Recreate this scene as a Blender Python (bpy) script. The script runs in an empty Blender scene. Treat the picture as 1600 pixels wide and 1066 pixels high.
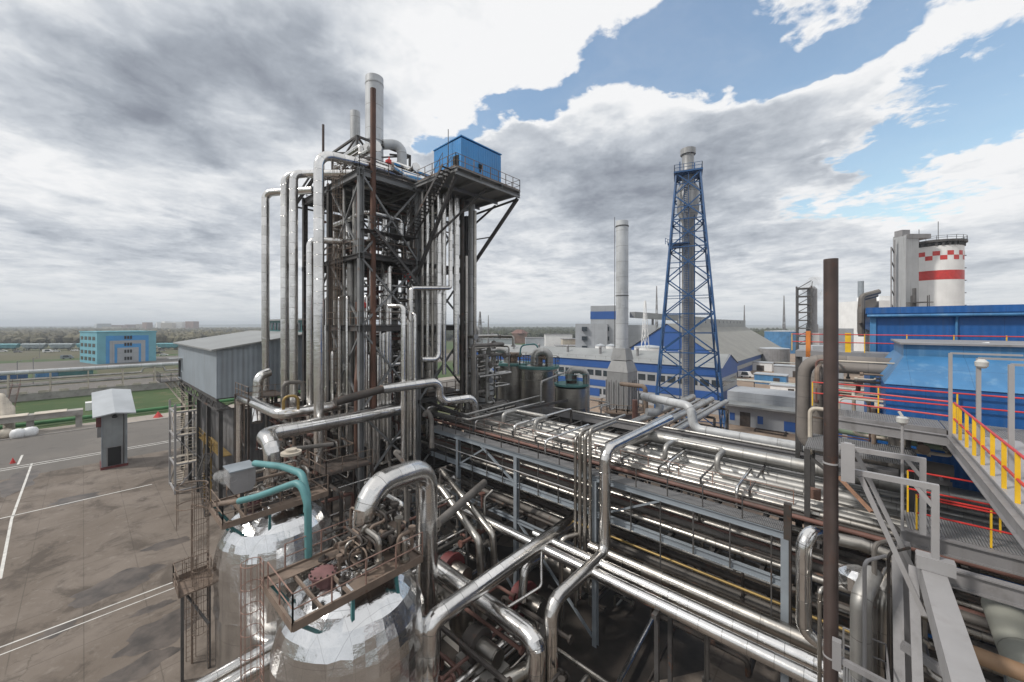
import bpy, math, random
from math import sin, cos, pi, radians, sqrt, atan2, floor
from mathutils import Vector as V
random.seed(11)
scn = bpy.context.scene
col = scn.collection
# ---------------------------------------------------------------- survey helpers
# World axes follow the plant grid: X along the pipe rack, Y across it, Z up, ground at 0.
RGT = (0.745, 0.667); FWD = (-0.667, 0.745); EYE = 20.0; FPX = 600.0
def ray(px, py):
    r = (px-800)/FPX
    return (FWD[0]+r*RGT[0], FWD[1]+r*RGT[1], (508-py)/FPX)
def PD(px, py, d):
    q = ray(px, py); return V((q[0]*d, q[1]*d, EYE+q[2]*d))
def PZ(px, py, z):
    return PD(px, py, (z-EYE)/ray(px, py)[2])
def PB(px, py, b):
    return PD(px, py, b/ray(px, py)[1])
def PA(px, py, a):
    return PD(px, py, a/ray(px, py)[0])

# ---------------------------------------------------------------- mesh builder
def fillet(pts, R, n=6):
    pts = [V(p) for p in pts]
    out = [pts[0]]
    for i in range(1, len(pts)-1):
        p, a, b = pts[i], pts[i-1], pts[i+1]
        d1 = (a-p); d2 = (b-p); l1 = d1.length; l2 = d2.length
        if l1 < 1e-6 or l2 < 1e-6: continue
        d1 /= l1; d2 /= l2
        ang = d1.angle(d2)
        if ang > pi-0.02: continue
        t = R/math.tan(ang/2); t = min(t, l1*0.49, l2*0.49)
        rr = t*math.tan(ang/2)
        c = p+(d1+d2).normalized()*(rr/sin(ang/2))
        s = p+d1*t-c; e = p+d2*t-c
        tot = s.angle(e); k = max(2, int(round(n*tot/(pi/2))))
        for j in range(k+1):
            w = j/k
            out.append(c+(s*sin((1-w)*tot)+e*sin(w*tot))/sin(tot))
    out.append(pts[-1])
    return out

class MB:
    def __init__(s): s.v = []; s.f = []; s.uv = []
    def add(s, vs, fs, uvs=None):
        n = len(s.v); s.v.extend([tuple(x) for x in vs])
        for i, f in enumerate(fs):
            s.f.append([n+k for k in f])
            s.uv.append(uvs[i] if uvs else None)
        return s
    def box(s, x0, x1, y0, y1, z0, z1):
        if x0 > x1: x0, x1 = x1, x0
        if y0 > y1: y0, y1 = y1, y0
        if z0 > z1: z0, z1 = z1, z0
        vs = [(x0,y0,z0),(x1,y0,z0),(x1,y1,z0),(x0,y1,z0),(x0,y0,z1),(x1,y0,z1),(x1,y1,z1),(x0,y1,z1)]
        return s.add(vs, [(0,3,2,1),(4,5,6,7),(0,1,5,4),(1,2,6,5),(2,3,7,6),(3,0,4,7)])
    def rbox(s, c, sx, sy, z0, z1, ang):
        ca, sa = cos(ang), sin(ang)
        q = [(c[0]+ca*x-sa*y, c[1]+sa*x+ca*y) for x, y in ((-sx/2,-sy/2),(sx/2,-sy/2),(sx/2,sy/2),(-sx/2,sy/2))]
        vs = [(x,y,z0) for x,y in q]+[(x,y,z1) for x,y in q]
        return s.add(vs, [(0,3,2,1),(4,5,6,7),(0,1,5,4),(1,2,6,5),(2,3,7,6),(3,0,4,7)])
    def frame(s, p, q):
        d = (V(q)-V(p)); L = d.length; d /= max(L, 1e-9)
        up = V((0,0,1)) if abs(d.z) < 0.98 else V((0,1,0))
        x = d.cross(up).normalized(); y = x.cross(d).normalized()
        return d, x, y, L
    def prism(s, p, q, prof):
        p = V(p); q = V(q); d, x, y, L = s.frame(p, q); n = len(prof)
        vs = [p+x*a+y*b for a, b in prof]+[q+x*a+y*b for a, b in prof]
        fs = [(i, (i+1) % n, n+(i+1) % n, n+i) for i in range(n)]
        fs += [tuple(range(n-1, -1, -1)), tuple(range(n, 2*n))]
        return s.add(vs, fs)
    def beam(s, p, q, w, h=None):
        h = h or w; w /= 2; h /= 2
        return s.prism(p, q, [(-w,-h),(w,-h),(w,h),(-w,h)])
    def ibeam(s, p, q, w, h, t=None):
        t = t or w*0.14; w /= 2; h /= 2; e = t*0.5
        return s.prism(p, q, [(-w,-h),(w,-h),(w,-h+t),(e,-h+t),(e,h-t),(w,h-t),(w,h),(-w,h),(-w,h-t),(-e,h-t),(-e,-h+t),(-w,-h+t)])
    def tube(s, pts, r, seg=12, bend=None, n=6, caps=True):
        P = fillet(pts, bend, n) if bend else [V(p) for p in pts]
        P = [p for i, p in enumerate(P) if i == 0 or (p-P[i-1]).length > 1e-5]
        m = len(P)
        T = []
        for i in range(m):
            t = (P[min(i+1, m-1)]-P[max(i-1, 0)]).normalized(); T.append(t)
        up = V((0,0,1)) if abs(T[0].z) < 0.9 else V((0,1,0))
        x = T[0].cross(up).normalized()
        vs = []; fs = []; uvs = []; L = 0.0; Ls = []
        for i in range(m):
            if i: L += (P[i]-P[i-1]).length
            x = (x-T[i]*x.dot(T[i])).normalized(); y = T[i].cross(x)
            sc = 1.0
            if 0 < i < m-1:
                a = (P[i]-P[i-1]).angle(P[i+1]-P[i]); sc = 1/max(0.5, cos(a/2))
            for k in range(seg):
                w = 2*pi*k/seg
                vs.append(P[i]+(x*cos(w)+y*sin(w))*r*(sc if abs(1-sc) < 0.3 else 1))
            Ls.append(L)
        for i in range(m-1):
            for k in range(seg):
                k2 = (k+1) % seg
                fs.append((i*seg+k, i*seg+k2, (i+1)*seg+k2, (i+1)*seg+k))
                uvs.append([(Ls[i], k/seg), (Ls[i], (k+1)/seg), (Ls[i+1], (k+1)/seg), (Ls[i+1], k/seg)])
        if caps:
            fs.append(tuple(range(seg-1, -1, -1))); uvs.append(None)
            fs.append(tuple((m-1)*seg+k for k in range(seg))); uvs.append(None)
        return s.add(vs, fs, uvs)
    def lathe(s, c, prof, seg=24, jit=0.0):
        c = V(c); vs = []; fs = []; uvs = []; m = len(prof)
        for i, (r, z) in enumerate(prof):
            for k in range(seg):
                w = 2*pi*k/seg; rr = r*(1+random.uniform(-jit, jit)); 
                vs.append((c.x+rr*cos(w), c.y+rr*sin(w), c.z+z+random.uniform(-jit, jit)*1.2))
        for i in range(m-1):
            for k in range(seg):
                k2 = (k+1) % seg
                fs.append((i*seg+k, i*seg+k2, (i+1)*seg+k2, (i+1)*seg+k))
                uvs.append([(prof[i][1], k/seg), (prof[i][1], (k+1)/seg), (prof[i+1][1], (k+1)/seg), (prof[i+1][1], k/seg)])
        fs.append(tuple(range(seg-1, -1, -1))); uvs.append(None)
        fs.append(tuple((m-1)*seg+k for k in range(seg))); uvs.append(None)
        return s.add(vs, fs, uvs)
    def ring(s, c, r, t, ax=2, seg=20, a0=0, a1=2*pi):
        pts = []; c = V(c); n = max(6, int(seg*(a1-a0)/(2*pi)))
        for i in range(n+1):
            w = a0+(a1-a0)*i/n
            o = {2: (cos(w), sin(w), 0), 1: (cos(w), 0, sin(w)), 0: (0, cos(w), sin(w))}[ax]
            pts.append(c+V(o)*r)
        return s.tube(pts, t, 6)
    def quad(s, a, b, c, d): return s.add([a, b, c, d], [(0,1,2,3)])
    # a railing along a polyline of deck points
    def rail(s, pts, h=1.1, step=1.5, r=0.025, mids=1, closed=False, toe=0.0):
        pts = [V(p) for p in pts]
        if closed: pts.append(pts[0])
        for a, b in zip(pts, pts[1:]):
            L = (b-a).length; n = max(1, int(round(L/step)))
            for i in range(n+1):
                p = a+(b-a)*(i/n); s.beam(p, p+V((0,0,h)), r*2)
            for j in range(mids+1):
                z = h*(j+1)/(mids+1)
                s.tube([a+V((0,0,z)), b+V((0,0,z))], r, 6)
            if toe: s.beam(a+V((0,0,toe/2+0.01)), b+V((0,0,toe/2+0.01)), 0.012, toe)
        return s
    def ladder(s, x, y, z0, z1, nx=0, ny=-1, w=0.45, cage=False, r=0.022):
        tx, ty = -ny, nx
        for k in (-1, 1):
            s.tube([(x+tx*w/2*k, y+ty*w/2*k, z0), (x+tx*w/2*k, y+ty*w/2*k, z1)], r, 6)
        z = z0+0.2
        while z < z1:
            s.tube([(x-tx*w/2, y-ty*w/2, z), (x+tx*w/2, y+ty*w/2, z)], r*0.7, 5); z += 0.32
        if cage:
            R_ = 0.36; cx, cy = x+nx*R_, y+ny*R_
            z = z0+2.2
            while z <= z1+0.01:
                s.ring((cx, cy, z), R_, 0.016); z += 0.9
            for k in range(7):
                w_ = atan2(ny, nx)+(k-3)*0.62
                px, py = cx+R_*cos(w_), cy+R_*sin(w_)
                s.tube([(px, py, z0+2.2), (px, py, z1)], 0.012, 5)
        return s
    def stairs(s, p, q, w, nx, ny, n=None, rail=True):
        p = V(p); q = V(q); n = n or max(3, int(abs(q.z-p.z)/0.22)); o = V((nx, ny, 0))*(w/2)
        for k in (-1, 1):
            s.beam(p+o*k, q+o*k, 0.05, 0.22)
            if rail:
                h = V((0,0,0.95)); s.tube([p+o*k+h, q+o*k+h], 0.022, 6)
                for i in range(0, 6):
                    g = p+(q-p)*(i/5)+o*k; s.tube([g, g+h], 0.02, 5)
        d = (q-p); d.z = 0; d.normalize()
        for i in range(n):
            c = p+(q-p)*((i+0.5)/n)
            a = c-o; b = c+o
            s.beam(a, b, 0.24, 0.03)
        return s

# ---------------------------------------------------------------- object building
WL = {}
def reg(o, loc): WL[o.name] = V(loc)
def tag(o, label=None, cat=None, group=None, kind=None):
    if label: o['label'] = label
    if cat: o['category'] = cat
    if group: o['group'] = group
    if kind: o['kind'] = kind
    return o
def thing(name, label, cat, loc=(0,0,0), group=None):
    o = bpy.data.objects.new(name, None); o.empty_display_size = 0.3
    col.objects.link(o); o.location = loc; reg(o, loc)
    return tag(o, label, cat, group)
def build(mb, name, m, parent=None, smooth=35, origin=None):
    if parent is not None: org = WL[parent.name]
    elif origin is not None: org = V(origin)
    else:
        xs = [v[0] for v in mb.v]; ys = [v[1] for v in mb.v]; zs = [v[2] for v in mb.v]
        org = V(((min(xs)+max(xs))/2, (min(ys)+max(ys))/2, min(zs)))
    me = bpy.data.meshes.new(name)
    me.from_pydata([(v[0]-org.x, v[1]-org.y, v[2]-org.z) for v in mb.v], [], mb.f)
    if any(mb.uv):
        uvl = me.uv_layers.new(name='UVMap'); flat = []
        for f, u in zip(mb.f, mb.uv):
            for k in range(len(f)): flat.extend(u[k] if u else (0.5, 0.5))
        uvl.data.foreach_set('uv', flat)
    if smooth:
        me.polygons.foreach_set('use_smooth', [True]*len(me.polygons))
        me.set_sharp_from_angle(angle=radians(smooth))
    me.materials.append(m)
    o = bpy.data.objects.new(name, me); col.objects.link(o)
    if parent is not None: o.parent = parent; reg(o, org)
    else: o.location = org; reg(o, org)
    return o
def dup(root, off, label=None, group=None):
    r = root.copy(); col.objects.link(r); r.location = V(root.location)+V(off); reg(r, r.location)
    if label: r['label'] = label
    if group: r['group'] = group
    for ch in list(root.children):
        c = ch.copy(); col.objects.link(c); c.parent = r; reg(c, r.location)
        for g in list(ch.children):
            d = g.copy(); col.objects.link(d); d.parent = c
    return r
def one(mb, name, m, label, cat, group=None, smooth=35, kind=None):
    return tag(build(mb, name, m, None, smooth), label, cat, group, kind)
def struct(mb, name, m, smooth=35):
    o = build(mb, name, m, None, smooth); o['kind'] = 'structure'; return o

# ---------------------------------------------------------------- materials
MATS = {}
def nn(t, ty, **kw):
    n = t.nodes.new(ty)
    for k, v in kw.items():
        if k in n.inputs.keys(): n.inputs[k].default_value = v
        else: setattr(n, k, v)
    return n
def math_(t, op, a, b=None, c=None, clamp=False):
    n = t.nodes.new('ShaderNodeMath'); n.operation = op; n.use_clamp = clamp
    for i, x in enumerate((a, b, c)):
        if x is None: continue
        if isinstance(x, (int, float)): n.inputs[i].default_value = x
        else: t.links.new(x, n.inputs[i])
    return n.outputs[0]
def mixc(t, f, a, b, mode='MIX'):
    n = t.nodes.new('ShaderNodeMix'); n.data_type = 'RGBA'; n.blend_type = mode
    for s, x in ((n.inputs[0], f), (n.inputs[6], a), (n.inputs[7], b)):
        if isinstance(x, (int, float)): s.default_value = x
        elif isinstance(x, tuple): s.default_value = (x[0], x[1], x[2], 1)
        else: t.links.new(x, s)
    return n.outputs[2]
def ramp(t, x, a, b):   # smooth 0..1
    n = t.nodes.new('ShaderNodeMapRange'); n.interpolation_type = 'SMOOTHSTEP'
    t.links.new(x, n.inputs[0]); n.inputs[1].default_value = a; n.inputs[2].default_value = b
    return n.outputs[0]
def noise(t, vec, scale, detail=5, rough=0.55, dist=0.0):
    n = nn(t, 'ShaderNodeTexNoise', Scale=scale, Detail=detail, Roughness=rough, Distortion=dist)
    if vec is not None: t.links.new(vec, n.inputs['Vector'])
    return n.outputs['Fac']
def mat(name, c, rough=0.6, metal=0.0, var=0.25, vs=0.5, rust=0.0, rustc=(0.13,0.06,0.035), rs=1.5,
        bump=0.0, bs=30, corr=0.0, corrd=0.5, seam=0.0, tint=0.12, dirt=0.0, dirtc=(0.06,0.05,0.04), streak=0.0, panel=0.0, spec=0.5):
    if name in MATS: return MATS[name]
    m = bpy.data.materials.new(name); m.use_nodes = True; t = m.node_tree
    b = t.nodes['Principled BSDF']; L = t.links.new
    geo = t.nodes.new('ShaderNodeNewGeometry'); P = geo.outputs['Position']
    n1 = noise(t, P, vs, 6, 0.6)
    lo = tuple(x*(1-var) for x in c); hi = tuple(min(1, x*(1+var)) for x in c)
    cc = mixc(t, ramp(t, n1, 0.3, 0.7), lo, hi)
    rg = rough; height = None
    sep = t.nodes.new('ShaderNodeSeparateXYZ'); L(P, sep.inputs[0])
    if seam:
        uv = t.nodes.new('ShaderNodeUVMap'); su = t.nodes.new('ShaderNodeSeparateXYZ'); L(uv.outputs[0], su.inputs[0])
        u = math_(t, 'DIVIDE', su.outputs[0], seam)
        fr = math_(t, 'FRACT', u); fl = math_(t, 'FLOOR', u)
        wn = t.nodes.new('ShaderNodeTexWhiteNoise'); wn.noise_dimensions = '2D'
        cmb = t.nodes.new('ShaderNodeCombineXYZ'); L(fl, cmb.inputs[0]); 
        oi = t.nodes.new('ShaderNodeObjectInfo'); L(oi.outputs['Random'], cmb.inputs[1])
        L(cmb.outputs[0], wn.inputs['Vector'])
        edge = math_(t, 'COMPARE', fr, 0.0, 0.025)
        cc = mixc(t, math_(t, 'MULTIPLY', wn.outputs[0], tint*2.2), cc, tuple(x*0.55 for x in c))
        cc = mixc(t, math_(t, 'MULTIPLY', oi.outputs['Random'], 0.3), cc, tuple(x*q for x, q in zip(c, (0.62,0.58,0.53))))
        cc = mixc(t, math_(t, 'MULTIPLY', edge, 0.45), cc, (0.08,0.075,0.07))
        rg = math_(t, 'ADD', rough*0.8, math_(t, 'MULTIPLY', wn.outputs[0], rough*0.5))
        height = math_(t, 'MULTIPLY', edge, -0.4)
    if panel:
        # rectangular sheet joints on walls
        def jl(o, s): return math_(t, 'COMPARE', math_(t, 'FRACT', math_(t, 'DIVIDE', o, s)), 0.0, 0.012)
        e = math_(t, 'MAXIMUM', math_(t, 'MAXIMUM', jl(sep.outputs[0], panel), jl(sep.outputs[1], panel)), jl(sep.outputs[2], panel*1.7))
        cc = mixc(t, math_(t, 'MULTIPLY', e, 0.45), cc, tuple(x*0.35 for x in c))
    if dirt:
        n3 = noise(t, P, 1.1, 7, 0.65)
        f = math_(t, 'MULTIPLY', ramp(t, n3, 0.62-0.25*dirt, 0.8), min(1, dirt*1.2))
        cc = mixc(t, f, cc, dirtc)
    if streak:
        mp = t.nodes.new('ShaderNodeMapping'); L(P, mp.inputs[0]); mp.inputs['Scale'].default_value = (2.2, 2.2, 0.12)
        n4 = noise(t, mp.outputs[0], 1.0, 5, 0.6)
        cc = mixc(t, math_(t, 'MULTIPLY', ramp(t, n4, 0.5, 0.72), streak), cc, dirtc)
    if rust:
        n2 = noise(t, P, rs, 8, 0.7)
        f = ramp(t, n2, 0.72-0.35*rust, 0.80-0.25*rust)
        cc = mixc(t, f, cc, rustc)
        if not isinstance(rg, (int, float)) or metal > 0.3:
            k = math_(t, 'SUBTRACT', 1.0, f)
            L(math_(t, 'MULTIPLY', k, metal), b.inputs['Metallic'])
            rg = math_(t, 'ADD', rg if not isinstance(rg, (int, float)) else rough, math_(t, 'MULTIPLY', f, 0.45), clamp=True)
    if not b.inputs['Metallic'].is_linked: b.inputs['Metallic'].default_value = metal
    if isinstance(rg, (int, float)): 
        rg = math_(t, 'ADD', rg*0.85, math_(t, 'MULTIPLY', n1, rg*0.3))
    L(rg, b.inputs['Roughness']); L(cc, b.inputs['Base Color'])
    b.inputs['Specular IOR Level'].default_value = spec
    if corr:
        k = 2*pi/corr
        h = math_(t, 'ADD', math_(t, 'SINE', math_(t, 'MULTIPLY', sep.outputs[0], k)), math_(t, 'SINE', math_(t, 'MULTIPLY', sep.outputs[1], k)))
        h = math_(t, 'MULTIPLY', h, 0.5); height = h if height is None else math_(t, 'ADD', height, h)
    if bump:
        nb = noise(t, P, bs, 4, 0.6); nb = math_(t, 'MULTIPLY', nb, bump)
        height = nb if height is None else math_(t, 'ADD', height, nb)
    if height is not None:
        bp = nn(t, 'ShaderNodeBump', Distance=0.05 if corr else 0.03, Strength=corrd if corr else 0.6)
        L(height, bp.inputs['Height']); L(bp.outputs[0], b.inputs['Normal'])
    MATS[name] = m
    return m

ALU   = mat('bright_cladding', (0.80,0.79,0.775), 0.20, 1.0, 0.12, 0.8, seam=0.95, bump=0.8, bs=2.2, tint=0.18, dirt=0.22, dirtc=(0.25,0.22,0.19))
ALU2  = mat('dull_cladding', (0.45,0.43,0.40), 0.32, 1.0, 0.18, 0.6, seam=1.1, bump=0.5, bs=3, tint=0.15, dirt=0.5, dirtc=(0.16,0.14,0.12))
SHELL = mat('tank_shell_cladding', (0.60,0.60,0.60), 0.22, 1.0, 0.15, 0.5, bump=1.2, bs=0.8, panel=1.5, dirt=0.3, dirtc=(0.2,0.17,0.15), streak=0.35)
ALU3  = mat('pale_weathered_cladding', (0.44,0.435,0.42), 0.42, 0.75, 0.2, 0.5, seam=1.2, bump=0.4, bs=3, dirt=0.45, dirtc=(0.22,0.19,0.16))
FOIL  = mat('crumpled_cladding', (0.73,0.735,0.74), 0.17, 1.0, 0.12, 0.5, bump=1.6, bs=2.0, panel=0.85, dirt=0.25, dirtc=(0.35,0.31,0.27))
DULLP = mat('grey_pipe', (0.17,0.158,0.147), 0.6, 0.2, 0.25, 0.7, rust=0.35, seam=1.6)
DARKP = mat('grimy_pipe', (0.06,0.052,0.047), 0.55, 0.3, 0.3, 0.8, rust=0.5)
WHITEP= mat('pale_grey_pipe', (0.53,0.55,0.57), 0.45, 0.1, 0.12, 0.5, seam=2.4, dirt=0.35, streak=0.2)
RUSTP = mat('rust_brown_pipe', (0.11,0.055,0.038), 0.7, 0.1, 0.35, 0.5, rust=0.2, rustc=(0.2,0.09,0.05), bump=0.3, bs=12)
POLEM = mat('dark_brown_pole', (0.060,0.042,0.038), 0.5, 0.1, 0.3, 0.8, rust=0.45, rustc=(0.12,0.05,0.03), streak=0.3, dirtc=(0.14,0.12,0.11))
REDP  = mat('red_oxide_pipe', (0.15,0.075,0.06), 0.6, 0.0, 0.3, 0.6, dirt=0.5)
STEEL = mat('grey_steel', (0.19,0.195,0.20), 0.55, 0.1, 0.2, 0.5, rust=0.3, rs=0.9)
STEELD= mat('dark_grey_steel', (0.07,0.067,0.066), 0.6, 0.15, 0.3, 0.6, rust=0.42, rs=1.0)
STEELB= mat('blue_grey_steel', (0.235,0.265,0.295), 0.5, 0.05, 0.15, 0.5, rust=0.22, rs=0.8)
STEELP= mat('pale_grey_steel', (0.33,0.325,0.33), 0.45, 0.0, 0.08, 0.6, dirt=0.3, dirtc=(0.2,0.18,0.165), streak=0.3, rust=0.08)
STEELM= mat('mid_grey_steel', (0.235,0.23,0.235), 0.5, 0.0, 0.12, 0.6, dirt=0.35, streak=0.3, rust=0.14)
BROWN = mat('dusty_brown_steel', (0.17,0.128,0.10), 0.75, 0.0, 0.25, 1.0, rust=0.45, rustc=(0.11,0.06,0.04), rs=2)
DKBR  = mat('rusty_grating', (0.05,0.038,0.032), 0.85, 0.0, 0.4, 1.2, rust=0.4, bump=0.5, bs=20)
PINKR = mat('faded_red_rail', (0.25,0.155,0.125), 0.7, 0.0, 0.2, 2, rust=0.35)
TEAL  = mat('teal_paint', (0.09,0.235,0.245), 0.5, 0.0, 0.15, 0.8, rust=0.14, dirt=0.2)
TEALD = mat('dark_teal_paint', (0.03,0.13,0.135), 0.5, 0.0, 0.2, 0.8, rust=0.2)
YEL   = mat('yellow_paint', (0.75,0.46,0.02), 0.5, 0.0, 0.12, 1, dirt=0.2)
RED   = mat('red_paint', (0.52,0.035,0.03), 0.4, 0.0, 0.15, 1, dirt=0.15)
ORNG  = mat('orange_paint', (0.6,0.2,0.04), 0.5, 0.0, 0.15, 1, dirt=0.2)
BLUE  = mat('blue_sheet', (0.008,0.088,0.29), 0.45, 0.0, 0.12, 0.3, corr=0.35, corrd=0.4, streak=0.45, dirtc=(0.05,0.10,0.20), panel=2.1, dirt=0.15)
BLUEH = mat('hut_blue_sheet', (0.03,0.22,0.52), 0.45, 0.0, 0.12, 0.4, corr=0.3, corrd=0.3, streak=0.25, dirtc=(0.05,0.12,0.25))
BLUEL = mat('light_blue_sheet', (0.048,0.18,0.37), 0.45, 0.0, 0.2, 0.4, corr=0.8, corrd=0.25, streak=0.45, dirtc=(0.16,0.30,0.45), panel=1.7)
BLUES = mat('steel_blue_paint', (0.015,0.075,0.20), 0.5, 0.0, 0.2, 0.3, rust=0.1)
BLUEF = mat('facade_blue', (0.018,0.085,0.30), 0.5, 0.0, 0.08, 0.2)
CYAN  = mat('cyan_render', (0.14,0.37,0.45), 0.7, 0.0, 0.08, 0.3)
CYAN2 = mat('sky_blue_render', (0.045,0.26,0.56), 0.7, 0.0, 0.08, 0.3)
GREYF = mat('facade_grey', (0.34,0.355,0.375), 0.6, 0.0, 0.08, 0.3, panel=3.0, streak=0.15, dirtc=(0.25,0.25,0.25))
GREYS = mat('grey_sheet', (0.265,0.305,0.345), 0.5, 0.1, 0.1, 0.4, corr=0.45, corrd=0.55, streak=0.35, dirtc=(0.16,0.15,0.14))
ROOFS = mat('grey_roof_sheet', (0.26,0.27,0.27), 0.5, 0.1, 0.12, 0.2, streak=0.1, dirt=0.15)
ROOFP = mat('pale_roof_sheet', (0.38,0.405,0.43), 0.5, 0.0, 0.1, 0.3, dirt=0.15, dirtc=(0.3,0.3,0.3))
WHITE = mat('white_paint', (0.78,0.78,0.77), 0.5, 0.0, 0.06, 0.3, streak=0.15, dirtc=(0.45,0.44,0.42))
CREAM = mat('cream_paint', (0.48,0.43,0.36), 0.6, 0.0, 0.18, 0.6, rust=0.2, dirt=0.3)
CONC  = mat('grey_concrete', (0.30,0.285,0.265), 0.85, 0.0, 0.2, 0.4, dirt=0.4, bump=0.3)
BRICK = mat('brown_brick', (0.22,0.13,0.10), 0.85, 0.0, 0.2, 0.4, dirt=0.3)
GLASS = mat('dark_glass', (0.03,0.04,0.05), 0.12, 0.0, 0.2, 0.3)
BLACK = mat('black_opening', (0.012,0.011,0.011), 0.8, 0.0, 0.2, 1)
DGRN  = mat('painted_green', (0.05,0.17,0.06), 0.6, 0.0, 0.2, 0.6)
GREENP= mat('faded_green_pipe', (0.25,0.32,0.24), 0.6, 0.0, 0.2, 0.6, dirt=0.3)
GRATE = mat('grey_grating', (0.30,0.30,0.305), 0.55, 0.3, 0.1, 1, corr=0.07, corrd=1.0)
BRASS = mat('yellow_chromate', (0.30,0.205,0.07), 0.45, 0.4, 0.2, 1)
BAG   = mat('white_plastic', (0.72,0.73,0.74), 0.45, 0.0, 0.06, 2)
DAMP  = mat('damp_concrete', (0.085,0.07,0.06), 0.45, 0.0, 0.45, 0.7, bump=0.3, bs=6)
SHADED  = mat('shade_painted_concrete', (0.035,0.029,0.025), 0.6, 0.0, 0.5, 0.5, bump=0.3, bs=6)  # near-black concrete colour standing in for the shade under the rack
FADED = mat('faded_maroon', (0.17,0.085,0.085), 0.7, 0, 0.2, 2, rust=0.3)
CLOTHR= mat('maroon_paint', (0.13,0.03,0.03), 0.6, 0.0, 0.25, 1)
# ---------------------------------------------------------------- camera, sky, sun
cam = bpy.data.cameras.new('camera'); co = bpy.data.objects.new('camera', cam); col.objects.link(co)
co.location = (0, 0, EYE); co.rotation_euler = (pi/2, 0, atan2(0.667, 0.745))
cam.sensor_width = 36; cam.lens = FPX/1600*36; cam.shift_y = -25/1600
cam.clip_start = 0.1; cam.clip_end = 20000
scn.camera = co
scn.view_settings.view_transform = 'Standard'; scn.view_settings.look = 'None'
scn.view_settings.exposure = 0.04; scn.view_settings.gamma = 1
SUN = V((-0.50, -0.72, 0.92)).normalized()
sl = bpy.data.lights.new('sun', 'SUN'); sl.energy = 2.6; sl.angle = radians(5); sl.color = (1, 0.95, 0.88)
so = bpy.data.objects.new('sun', sl); col.objects.link(so)
so.rotation_euler = (-SUN).to_track_quat('-Z', 'Y').to_euler()
w = bpy.data.worlds.new('World'); scn.world = w; w.use_nodes = True
t = w.node_tree; t.nodes.clear(); L = t.links.new
out = t.nodes.new('ShaderNodeOutputWorld')
sky = t.nodes.new('ShaderNodeTexSky'); sky.sky_type = 'NISHITA'; sky.sun_disc = False
sky.ozone_density = 3.0; sky.dust_density = 0.2; sky.air_density = 1.7; sky.sun_elevation = math.asin(SUN.z); sky.sun_rotation = atan2(SUN.x, SUN.y)
bg1 = t.nodes.new('ShaderNodeBackground'); L(sky.outputs[0], bg1.inputs[0]); bg1.inputs[1].default_value = 0.15
tc = t.nodes.new('ShaderNodeTexCoord'); sp = t.nodes.new('ShaderNodeSeparateXYZ'); L(tc.outputs['Generated'], sp.inputs[0])
zz = math_(t, 'ADD', math_(t, 'MAXIMUM', sp.outputs[2], 0.0), 0.12)
cx = math_(t, 'DIVIDE', sp.outputs[0], zz); cy = math_(t, 'DIVIDE', sp.outputs[1], zz)
cb = t.nodes.new('ShaderNodeCombineXYZ'); L(cx, cb.inputs[0]); L(cy, cb.inputs[1])
CP = cb.outputs[0]
# the cloud deck lies on a level plane overhead; weather patches are placed on that plane
def plane(px, py):
    q = V(ray(px, py)).normalized(); z = max(q.z, 0)+0.12
    return (q.x/z, q.y/z)
nw1 = t.nodes.new('ShaderNodeTexNoise'); nw1.inputs['Scale'].default_value = 1.7; nw1.inputs['Detail'].default_value = 5; nw1.inputs['Roughness'].default_value = 0.55
L(CP, nw1.inputs['Vector'])
wsub = nn(t, 'ShaderNodeVectorMath', operation='SUBTRACT'); L(nw1.outputs['Color'], wsub.inputs[0]); wsub.inputs[1].default_value = (0.5,0.5,0.5)
wsc = nn(t, 'ShaderNodeVectorMath', operation='SCALE'); L(wsub.outputs[0], wsc.inputs[0]); wsc.inputs['Scale'].default_value = 1.1
wad = nn(t, 'ShaderNodeVectorMath', operation='ADD'); L(CP, wad.inputs[0]); L(wsc.outputs[0], wad.inputs[1])
WP = wad.outputs[0]
def patch(p0, p1, rad, amp, soft=0.85):
    # capsule-shaped patch on the cloud plane between two sky directions
    a = V((*plane(*p0), 0)); b = V((*plane(*p1), 0)); d = b-a; L2 = max(d.length_squared, 1e-4)
    s = nn(t, 'ShaderNodeVectorMath', operation='SUBTRACT'); L(WP, s.inputs[0]); s.inputs[1].default_value = a
    dt = nn(t, 'ShaderNodeVectorMath', operation='DOT_PRODUCT'); L(s.outputs[0], dt.inputs[0]); dt.inputs[1].default_value = d/L2
    k = math_(t, 'ADD', dt.outputs['Value'], 0.0, clamp=True)
    sc = nn(t, 'ShaderNodeVectorMath', operation='SCALE'); sc.inputs[0].default_value = d; L(k, sc.inputs['Scale'])
    s2 = nn(t, 'ShaderNodeVectorMath', operation='SUBTRACT'); L(s.outputs[0], s2.inputs[0]); L(sc.outputs[0], s2.inputs[1])
    ln = nn(t, 'ShaderNodeVectorMath', operation='LENGTH'); L(s2.outputs[0], ln.inputs[0])
    r = ramp(t, ln.outputs['Value'], rad*(1+soft), rad*(1-soft))
    n = t.nodes[-1]
    mr = t.nodes.new('ShaderNodeMapRange'); mr.interpolation_type = 'SMOOTHSTEP'
    L(ln.outputs['Value'], mr.inputs[0]); mr.inputs[1].default_value = rad*(1-soft); mr.inputs[2].default_value = rad*(1+soft)
    mr.inputs[3].default_value = amp; mr.inputs[4].default_value = 0.0
    return mr.outputs[0]
def total(lst):
    s = lst[0]
    for x in lst[1:]: s = math_(t, 'ADD', s, x)
    return s
gap = total([patch((700,185),(850,165),0.10,1), patch((850,165),(1060,75),0.13,1), patch((1060,75),(1230,100),0.15,1), patch((1230,90),(1330,60),0.13,1),
             patch((1600,110),(1480,190),0.20,1), patch((1480,200),(1380,260),0.16,0.9), patch((1290,310),(1420,330),0.22,0.7),
             patch((1480,-20),(1340,10),0.10,0.8), patch((1080,-30),(1140,20),0.12,0.8)])
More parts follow.
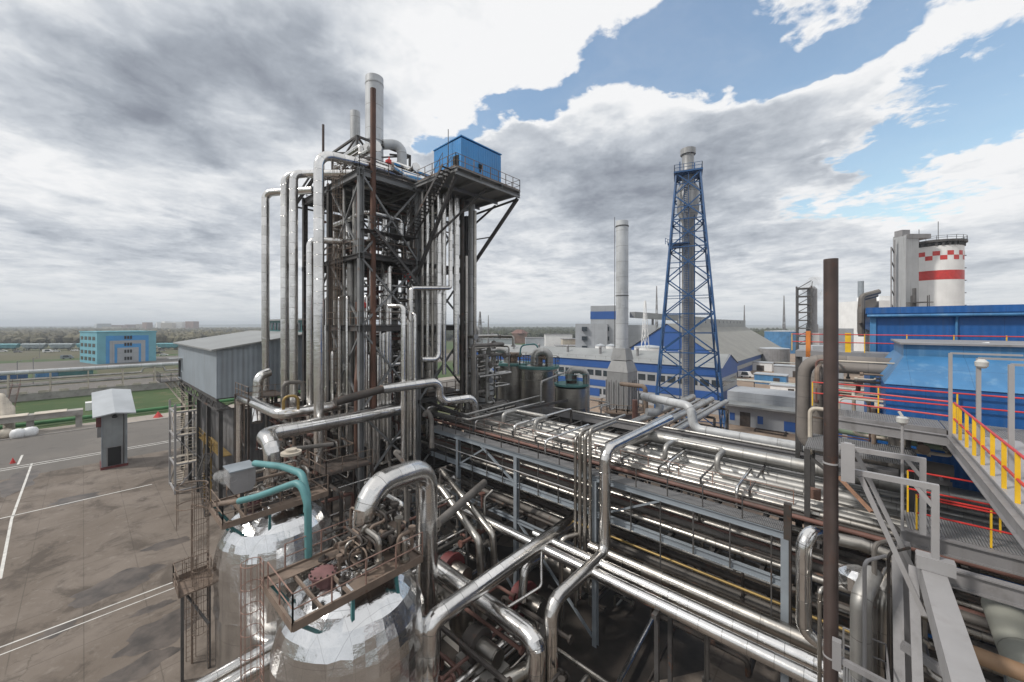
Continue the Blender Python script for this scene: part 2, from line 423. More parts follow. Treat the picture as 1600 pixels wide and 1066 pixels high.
nf = noise(t, CP, 3.2, 9, 0.62, 0.3)
nf2 = noise(t, CP, 11, 8, 0.65, 0.4)
edge_ = math_(t, 'ADD', math_(t, 'MULTIPLY', math_(t, 'SUBTRACT', nf, 0.5), 1.7), math_(t, 'MULTIPLY', math_(t, 'SUBTRACT', nf2, 0.5), 1.9))
cover = math_(t, 'SUBTRACT', 1.0, ramp(t, math_(t, 'ADD', gap, math_(t, 'MULTIPLY', edge_, ramp(t, gap, 0.02, 0.3))), 0.28, 0.82))
veil = math_(t, 'MULTIPLY', ramp(t, noise(t, WP, 2.2, 7, 0.6), 0.4, 0.85), 0.12)
cover = math_(t, 'MAXIMUM', cover, math_(t, 'ADD', veil, 0.06))
thick = total([patch((390,140),(540,60),0.30,0.34), patch((100,110),(280,60),0.40,0.08), patch((0,215),(200,200),0.25,0.12), patch((830,240),(1000,290),0.40,0.26), patch((1000,310),(1130,280),0.5,0.16),
               patch((0,390),(330,340),0.9,0.20), patch((800,370),(1000,370),1.1,0.16), patch((1180,170),(1300,240),0.2,0.06), patch((1200,400),(1600,400),1.6,0.14),
               patch((1100,230),(1230,200),0.16,0.14), patch((1480,130),(1380,170),0.08,0.12), patch((300,220),(150,230),0.3,0.10),
               patch((700,40),(960,60),0.26,-0.38), patch((760,130),(650,150),0.2,-0.2), patch((1080,160),(880,190),0.12,-0.25), patch((0,270),(120,290),0.5,-0.22), patch((1180,110),(1280,150),0.12,-0.2), patch((1450,60),(1590,40),0.14,-0.25),
               patch((1260,360),(1400,330),0.3,-0.1), patch((1600,240),(1450,300),0.3,-0.22), patch((620,60),(600,260),0.18,-0.12)])
ns = noise(t, WP, 1.25, 6, 0.52, 0.2)
ns2 = noise(t, CP, 0.6, 4, 0.5, 0.2)
th = math_(t, 'ADD', math_(t, 'ADD', math_(t, 'MULTIPLY', math_(t, 'SUBTRACT', ns, 0.5), 1.05), math_(t, 'MULTIPLY', math_(t, 'SUBTRACT', ns2, 0.5), 0.35)), math_(t, 'ADD', math_(t, 'ADD', thick, 0.20), math_(t, 'MULTIPLY', math_(t, 'SUBTRACT', nf, 0.5), 0.95)))
th = math_(t, 'ADD', th, math_(t, 'MULTIPLY', math_(t, 'SUBTRACT', nf2, 0.5), 0.30))
# thin cloud rims near the blue gaps glow white
th = math_(t, 'SUBTRACT', th, math_(t, 'MULTIPLY', ramp(t, sp.outputs[2], 0.66, 0.9), 0.55))  # cloud overhead made brighter, added to light pipe tops and level surfaces
rim = ramp(t, gap, 0.0, 0.3)
th = math_(t, 'SUBTRACT', th, math_(t, 'MULTIPLY', rim, 0.25))
cr = t.nodes.new('ShaderNodeValToRGB'); L(th, cr.inputs[0]); e = cr.color_ramp
e.elements[0].position = 0.05; e.elements[0].color = (0.90,0.905,0.915,1)
e.elements[1].position = 0.95; e.elements[1].color = (0.25,0.275,0.325,1)
for p_, c_ in ((0.22,(0.78,0.80,0.825,1)), (0.44,(0.57,0.605,0.655,1)), (0.68,(0.385,0.42,0.475,1))):
    q_ = e.elements.new(p_); q_.color = c_
hz = ramp(t, sp.outputs[2], 0.15, -0.01)
cc = mixc(t, math_(t, 'MULTIPLY', hz, 0.75), cr.outputs[0], (0.68,0.71,0.73))
bg2 = t.nodes.new('ShaderNodeBackground'); L(cc, bg2.inputs[0]); bg2.inputs[1].default_value = 1.0
mx = t.nodes.new('ShaderNodeMixShader'); L(math_(t, 'MAXIMUM', cover, hz), mx.inputs[0]); L(bg1.outputs[0], mx.inputs[1]); L(bg2.outputs[0], mx.inputs[2])
L(mx.outputs[0], out.inputs[0])

# ---------------------------------------------------------------- the ground
def gmat(name, layers, base, bump=0.3, rough=0.85, tile=0, tilec=None, crack=0, stain=0):
    m = bpy.data.materials.new(name); m.use_nodes = True; t = m.node_tree; b = t.nodes['Principled BSDF']; L = t.links.new
    P = t.nodes.new('ShaderNodeNewGeometry').outputs['Position']
    cc = base
    for (c, sc, lo, hi, amt) in layers:
        cc = mixc(t, math_(t, 'MULTIPLY', ramp(t, noise(t, P, sc, 8, 0.62, 0.3), lo, hi), amt), cc, c)
    if crack:
        vo = nn(t, 'ShaderNodeTexVoronoi', feature='DISTANCE_TO_EDGE', Scale=crack)
        w1 = nn(t, 'ShaderNodeTexNoise', Scale=0.9, Detail=5.0); L(P, w1.inputs['Vector'])
        ad = nn(t, 'ShaderNodeVectorMath', operation='MULTIPLY_ADD'); L(w1.outputs['Color'], ad.inputs[0]); ad.inputs[1].default_value = (1.6,1.6,0); L(P, ad.inputs[2])
        L(ad.outputs[0], vo.inputs['Vector'])
        cc = mixc(t, math_(t, 'MULTIPLY', math_(t, 'MULTIPLY', math_(t, 'SUBTRACT', 1.0, ramp(t, vo.outputs['Distance'], 0.0, 0.006)), 0.5), ramp(t, noise(t, P, 0.3, 3), 0.45, 0.6)), cc, (0.07,0.06,0.05))
    if tile:
        sp = t.nodes.new('ShaderNodeSeparateXYZ'); L(P, sp.inputs[0])
        jl = lambda o, s, k: math_(t, 'COMPARE', math_(t, 'FRACT', math_(t, 'DIVIDE', o, s)), 0.0, k)
        e = math_(t, 'MAXIMUM', jl(sp.outputs[0], tile, 0.012), jl(sp.outputs[1], tile*0.5, 0.02))
        e = math_(t, 'MULTIPLY', e, ramp(t, noise(t, P, 0.5, 4), 0.3, 0.5))
        cc = mixc(t, math_(t, 'MULTIPLY', e, 0.45), cc, tilec or (0.08,0.07,0.06))
    if stain:
        n = noise(t, P, 0.22, 9, 0.68, 0.8)
        cc = mixc(t, math_(t, 'MULTIPLY', ramp(t, n, 0.50, 0.64), stain), cc, (0.055,0.045,0.038))
    if isinstance(cc, tuple): b.inputs['Base Color'].default_value = (*cc, 1)
    else: L(cc, b.inputs['Base Color'])
    b.inputs['Roughness'].default_value = rough; b.inputs['Specular IOR Level'].default_value = 0.25
    bp = nn(t, 'ShaderNodeBump', Distance=0.05, Strength=bump); L(noise(t, P, 6, 6), bp.inputs['Height']); L(bp.outputs[0], b.inputs['Normal'])
    return m
FIELD = gmat('field', [((0.10,0.085,0.05), 0.006, 0.4, 0.6, 0.8), ((0.055,0.085,0.03), 0.012, 0.5, 0.62, 0.8), ((0.12,0.105,0.085), 0.05, 0.5, 0.7, 0.6)], (0.085,0.09,0.045))
YARD = gmat('stained_concrete', [((0.22,0.188,0.162), 0.10, 0.4, 0.62, 0.8), ((0.10,0.082,0.07), 0.35, 0.52, 0.70, 0.8), ((0.28,0.25,0.22), 1.4, 0.55, 0.7, 0.4)], (0.16,0.133,0.111), tile=6.0, crack=0.12, stain=0.6)
ASPH = gmat('asphalt', [((0.17,0.155,0.14), 0.08, 0.4, 0.65, 0.8), ((0.10,0.09,0.085), 0.5, 0.55, 0.7, 0.6)], (0.135,0.125,0.115), crack=0.12)
DIRT = gmat('dirt', [((0.33,0.25,0.19), 0.1, 0.4, 0.6, 0.8), ((0.17,0.125,0.095), 0.4, 0.5, 0.7, 0.7)], (0.25,0.19,0.145), bump=0.6)
LAWN = gmat('lawn', [((0.04,0.075,0.022), 0.08, 0.4, 0.65, 0.8), ((0.12,0.11,0.055), 0.22, 0.5, 0.7, 0.7)], (0.055,0.09,0.03), bump=0.8)
PAVE = gmat('pale_paving', [((0.36,0.32,0.28), 0.2, 0.4, 0.65, 0.8)], (0.30,0.265,0.235), tile=3)
LINE = mat('road_paint', (0.62,0.61,0.58), 0.6, 0, 0.1, 1.0, dirt=0.6, dirtc=(0.2,0.18,0.16))
def sheet(name, m, x0, x1, y0, y1, lift):
    b = MB(); b.quad((x0,y0,lift),(x1,y0,lift),(x1,y1,lift),(x0,y1,lift)); return struct(b, name, m, 0)
sheet('ground', FIELD, -7000, 7000, -7000, 7000, 0)
sheet('factory_yard', DIRT, -66, 300, 35, 420, 0.004)
sheet('concrete_yard', YARD, -82, 160, -80, 36, 0.008)
sheet('road', ASPH, -110, -82, -200, 130, 0.008)
sheet('pavement', PAVE, -117, -110.3, -200, 130, 0.008)
sheet('lawn', LAWN, -164, -117, -150, 130, 0.006)
sheet('far_road', ASPH, -215, -170, -260, 300, 0.006)
sheet('far_lawn', LAWN, -250, -216, -45, 4, 0.006)
sheet('car_park', ASPH, -330, -255, -200, 130, 0.004)
sheet('rail_verge', LAWN, -352, -331, -220, 330, 0.004)
sheet('side_lawn', LAWN, -250, -222, 30, 120, 0.007)
sheet('pale_yard', PAVE, -330, -262, -160, -30, 0.009)
sheet('meadow', LAWN, -330, -200, 200, 420, 0.006)
kb = MB(); kb.box(-110.3, -110, -200, 130, 0, 0.14); struct(kb, 'kerb', CONC)
def shade_stain_sheet(cx, cy, rx, ry, seed, m=None, lift=0.0122, nm='painted_shade_ground'):
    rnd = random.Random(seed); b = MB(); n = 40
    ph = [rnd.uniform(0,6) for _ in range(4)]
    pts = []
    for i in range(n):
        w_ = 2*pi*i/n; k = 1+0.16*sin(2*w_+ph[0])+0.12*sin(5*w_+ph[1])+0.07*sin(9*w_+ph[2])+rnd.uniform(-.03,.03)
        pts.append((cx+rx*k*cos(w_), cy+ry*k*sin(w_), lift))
    b.add(pts, [tuple(range(n))]); return struct(b, nm, m or SHADED, 0)
shade_stain_sheet(-18, 20.5, 9.5, 9.0, 1); shade_stain_sheet(-33, 16, 5, 8, 2)  # shade under the steelwork, painted as dark ragged ground sheets
for i_,(px_,py_,rx_,ry_) in enumerate(((185,912,1.6,2.6),(255,985,1.5,2.2),(215,1045,1.0,1.6),(262,850,0.8,1.6),(30,752,5,1.6),(118,780,1.2,2.2),(240,950,0.5,1.0),(90,985,0.6,0.9))):
    q_ = PZ(px_,py_,0); shade_stain_sheet(q_.x,q_.y,rx_,ry_,40+i_,DAMP,0.0122,'damp_stain')
# painted lines: each stripe its own marking sheet
def stripe(x0, x1, y0, y1):
    b = MB(); b.quad((x0,y0,0.0165),(x1,y0,0.0165),(x1,y1,0.0165),(x0,y1,0.0165)); return struct(b, 'road_marking', LINE, 0)
for a_ in (-88.4, -87.3): stripe(a_-0.12, a_+0.12, -60, 40)
p_ = PZ(25, 805, 0); stripe(p_.x-0.10, p_.x+0.10, -60, PZ(238,758,0).y)
p_ = PZ(0, 1012, 0); stripe(p_.x-0.07, p_.x+0.07, -60, PZ(280,905,0).y)
p_ = PZ(0, 1024, 0); stripe(p_.x-0.05, p_.x+0.05, -60, PZ(280,920,0).y)
for q0, q1 in (((50,724),(18,812)), ((18,812),(0,905))):
    u0 = PZ(*q0, 0); u1 = PZ(*q1, 0); b = MB(); k = V((0.0, 0.10, 0.0165))
    b.quad(V((u0.x,u0.y-0.1,0.0165)), V((u1.x,u1.y-0.1,0.0165)), V((u1.x,u1.y+0.1,0.0165)), V((u0.x,u0.y+0.1,0.0165))); struct(b, 'road_marking', LINE, 0)
u0 = PZ(28, 726, 0); stripe(u0.x-6, u0.x, u0.y-0.12, u0.y+0.12)
# ================================================================ process tower
AX = (-42.7, -36.7, -30.7); BY = (15.4, 21.0, 27.1); LV = (6.5, 13.0, 20.0, 26.0, 33.0)
tower = thing('process_tower', 'tall open grey steel tower of columns, decks and cross braces carrying the blue hut', 'steel tower', (-36.7, 21.2, 0))
for a in AX:
    for b in BY:
        m = MB(); m.ibeam((a,b,0), (a,b,33.2 if not (a==-30.7 and b==27.1) else 31.5), 0.42, 0.42, 0.05)
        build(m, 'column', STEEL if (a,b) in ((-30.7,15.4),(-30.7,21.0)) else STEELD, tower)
for z in LV:
    m = MB(); h = 0.5 if z in (20.0, 33.0) else 0.36
    for b in BY: m.ibeam((AX[0]-0.3,b,z-h/2-0.02), (AX[2]+0.3,b,z-h/2-0.02), 0.26, h)
    for a in AX: m.ibeam((a,BY[0]-0.3,z-h/2-0.04), (a,BY[2]+0.3,z-h/2-0.04), 0.26, h)
    for k in range(1, 10):
        a = AX[0]+k*1.2; m.beam((a,BY[0],z-0.16), (a,BY[2],z-0.16), 0.1, 0.2)
    build(m, 'floor_beams', STEELD if z not in (33.0,) else STEEL, tower)
def deck(name, rects, z, mt, parent):
    m = MB()
    for x0, x1, y0, y1 in rects: m.box(x0, x1, y0, y1, z, z+0.05)
    return build(m, name, mt, parent)
deck('deck', [(-42.9,-30.5,15.2,27.3)], 33.0, STEELD, tower)
deck('deck', [(-42.7,-38.5,15.3,27.2), (-34,-30.6,15.3,20.8), (-38.5,-34,24,27.2)], 26.0, STEELD, tower)
deck('deck', [(-42.7,-39.5,15.3,27.2), (-39.5,-34,21.2,27.2), (-31.9,-30.6,15.3,27.2)], 20.0, STEELD, tower)
deck('deck', [(-42.7,-37,15.3,27.2), (-37,-31,22.5,27.2)], 13.0, DKBR, tower)
deck('deck', [(-42.7,-30.7,15.3,27.2)], 6.5, DKBR, tower)
def xbr(m, p, q, r, s, w=0.15): m.beam(p, q, w); m.beam(r, s, w)
m = MB()
for z0, z1 in ((0,6.5),(6.5,13),(13,20),(20,26),(26,33)):
    xbr(m, (-30.6,15.5,z0),(-30.6,20.9,z1-0.5),(-30.6,20.9,z0),(-30.6,15.5,z1-0.5))
    if z0 < 20: xbr(m, (-30.6,21.1,z0),(-30.6,27.0,z1-0.5),(-30.6,27.0,z0),(-30.6,21.1,z1-0.5))
    else: m.beam((-30.6,21.1,z1-0.5),(-30.6,27.0,z0),0.15)
    if z0 in (13,26): xbr(m, (-36.6,15.5,z0),(-30.8,15.5,z1-0.5),(-30.8,15.5,z0),(-36.6,15.5,z1-0.5))
    else: m.beam((-36.6,15.5,z1-0.5),(-30.8,15.5,z0),0.15); m.beam((-42.6,15.5,z0),(-36.8,15.5,z1-0.5),0.15)
    m.beam((-42.6,27,z0),(-36.8,27,z1-0.5),0.15); m.beam((-36.8,27,z0),(-30.8,27,z1-0.5),0.15)
    m.beam((-42.6,15.6,z0),(-42.6,20.9,z1-0.5),0.15); m.beam((-42.6,27,z0),(-42.6,21.2,z1-0.5),0.15)
    m.beam((-36.7,21,z0),(-30.8,21,z1-0.5),0.12); m.beam((-36.7,21,z1-0.5),(-42.6,21,z0),0.12)
build(m, 'cross_braces', STEEL, tower)
m = MB(); m.rail([(-42.9,15.2,33.05),(-30.5,15.2,33.05),(-30.5,19.2,33.05)], step=1.3); m.rail([(-42.9,15.2,33.05),(-42.9,27.3,33.05)], step=1.3)
build(m, 'railing', DKBR, tower)
for z in (26.0, 20.0):
    m = MB(); m.rail([(-42.7,15.2,z+.05),(-30.6,15.2,z+.05),(-30.6,20.8,z+.05)], step=1.5); build(m, 'railing', BROWN, tower)
m = MB(); m.rail([(-42.7,15.2,13.05),(-37,15.2,13.05)], step=1.2); m.rail([(-31.2,22.5,13.05),(-31.2,27.2,13.05)], step=1.2); build(m, 'railing', BROWN, tower)
# hut platform, cantilevered to the right of the tower
m = MB()
m.box(-30.7,-24.4,20.4,28.5,33.0,33.06)
for b in (20.5, 23.2, 25.9, 28.4): m.ibeam((-36.6,b,32.82),(-24.4,b,32.82),0.2,0.34)
for a in (-24.5,-27.5,-30.2): m.ibeam((a,20.4,32.55),(a,28.5,32.55),0.18,0.3)
build(m, 'hut_platform', STEEL, tower)
m = MB()
m.beam((-24.7,28.4,32.4),(-30.7,27.2,25.5),0.28); m.beam((-24.7,20.6,32.4),(-30.7,20.9,24.6),0.26); m.beam((-27.6,28.3,32.3),(-30.7,27.2,30),0.16)
m.beam((-24.6,28.3,32.3),(-30.6,27.1,31.4),0.16); m.beam((-24.7,24.2,32.3),(-30.6,21.2,27),0.16); m.beam((-27.6,27.9,29),(-30.6,27.1,28.9),0.1)
build(m, 'hut_platform_braces', STEELD, tower)
m = MB(); m.rail([(-29.8,20.4,33.06),(-24.45,20.4,33.06),(-24.45,28.45,33.06),(-28.6,28.45,33.06)], step=1.0, toe=0.12); build(m, 'railing', BROWN, tower)
m = MB(); m.stairs((-24.9,19.85,33.0),(-30.3,19.85,28.0),0.9,0,1); build(m, 'stairs', STEELD, tower)
m = MB(); m.box(-32.2,-29.9,19.2,20.6,27.95,28.0); m.box(-31.4,-30.2,15.4,19.2,27.95,28.0); m.rail([(-30.1,20.6,28),(-30.1,15.4,28),(-31.4,15.4,28)], step=1.1); build(m, 'landing', STEELD, tower)
m = MB(); m.stairs((-29.9,16.0,28.0),(-29.9,20.6,23.4),0.8,1,0); m.box(-30.4,-29.3,20.6,22.4,23.3,23.38); m.rail([(-29.35,20.6,23.4),(-29.35,22.4,23.4)],step=0.9); build(m, 'stairs', STEELD, tower)
for (x, y, z0, z1, nx, ny) in ((-43.0,18.4,20,33,-1,0), (-33.6,15.1,20,33,0,-1), (-34.2,15.1,13,26,0,-1), (-30.3,25.4,0,20,1,0)):
    m = MB(); m.ladder(x, y, z0, z1+0.9, nx, ny, cage=True); build(m, 'caged_ladder', BROWN, tower)
# triangular brace frame around the stacks
m = MB()
cx_, cy_ = -39.2, 20.6
for (a0,b0),(a1,b1) in (((-42.2,18),(-36.6,18)),((-36.6,18),(-36.6,24)),((-36.6,24),(-42.2,24)),((-42.2,24),(-42.2,18))):
    for z in (36.4, 38.6): m.beam((a0,b0,z),(a1,b1,z),0.2)
    m.beam((a0,b0,36.4),(a1,b1,38.6),0.14); m.beam((a0,b0,33.1),(a0,b0,38.7),0.2)
    m.beam((a0,b0,38.6),((a0+cx_)/2,(b0+cy_)/2,38.6),0.16); m.beam((a0,b0,33.1),(a1,b1,36.4),0.14)
build(m, 'stack_support_frame', STEELD, tower)
m = MB()
for k in range(5): m.beam((-42.9,15.0+k*2.6,33.9),(-37.6,15.0+k*2.6,35.6),0.14)
for y in (15.0,17.8,20.6): m.ibeam((-44.6,y,32.6),(-37.5,y,34.9),0.2,0.3)
m.beam((-44.5,15,32.6),(-44.5,20.6,32.6),0.16); m.beam((-41,15,33.7),(-41,20.6,33.7),0.16)
build(m, 'roof_ramp_frame', STEELD, tower)
m = MB(); m.box(-42.0,-33,16,20,33.05,33.5); m.box(-34.5,-31.5,22,26,33.05,34.2); build(m, 'plinths', DKBR, tower)
# hut
hut = thing('hut', 'bright blue sheet-metal hut high on the tower\'s cantilevered platform', 'hut', (-27.3, 24.6, 33.06))
m = MB(); m.box(-29.8,-25.9,22.2,22.26,33.06,36.5); m.box(-29.8,-29.74,22.26,27.3,33.06,36.5); m.box(-25.96,-25.9,22.26,27.3,33.06,36.5); m.box(-29.74,-25.96,27.24,27.3,33.06,36.5); build(m, 'wall', BLUEH, hut)
m = MB(); m.beam((-29.86,24.75,36.54),(-25.84,24.75,36.7),5.24,0.09); m.box(-29.78,-25.92,22.22,27.28,36.4,36.56); build(m, 'roof', BLUEH, hut)
m = MB(); m.box(-26.95,-26.2,22.14,22.19,33.1,35.1); build(m, 'door', BLACK, hut)
m = MB(); m.box(-25.89,-25.8,24.3,24.7,34.5,34.85); m.box(-25.89,-25.84,24.42,24.56,34.15,34.5); build(m, 'lamp', BLACK, hut)
one(MB().tube([(-27.3,21.9,33.1),(-27.3,21.9,37.6)],0.035,6), 'antenna', STEELD, 'thin grey antenna rod rising in front of the blue hut', 'antenna')
# stacks
def pipe(label, pts, r, m=ALU, bend=None, cat='pipe', group=None, name='pipe', seg=14, n=6):
    big = r >= 0.3 and bend
    b = MB().tube(pts, r, 40 if big else seg, bend, min(n, 6) if big else n)
    return one(b, name, m, label, cat, group, 12 if big else 35)
st = thing('stack', 'tallest and widest pale grey stack on top of the steel tower', 'stack', (-39.3,20.6,33))
P_ = PD(585,123,40.0)
m = MB().lathe((P_.x,P_.y,33), [(0.9,0),(0.9,12.7),(0.82,12.7),(0.82,11.0)], 28); st.location = (P_.x,P_.y,33); reg(st, st.location)
build(m, 'shell', WHITEP, st); m = MB().lathe((P_.x,P_.y,44.9), [(0.93,0),(0.93,0.12)], 28); m.lathe((P_.x,P_.y,39), [(0.94,0),(0.94,0.1)],28); build(m, 'stiffening_ring', WHITEP, st)
P_ = PD(555,175,42.0); st2 = thing('stack', 'short pale grey stack left of the tallest one on the steel tower', 'stack', (P_.x,P_.y,33))
build(MB().lathe((P_.x,P_.y,33), [(0.52,0),(0.52,10.3),(0.46,10.3),(0.46,9.5)], 24), 'shell', WHITEP, st2); build(MB().lathe((P_.x,P_.y,36), [(0.7,0),(0.7,0.15)], 24), 'flange', STEELD, st2)
P_ = PD(583,139,32.8); pipe('long rust-brown vent pipe rising through the tower in front of the tallest stack', [(P_.x,P_.y,12),(P_.x,P_.y,P_.z)], 0.24, RUSTP)
P_ = PD(505,195,36); pipe('thin dark brown vent pole standing up behind the leftmost front riser bend', [(P_.x,P_.y,20),(P_.x,P_.y,P_.z)], 0.11, POLEM)
P_ = PD(583,250,36); pipe('white elbow duct leading from the tallest stack down to the tower roof', [PD(598,226,40),PD(628,226,41),PD(628,262,41)], 0.5, WHITEP, 0.8)
# tall bright risers on the left face of the tower
RB = 12.3
def riser(px, ytop, d, label, tail, r, zb, bend=0.9):
    p = PD(px, ytop, d); pts = [(p.x,p.y,zb),(p.x,p.y,p.z)]+[(p.x+x, p.y+y, p.z+z) for x, y, z in tail]
    return pipe(label, pts, r, ALU, bend, group='tall bright risers beside the tower')
riser(498, 240, 30.0, 'tallest bright silver riser, its bent top running right along the tower roof', [(0,3.0,0.3),(0.1,10.9,0.5)], 0.37, 9.3, 1.1)
riser(459, 272, 34.0, 'bright silver riser just left of the tallest one beside the tower', [(0,1.0,0.3),(5.2,4.8,0.1)], 0.34, 12.0)
riser(445, 275, 35.6, 'bright silver riser pressed close to another riser on its right', [(1.2,1.4,0.3),(3.5,4,0)], 0.35, 12.0)
riser(415, 302, 39.3, 'bright silver riser standing apart at the far left of the tower', [(1.0,0.8,0.1),(4.6,2.9,0.0)], 0.37, 12.0, 0.7)
riser(484, 375, 33.0, 'shorter dull silver riser with a hooked top between the tall left risers', [(1.0,2.2,0.1),(1.2,6,0.1)], 0.28, 11.0, 0.6)
pipe('silver pipe running along the tower roof edge from the hut corner', [PZ(612,262,33.9),PZ(655,290,33.9),(-31.5,25.0,33.9)], 0.3, ALU, 0.5)
# vessels and vertical lines inside the tower
vc = [(-40.4,17.6,0.75,8,31.5,ALU2),(-40.9,24.4,0.62,6.6,32,WHITEP),(-38.2,18.0,0.5,13.2,30.5,ALU),(-34.6,17.2,0.42,13.0,29.5,ALU2),(-33.2,24.2,0.8,6.6,30,ALU2),(-34.0,19.6,0.36,6.6,31,ALU),(-36.0,25.4,0.55,6.6,32,ALU),(-38.6,25.6,0.4,6.6,32,ALU2)]
vw = ['widest dull silver column vessel in the far left corner of the tower','pale grey column vessel in the tower rear left corner','bright silver column vessel just inside the tower left face','slim dull column vessel behind the near corner post','wide dull silver column vessel inside the right half of the tower','slim bright column vessel at the middle of the tower','bright silver column vessel at the rear of the tower','slim dull column vessel at the tower rear beside a brighter one']
for (x,y,r,z0,z1,mt), lb in zip(vc, vw):
    o = thing('column_vessel', lb, 'vessel', (x,y,z0), 'column vessels inside the tower')
    H = z1-z0
    build(MB().lathe((x,y,z0), [(r*0.5,0),(r,0.35),(r,H-0.4),(r*0.75,H-0.1),(r*0.3,H)], 20), 'shell', mt, o)
    mm = MB()
    for k in range(1, 6): mm.lathe((x,y,z0+H*k/6), [(r+0.05,-0.04),(r+0.05,0.04)], 20)
    build(mm, 'clamp_rings', STEELD, o)
rp = [(668,-29.9,280,560,0.16),(676,-29.6,290,600,0.14),(686,-29.2,290,520,0.22),(694,-29.0,300,585,0.2),(713,-28.6,292,585,0.30),(722,-28.9,300,620,0.22),(737,-29.4,305,625,0.34),(742,-28.4,330,640,0.17),(660,-30.1,300,590,0.13),(729,-28.3,400,630,0.14)]
rt = ['thin','very thin','medium','medium bright','thick bright','medium dark','thickest pale','slim outermost','very thin innermost','slim short']
for i, (px, a, y0, y1, r) in enumerate(rp):
    p = PA(px, y0, a); q = PA(px, y1, a)
    pipe('%s vertical pipe on the tower right face below the blue hut' % rt[i], [(p.x,p.y,min(p.z,32.4)),(p.x,p.y,max(2,q.z))], r, (ALU,ALU2,ALU,ALU,ALU,DARKP,WHITEP,ALU2,ALU2,ALU2)[i], group='vertical pipes on the tower right face')
p = PA(704,300,-28.7); q = PA(642,450,-28.2); g_ = PA(704,450,-28.2)
pipe('bright pipe dropping down the tower right face, stepping sideways then dropping again', [(p.x,p.y,p.z),(g_.x,g_.y,g_.z),(q.x,q.y,q.z),(q.x+0.05,q.y-0.1,9)], 0.2, ALU, 0.35, group='drop pipes on the tower right face')
q1 = PA(630,478,-27.6); pipe('bright drop pipe with a short hooked top, leftmost of the bundle before the tower', [(q1.x-1.3,q1.y-0.5,q1.z),(q1.x,q1.y,q1.z),(q1.x,q1.y,8)], 0.2, ALU, 0.35, group='drop pipes on the tower right face')
q1 = PA(648,490,-27.7); pipe('slim bright drop pipe, rightmost of the bundle before the tower', [(q1.x-0.8,q1.y,q1.z),(q1.x,q1.y,q1.z),(q1.x,q1.y,8)], 0.14, ALU, 0.25, group='drop pipes on the tower right face')
q1 = PA(637,500,-27.5); pipe('thin bright drop pipe squeezed in the middle of the bundle before the tower', [(q1.x-0.8,q1.y,q1.z),(q1.x,q1.y,q1.z),(q1.x,q1.y,8)], 0.11, ALU2, 0.25, group='drop pipes on the tower right face')
q0 = PA(686,380,-29.2); q1 = PA(686,562,-28.9); q2 = PA(658,562,-28.9)
pipe('bright pipe on the tower right face ending in a low left-turning elbow', [(q0.x,q0.y,q0.z),(q1.x,q1.y,q1.z),(q2.x,q2.y,q2.z)], 0.26, ALU, 0.7, group='drop pipes on the tower right face')
rnd = random.Random(177)
for k in range(16):
    y = 15.7+k*0.33+rnd.uniform(-.1,.1) if k < 9 else 15.25; x = -30.95+rnd.uniform(-.15,.1) if k < 9 else -41.5+(k-9)*1.45; z0 = rnd.choice((6.6,8.0,10.0)); z1 = rnd.choice((17.5,19.5,22.5,25.4)); r = rnd.uniform(0.09,0.2)
    pipe('%s shiny upright pipe along the tower near %s face' % ('thicker' if r > 0.14 else 'thin', 'right' if k < 9 else 'left'), [(x,y,z0),(x,y,z1),(x-1.2,y+0.9,z1)], r, ALU, 0.3, group='%s shiny uprights on the tower near %s face' % ('thicker' if r > 0.14 else 'thin', 'right' if k < 9 else 'left'))
rnd = random.Random(77)
for k in range(14):
    x = rnd.uniform(-42,-31.4); y = rnd.uniform(16,26.6) if k % 3 else rnd.uniform(15.6,16.4); z0 = rnd.choice((7,9,13.2)); z1 = rnd.choice((19.5,25.6,31.5,32.5)); r = rnd.uniform(0.12,0.3)
    pipe('%s silver standpipe among the upright lines inside the tower' % ('thick' if r > 0.22 else 'slim'), [(x,y,z0),(x,y,z1),(x+rnd.uniform(-1.4,1.4),y+rnd.uniform(0.3,1.2),z1)], r, ALU if k % 2 else ALU3, 0.3, group='%s standpipes inside the tower' % ('thick' if r > 0.22 else 'slim'))
# horizontal lines threaded through the tower levels
random.seed(5)
words = ['lowest','low','second low','middle','upper middle','high','upper','top']
for i, z in enumerate((7.6, 9.5, 14.2, 16.4, 21.2, 23.6, 27.3, 29.8)):
    y0 = random.uniform(16, 18.5); r = random.uniform(0.12, 0.26); x0 = random.uniform(-40,-37)
    pipe('%s cross pipe threading through the tower, turning at the near corner' % words[i], [(x0,26,z),(x0,y0,z),(-31.6,y0,z),(-31.6,y0+3.4,z+0.0),(-31.6,y0+3.4,z-2.2)], r, (ALU2,ALU,DARKP,ALU)[i%4], 0.4, group='cross pipes inside the tower')
pipe('rust-brown pipe with a crooked lower bend at the tower near corner', [(-32.2,15.9,22),(-32.2,15.9,16.5),(-31.0,15.2,15.4),(-31.0,15.2,9)], 0.2, RUSTP, 0.5)
for (px,py,d,lb) in ((638,432,36,'small red valve box on the tower middle right'),(568,477,32.5,'small red valve box beside the rust-brown vent pipe'),(608,253,38,'small red motor on the tower roof')):
    p = PD(px,py,d); m = MB(); m.lathe((p.x,p.y,p.z-0.25), [(0.12,0),(0.24,0.06),(0.24,0.42),(0.12,0.5)], 10); m.beam((p.x,p.y,p.z-0.5),(p.x,p.y,p.z+0.5),0.09); m.box(p.x-0.2,p.x+0.2,p.y-0.3,p.y+0.06,p.z-0.12,p.z+0.12)
    one(m, 'valve', RED, lb, 'valve')

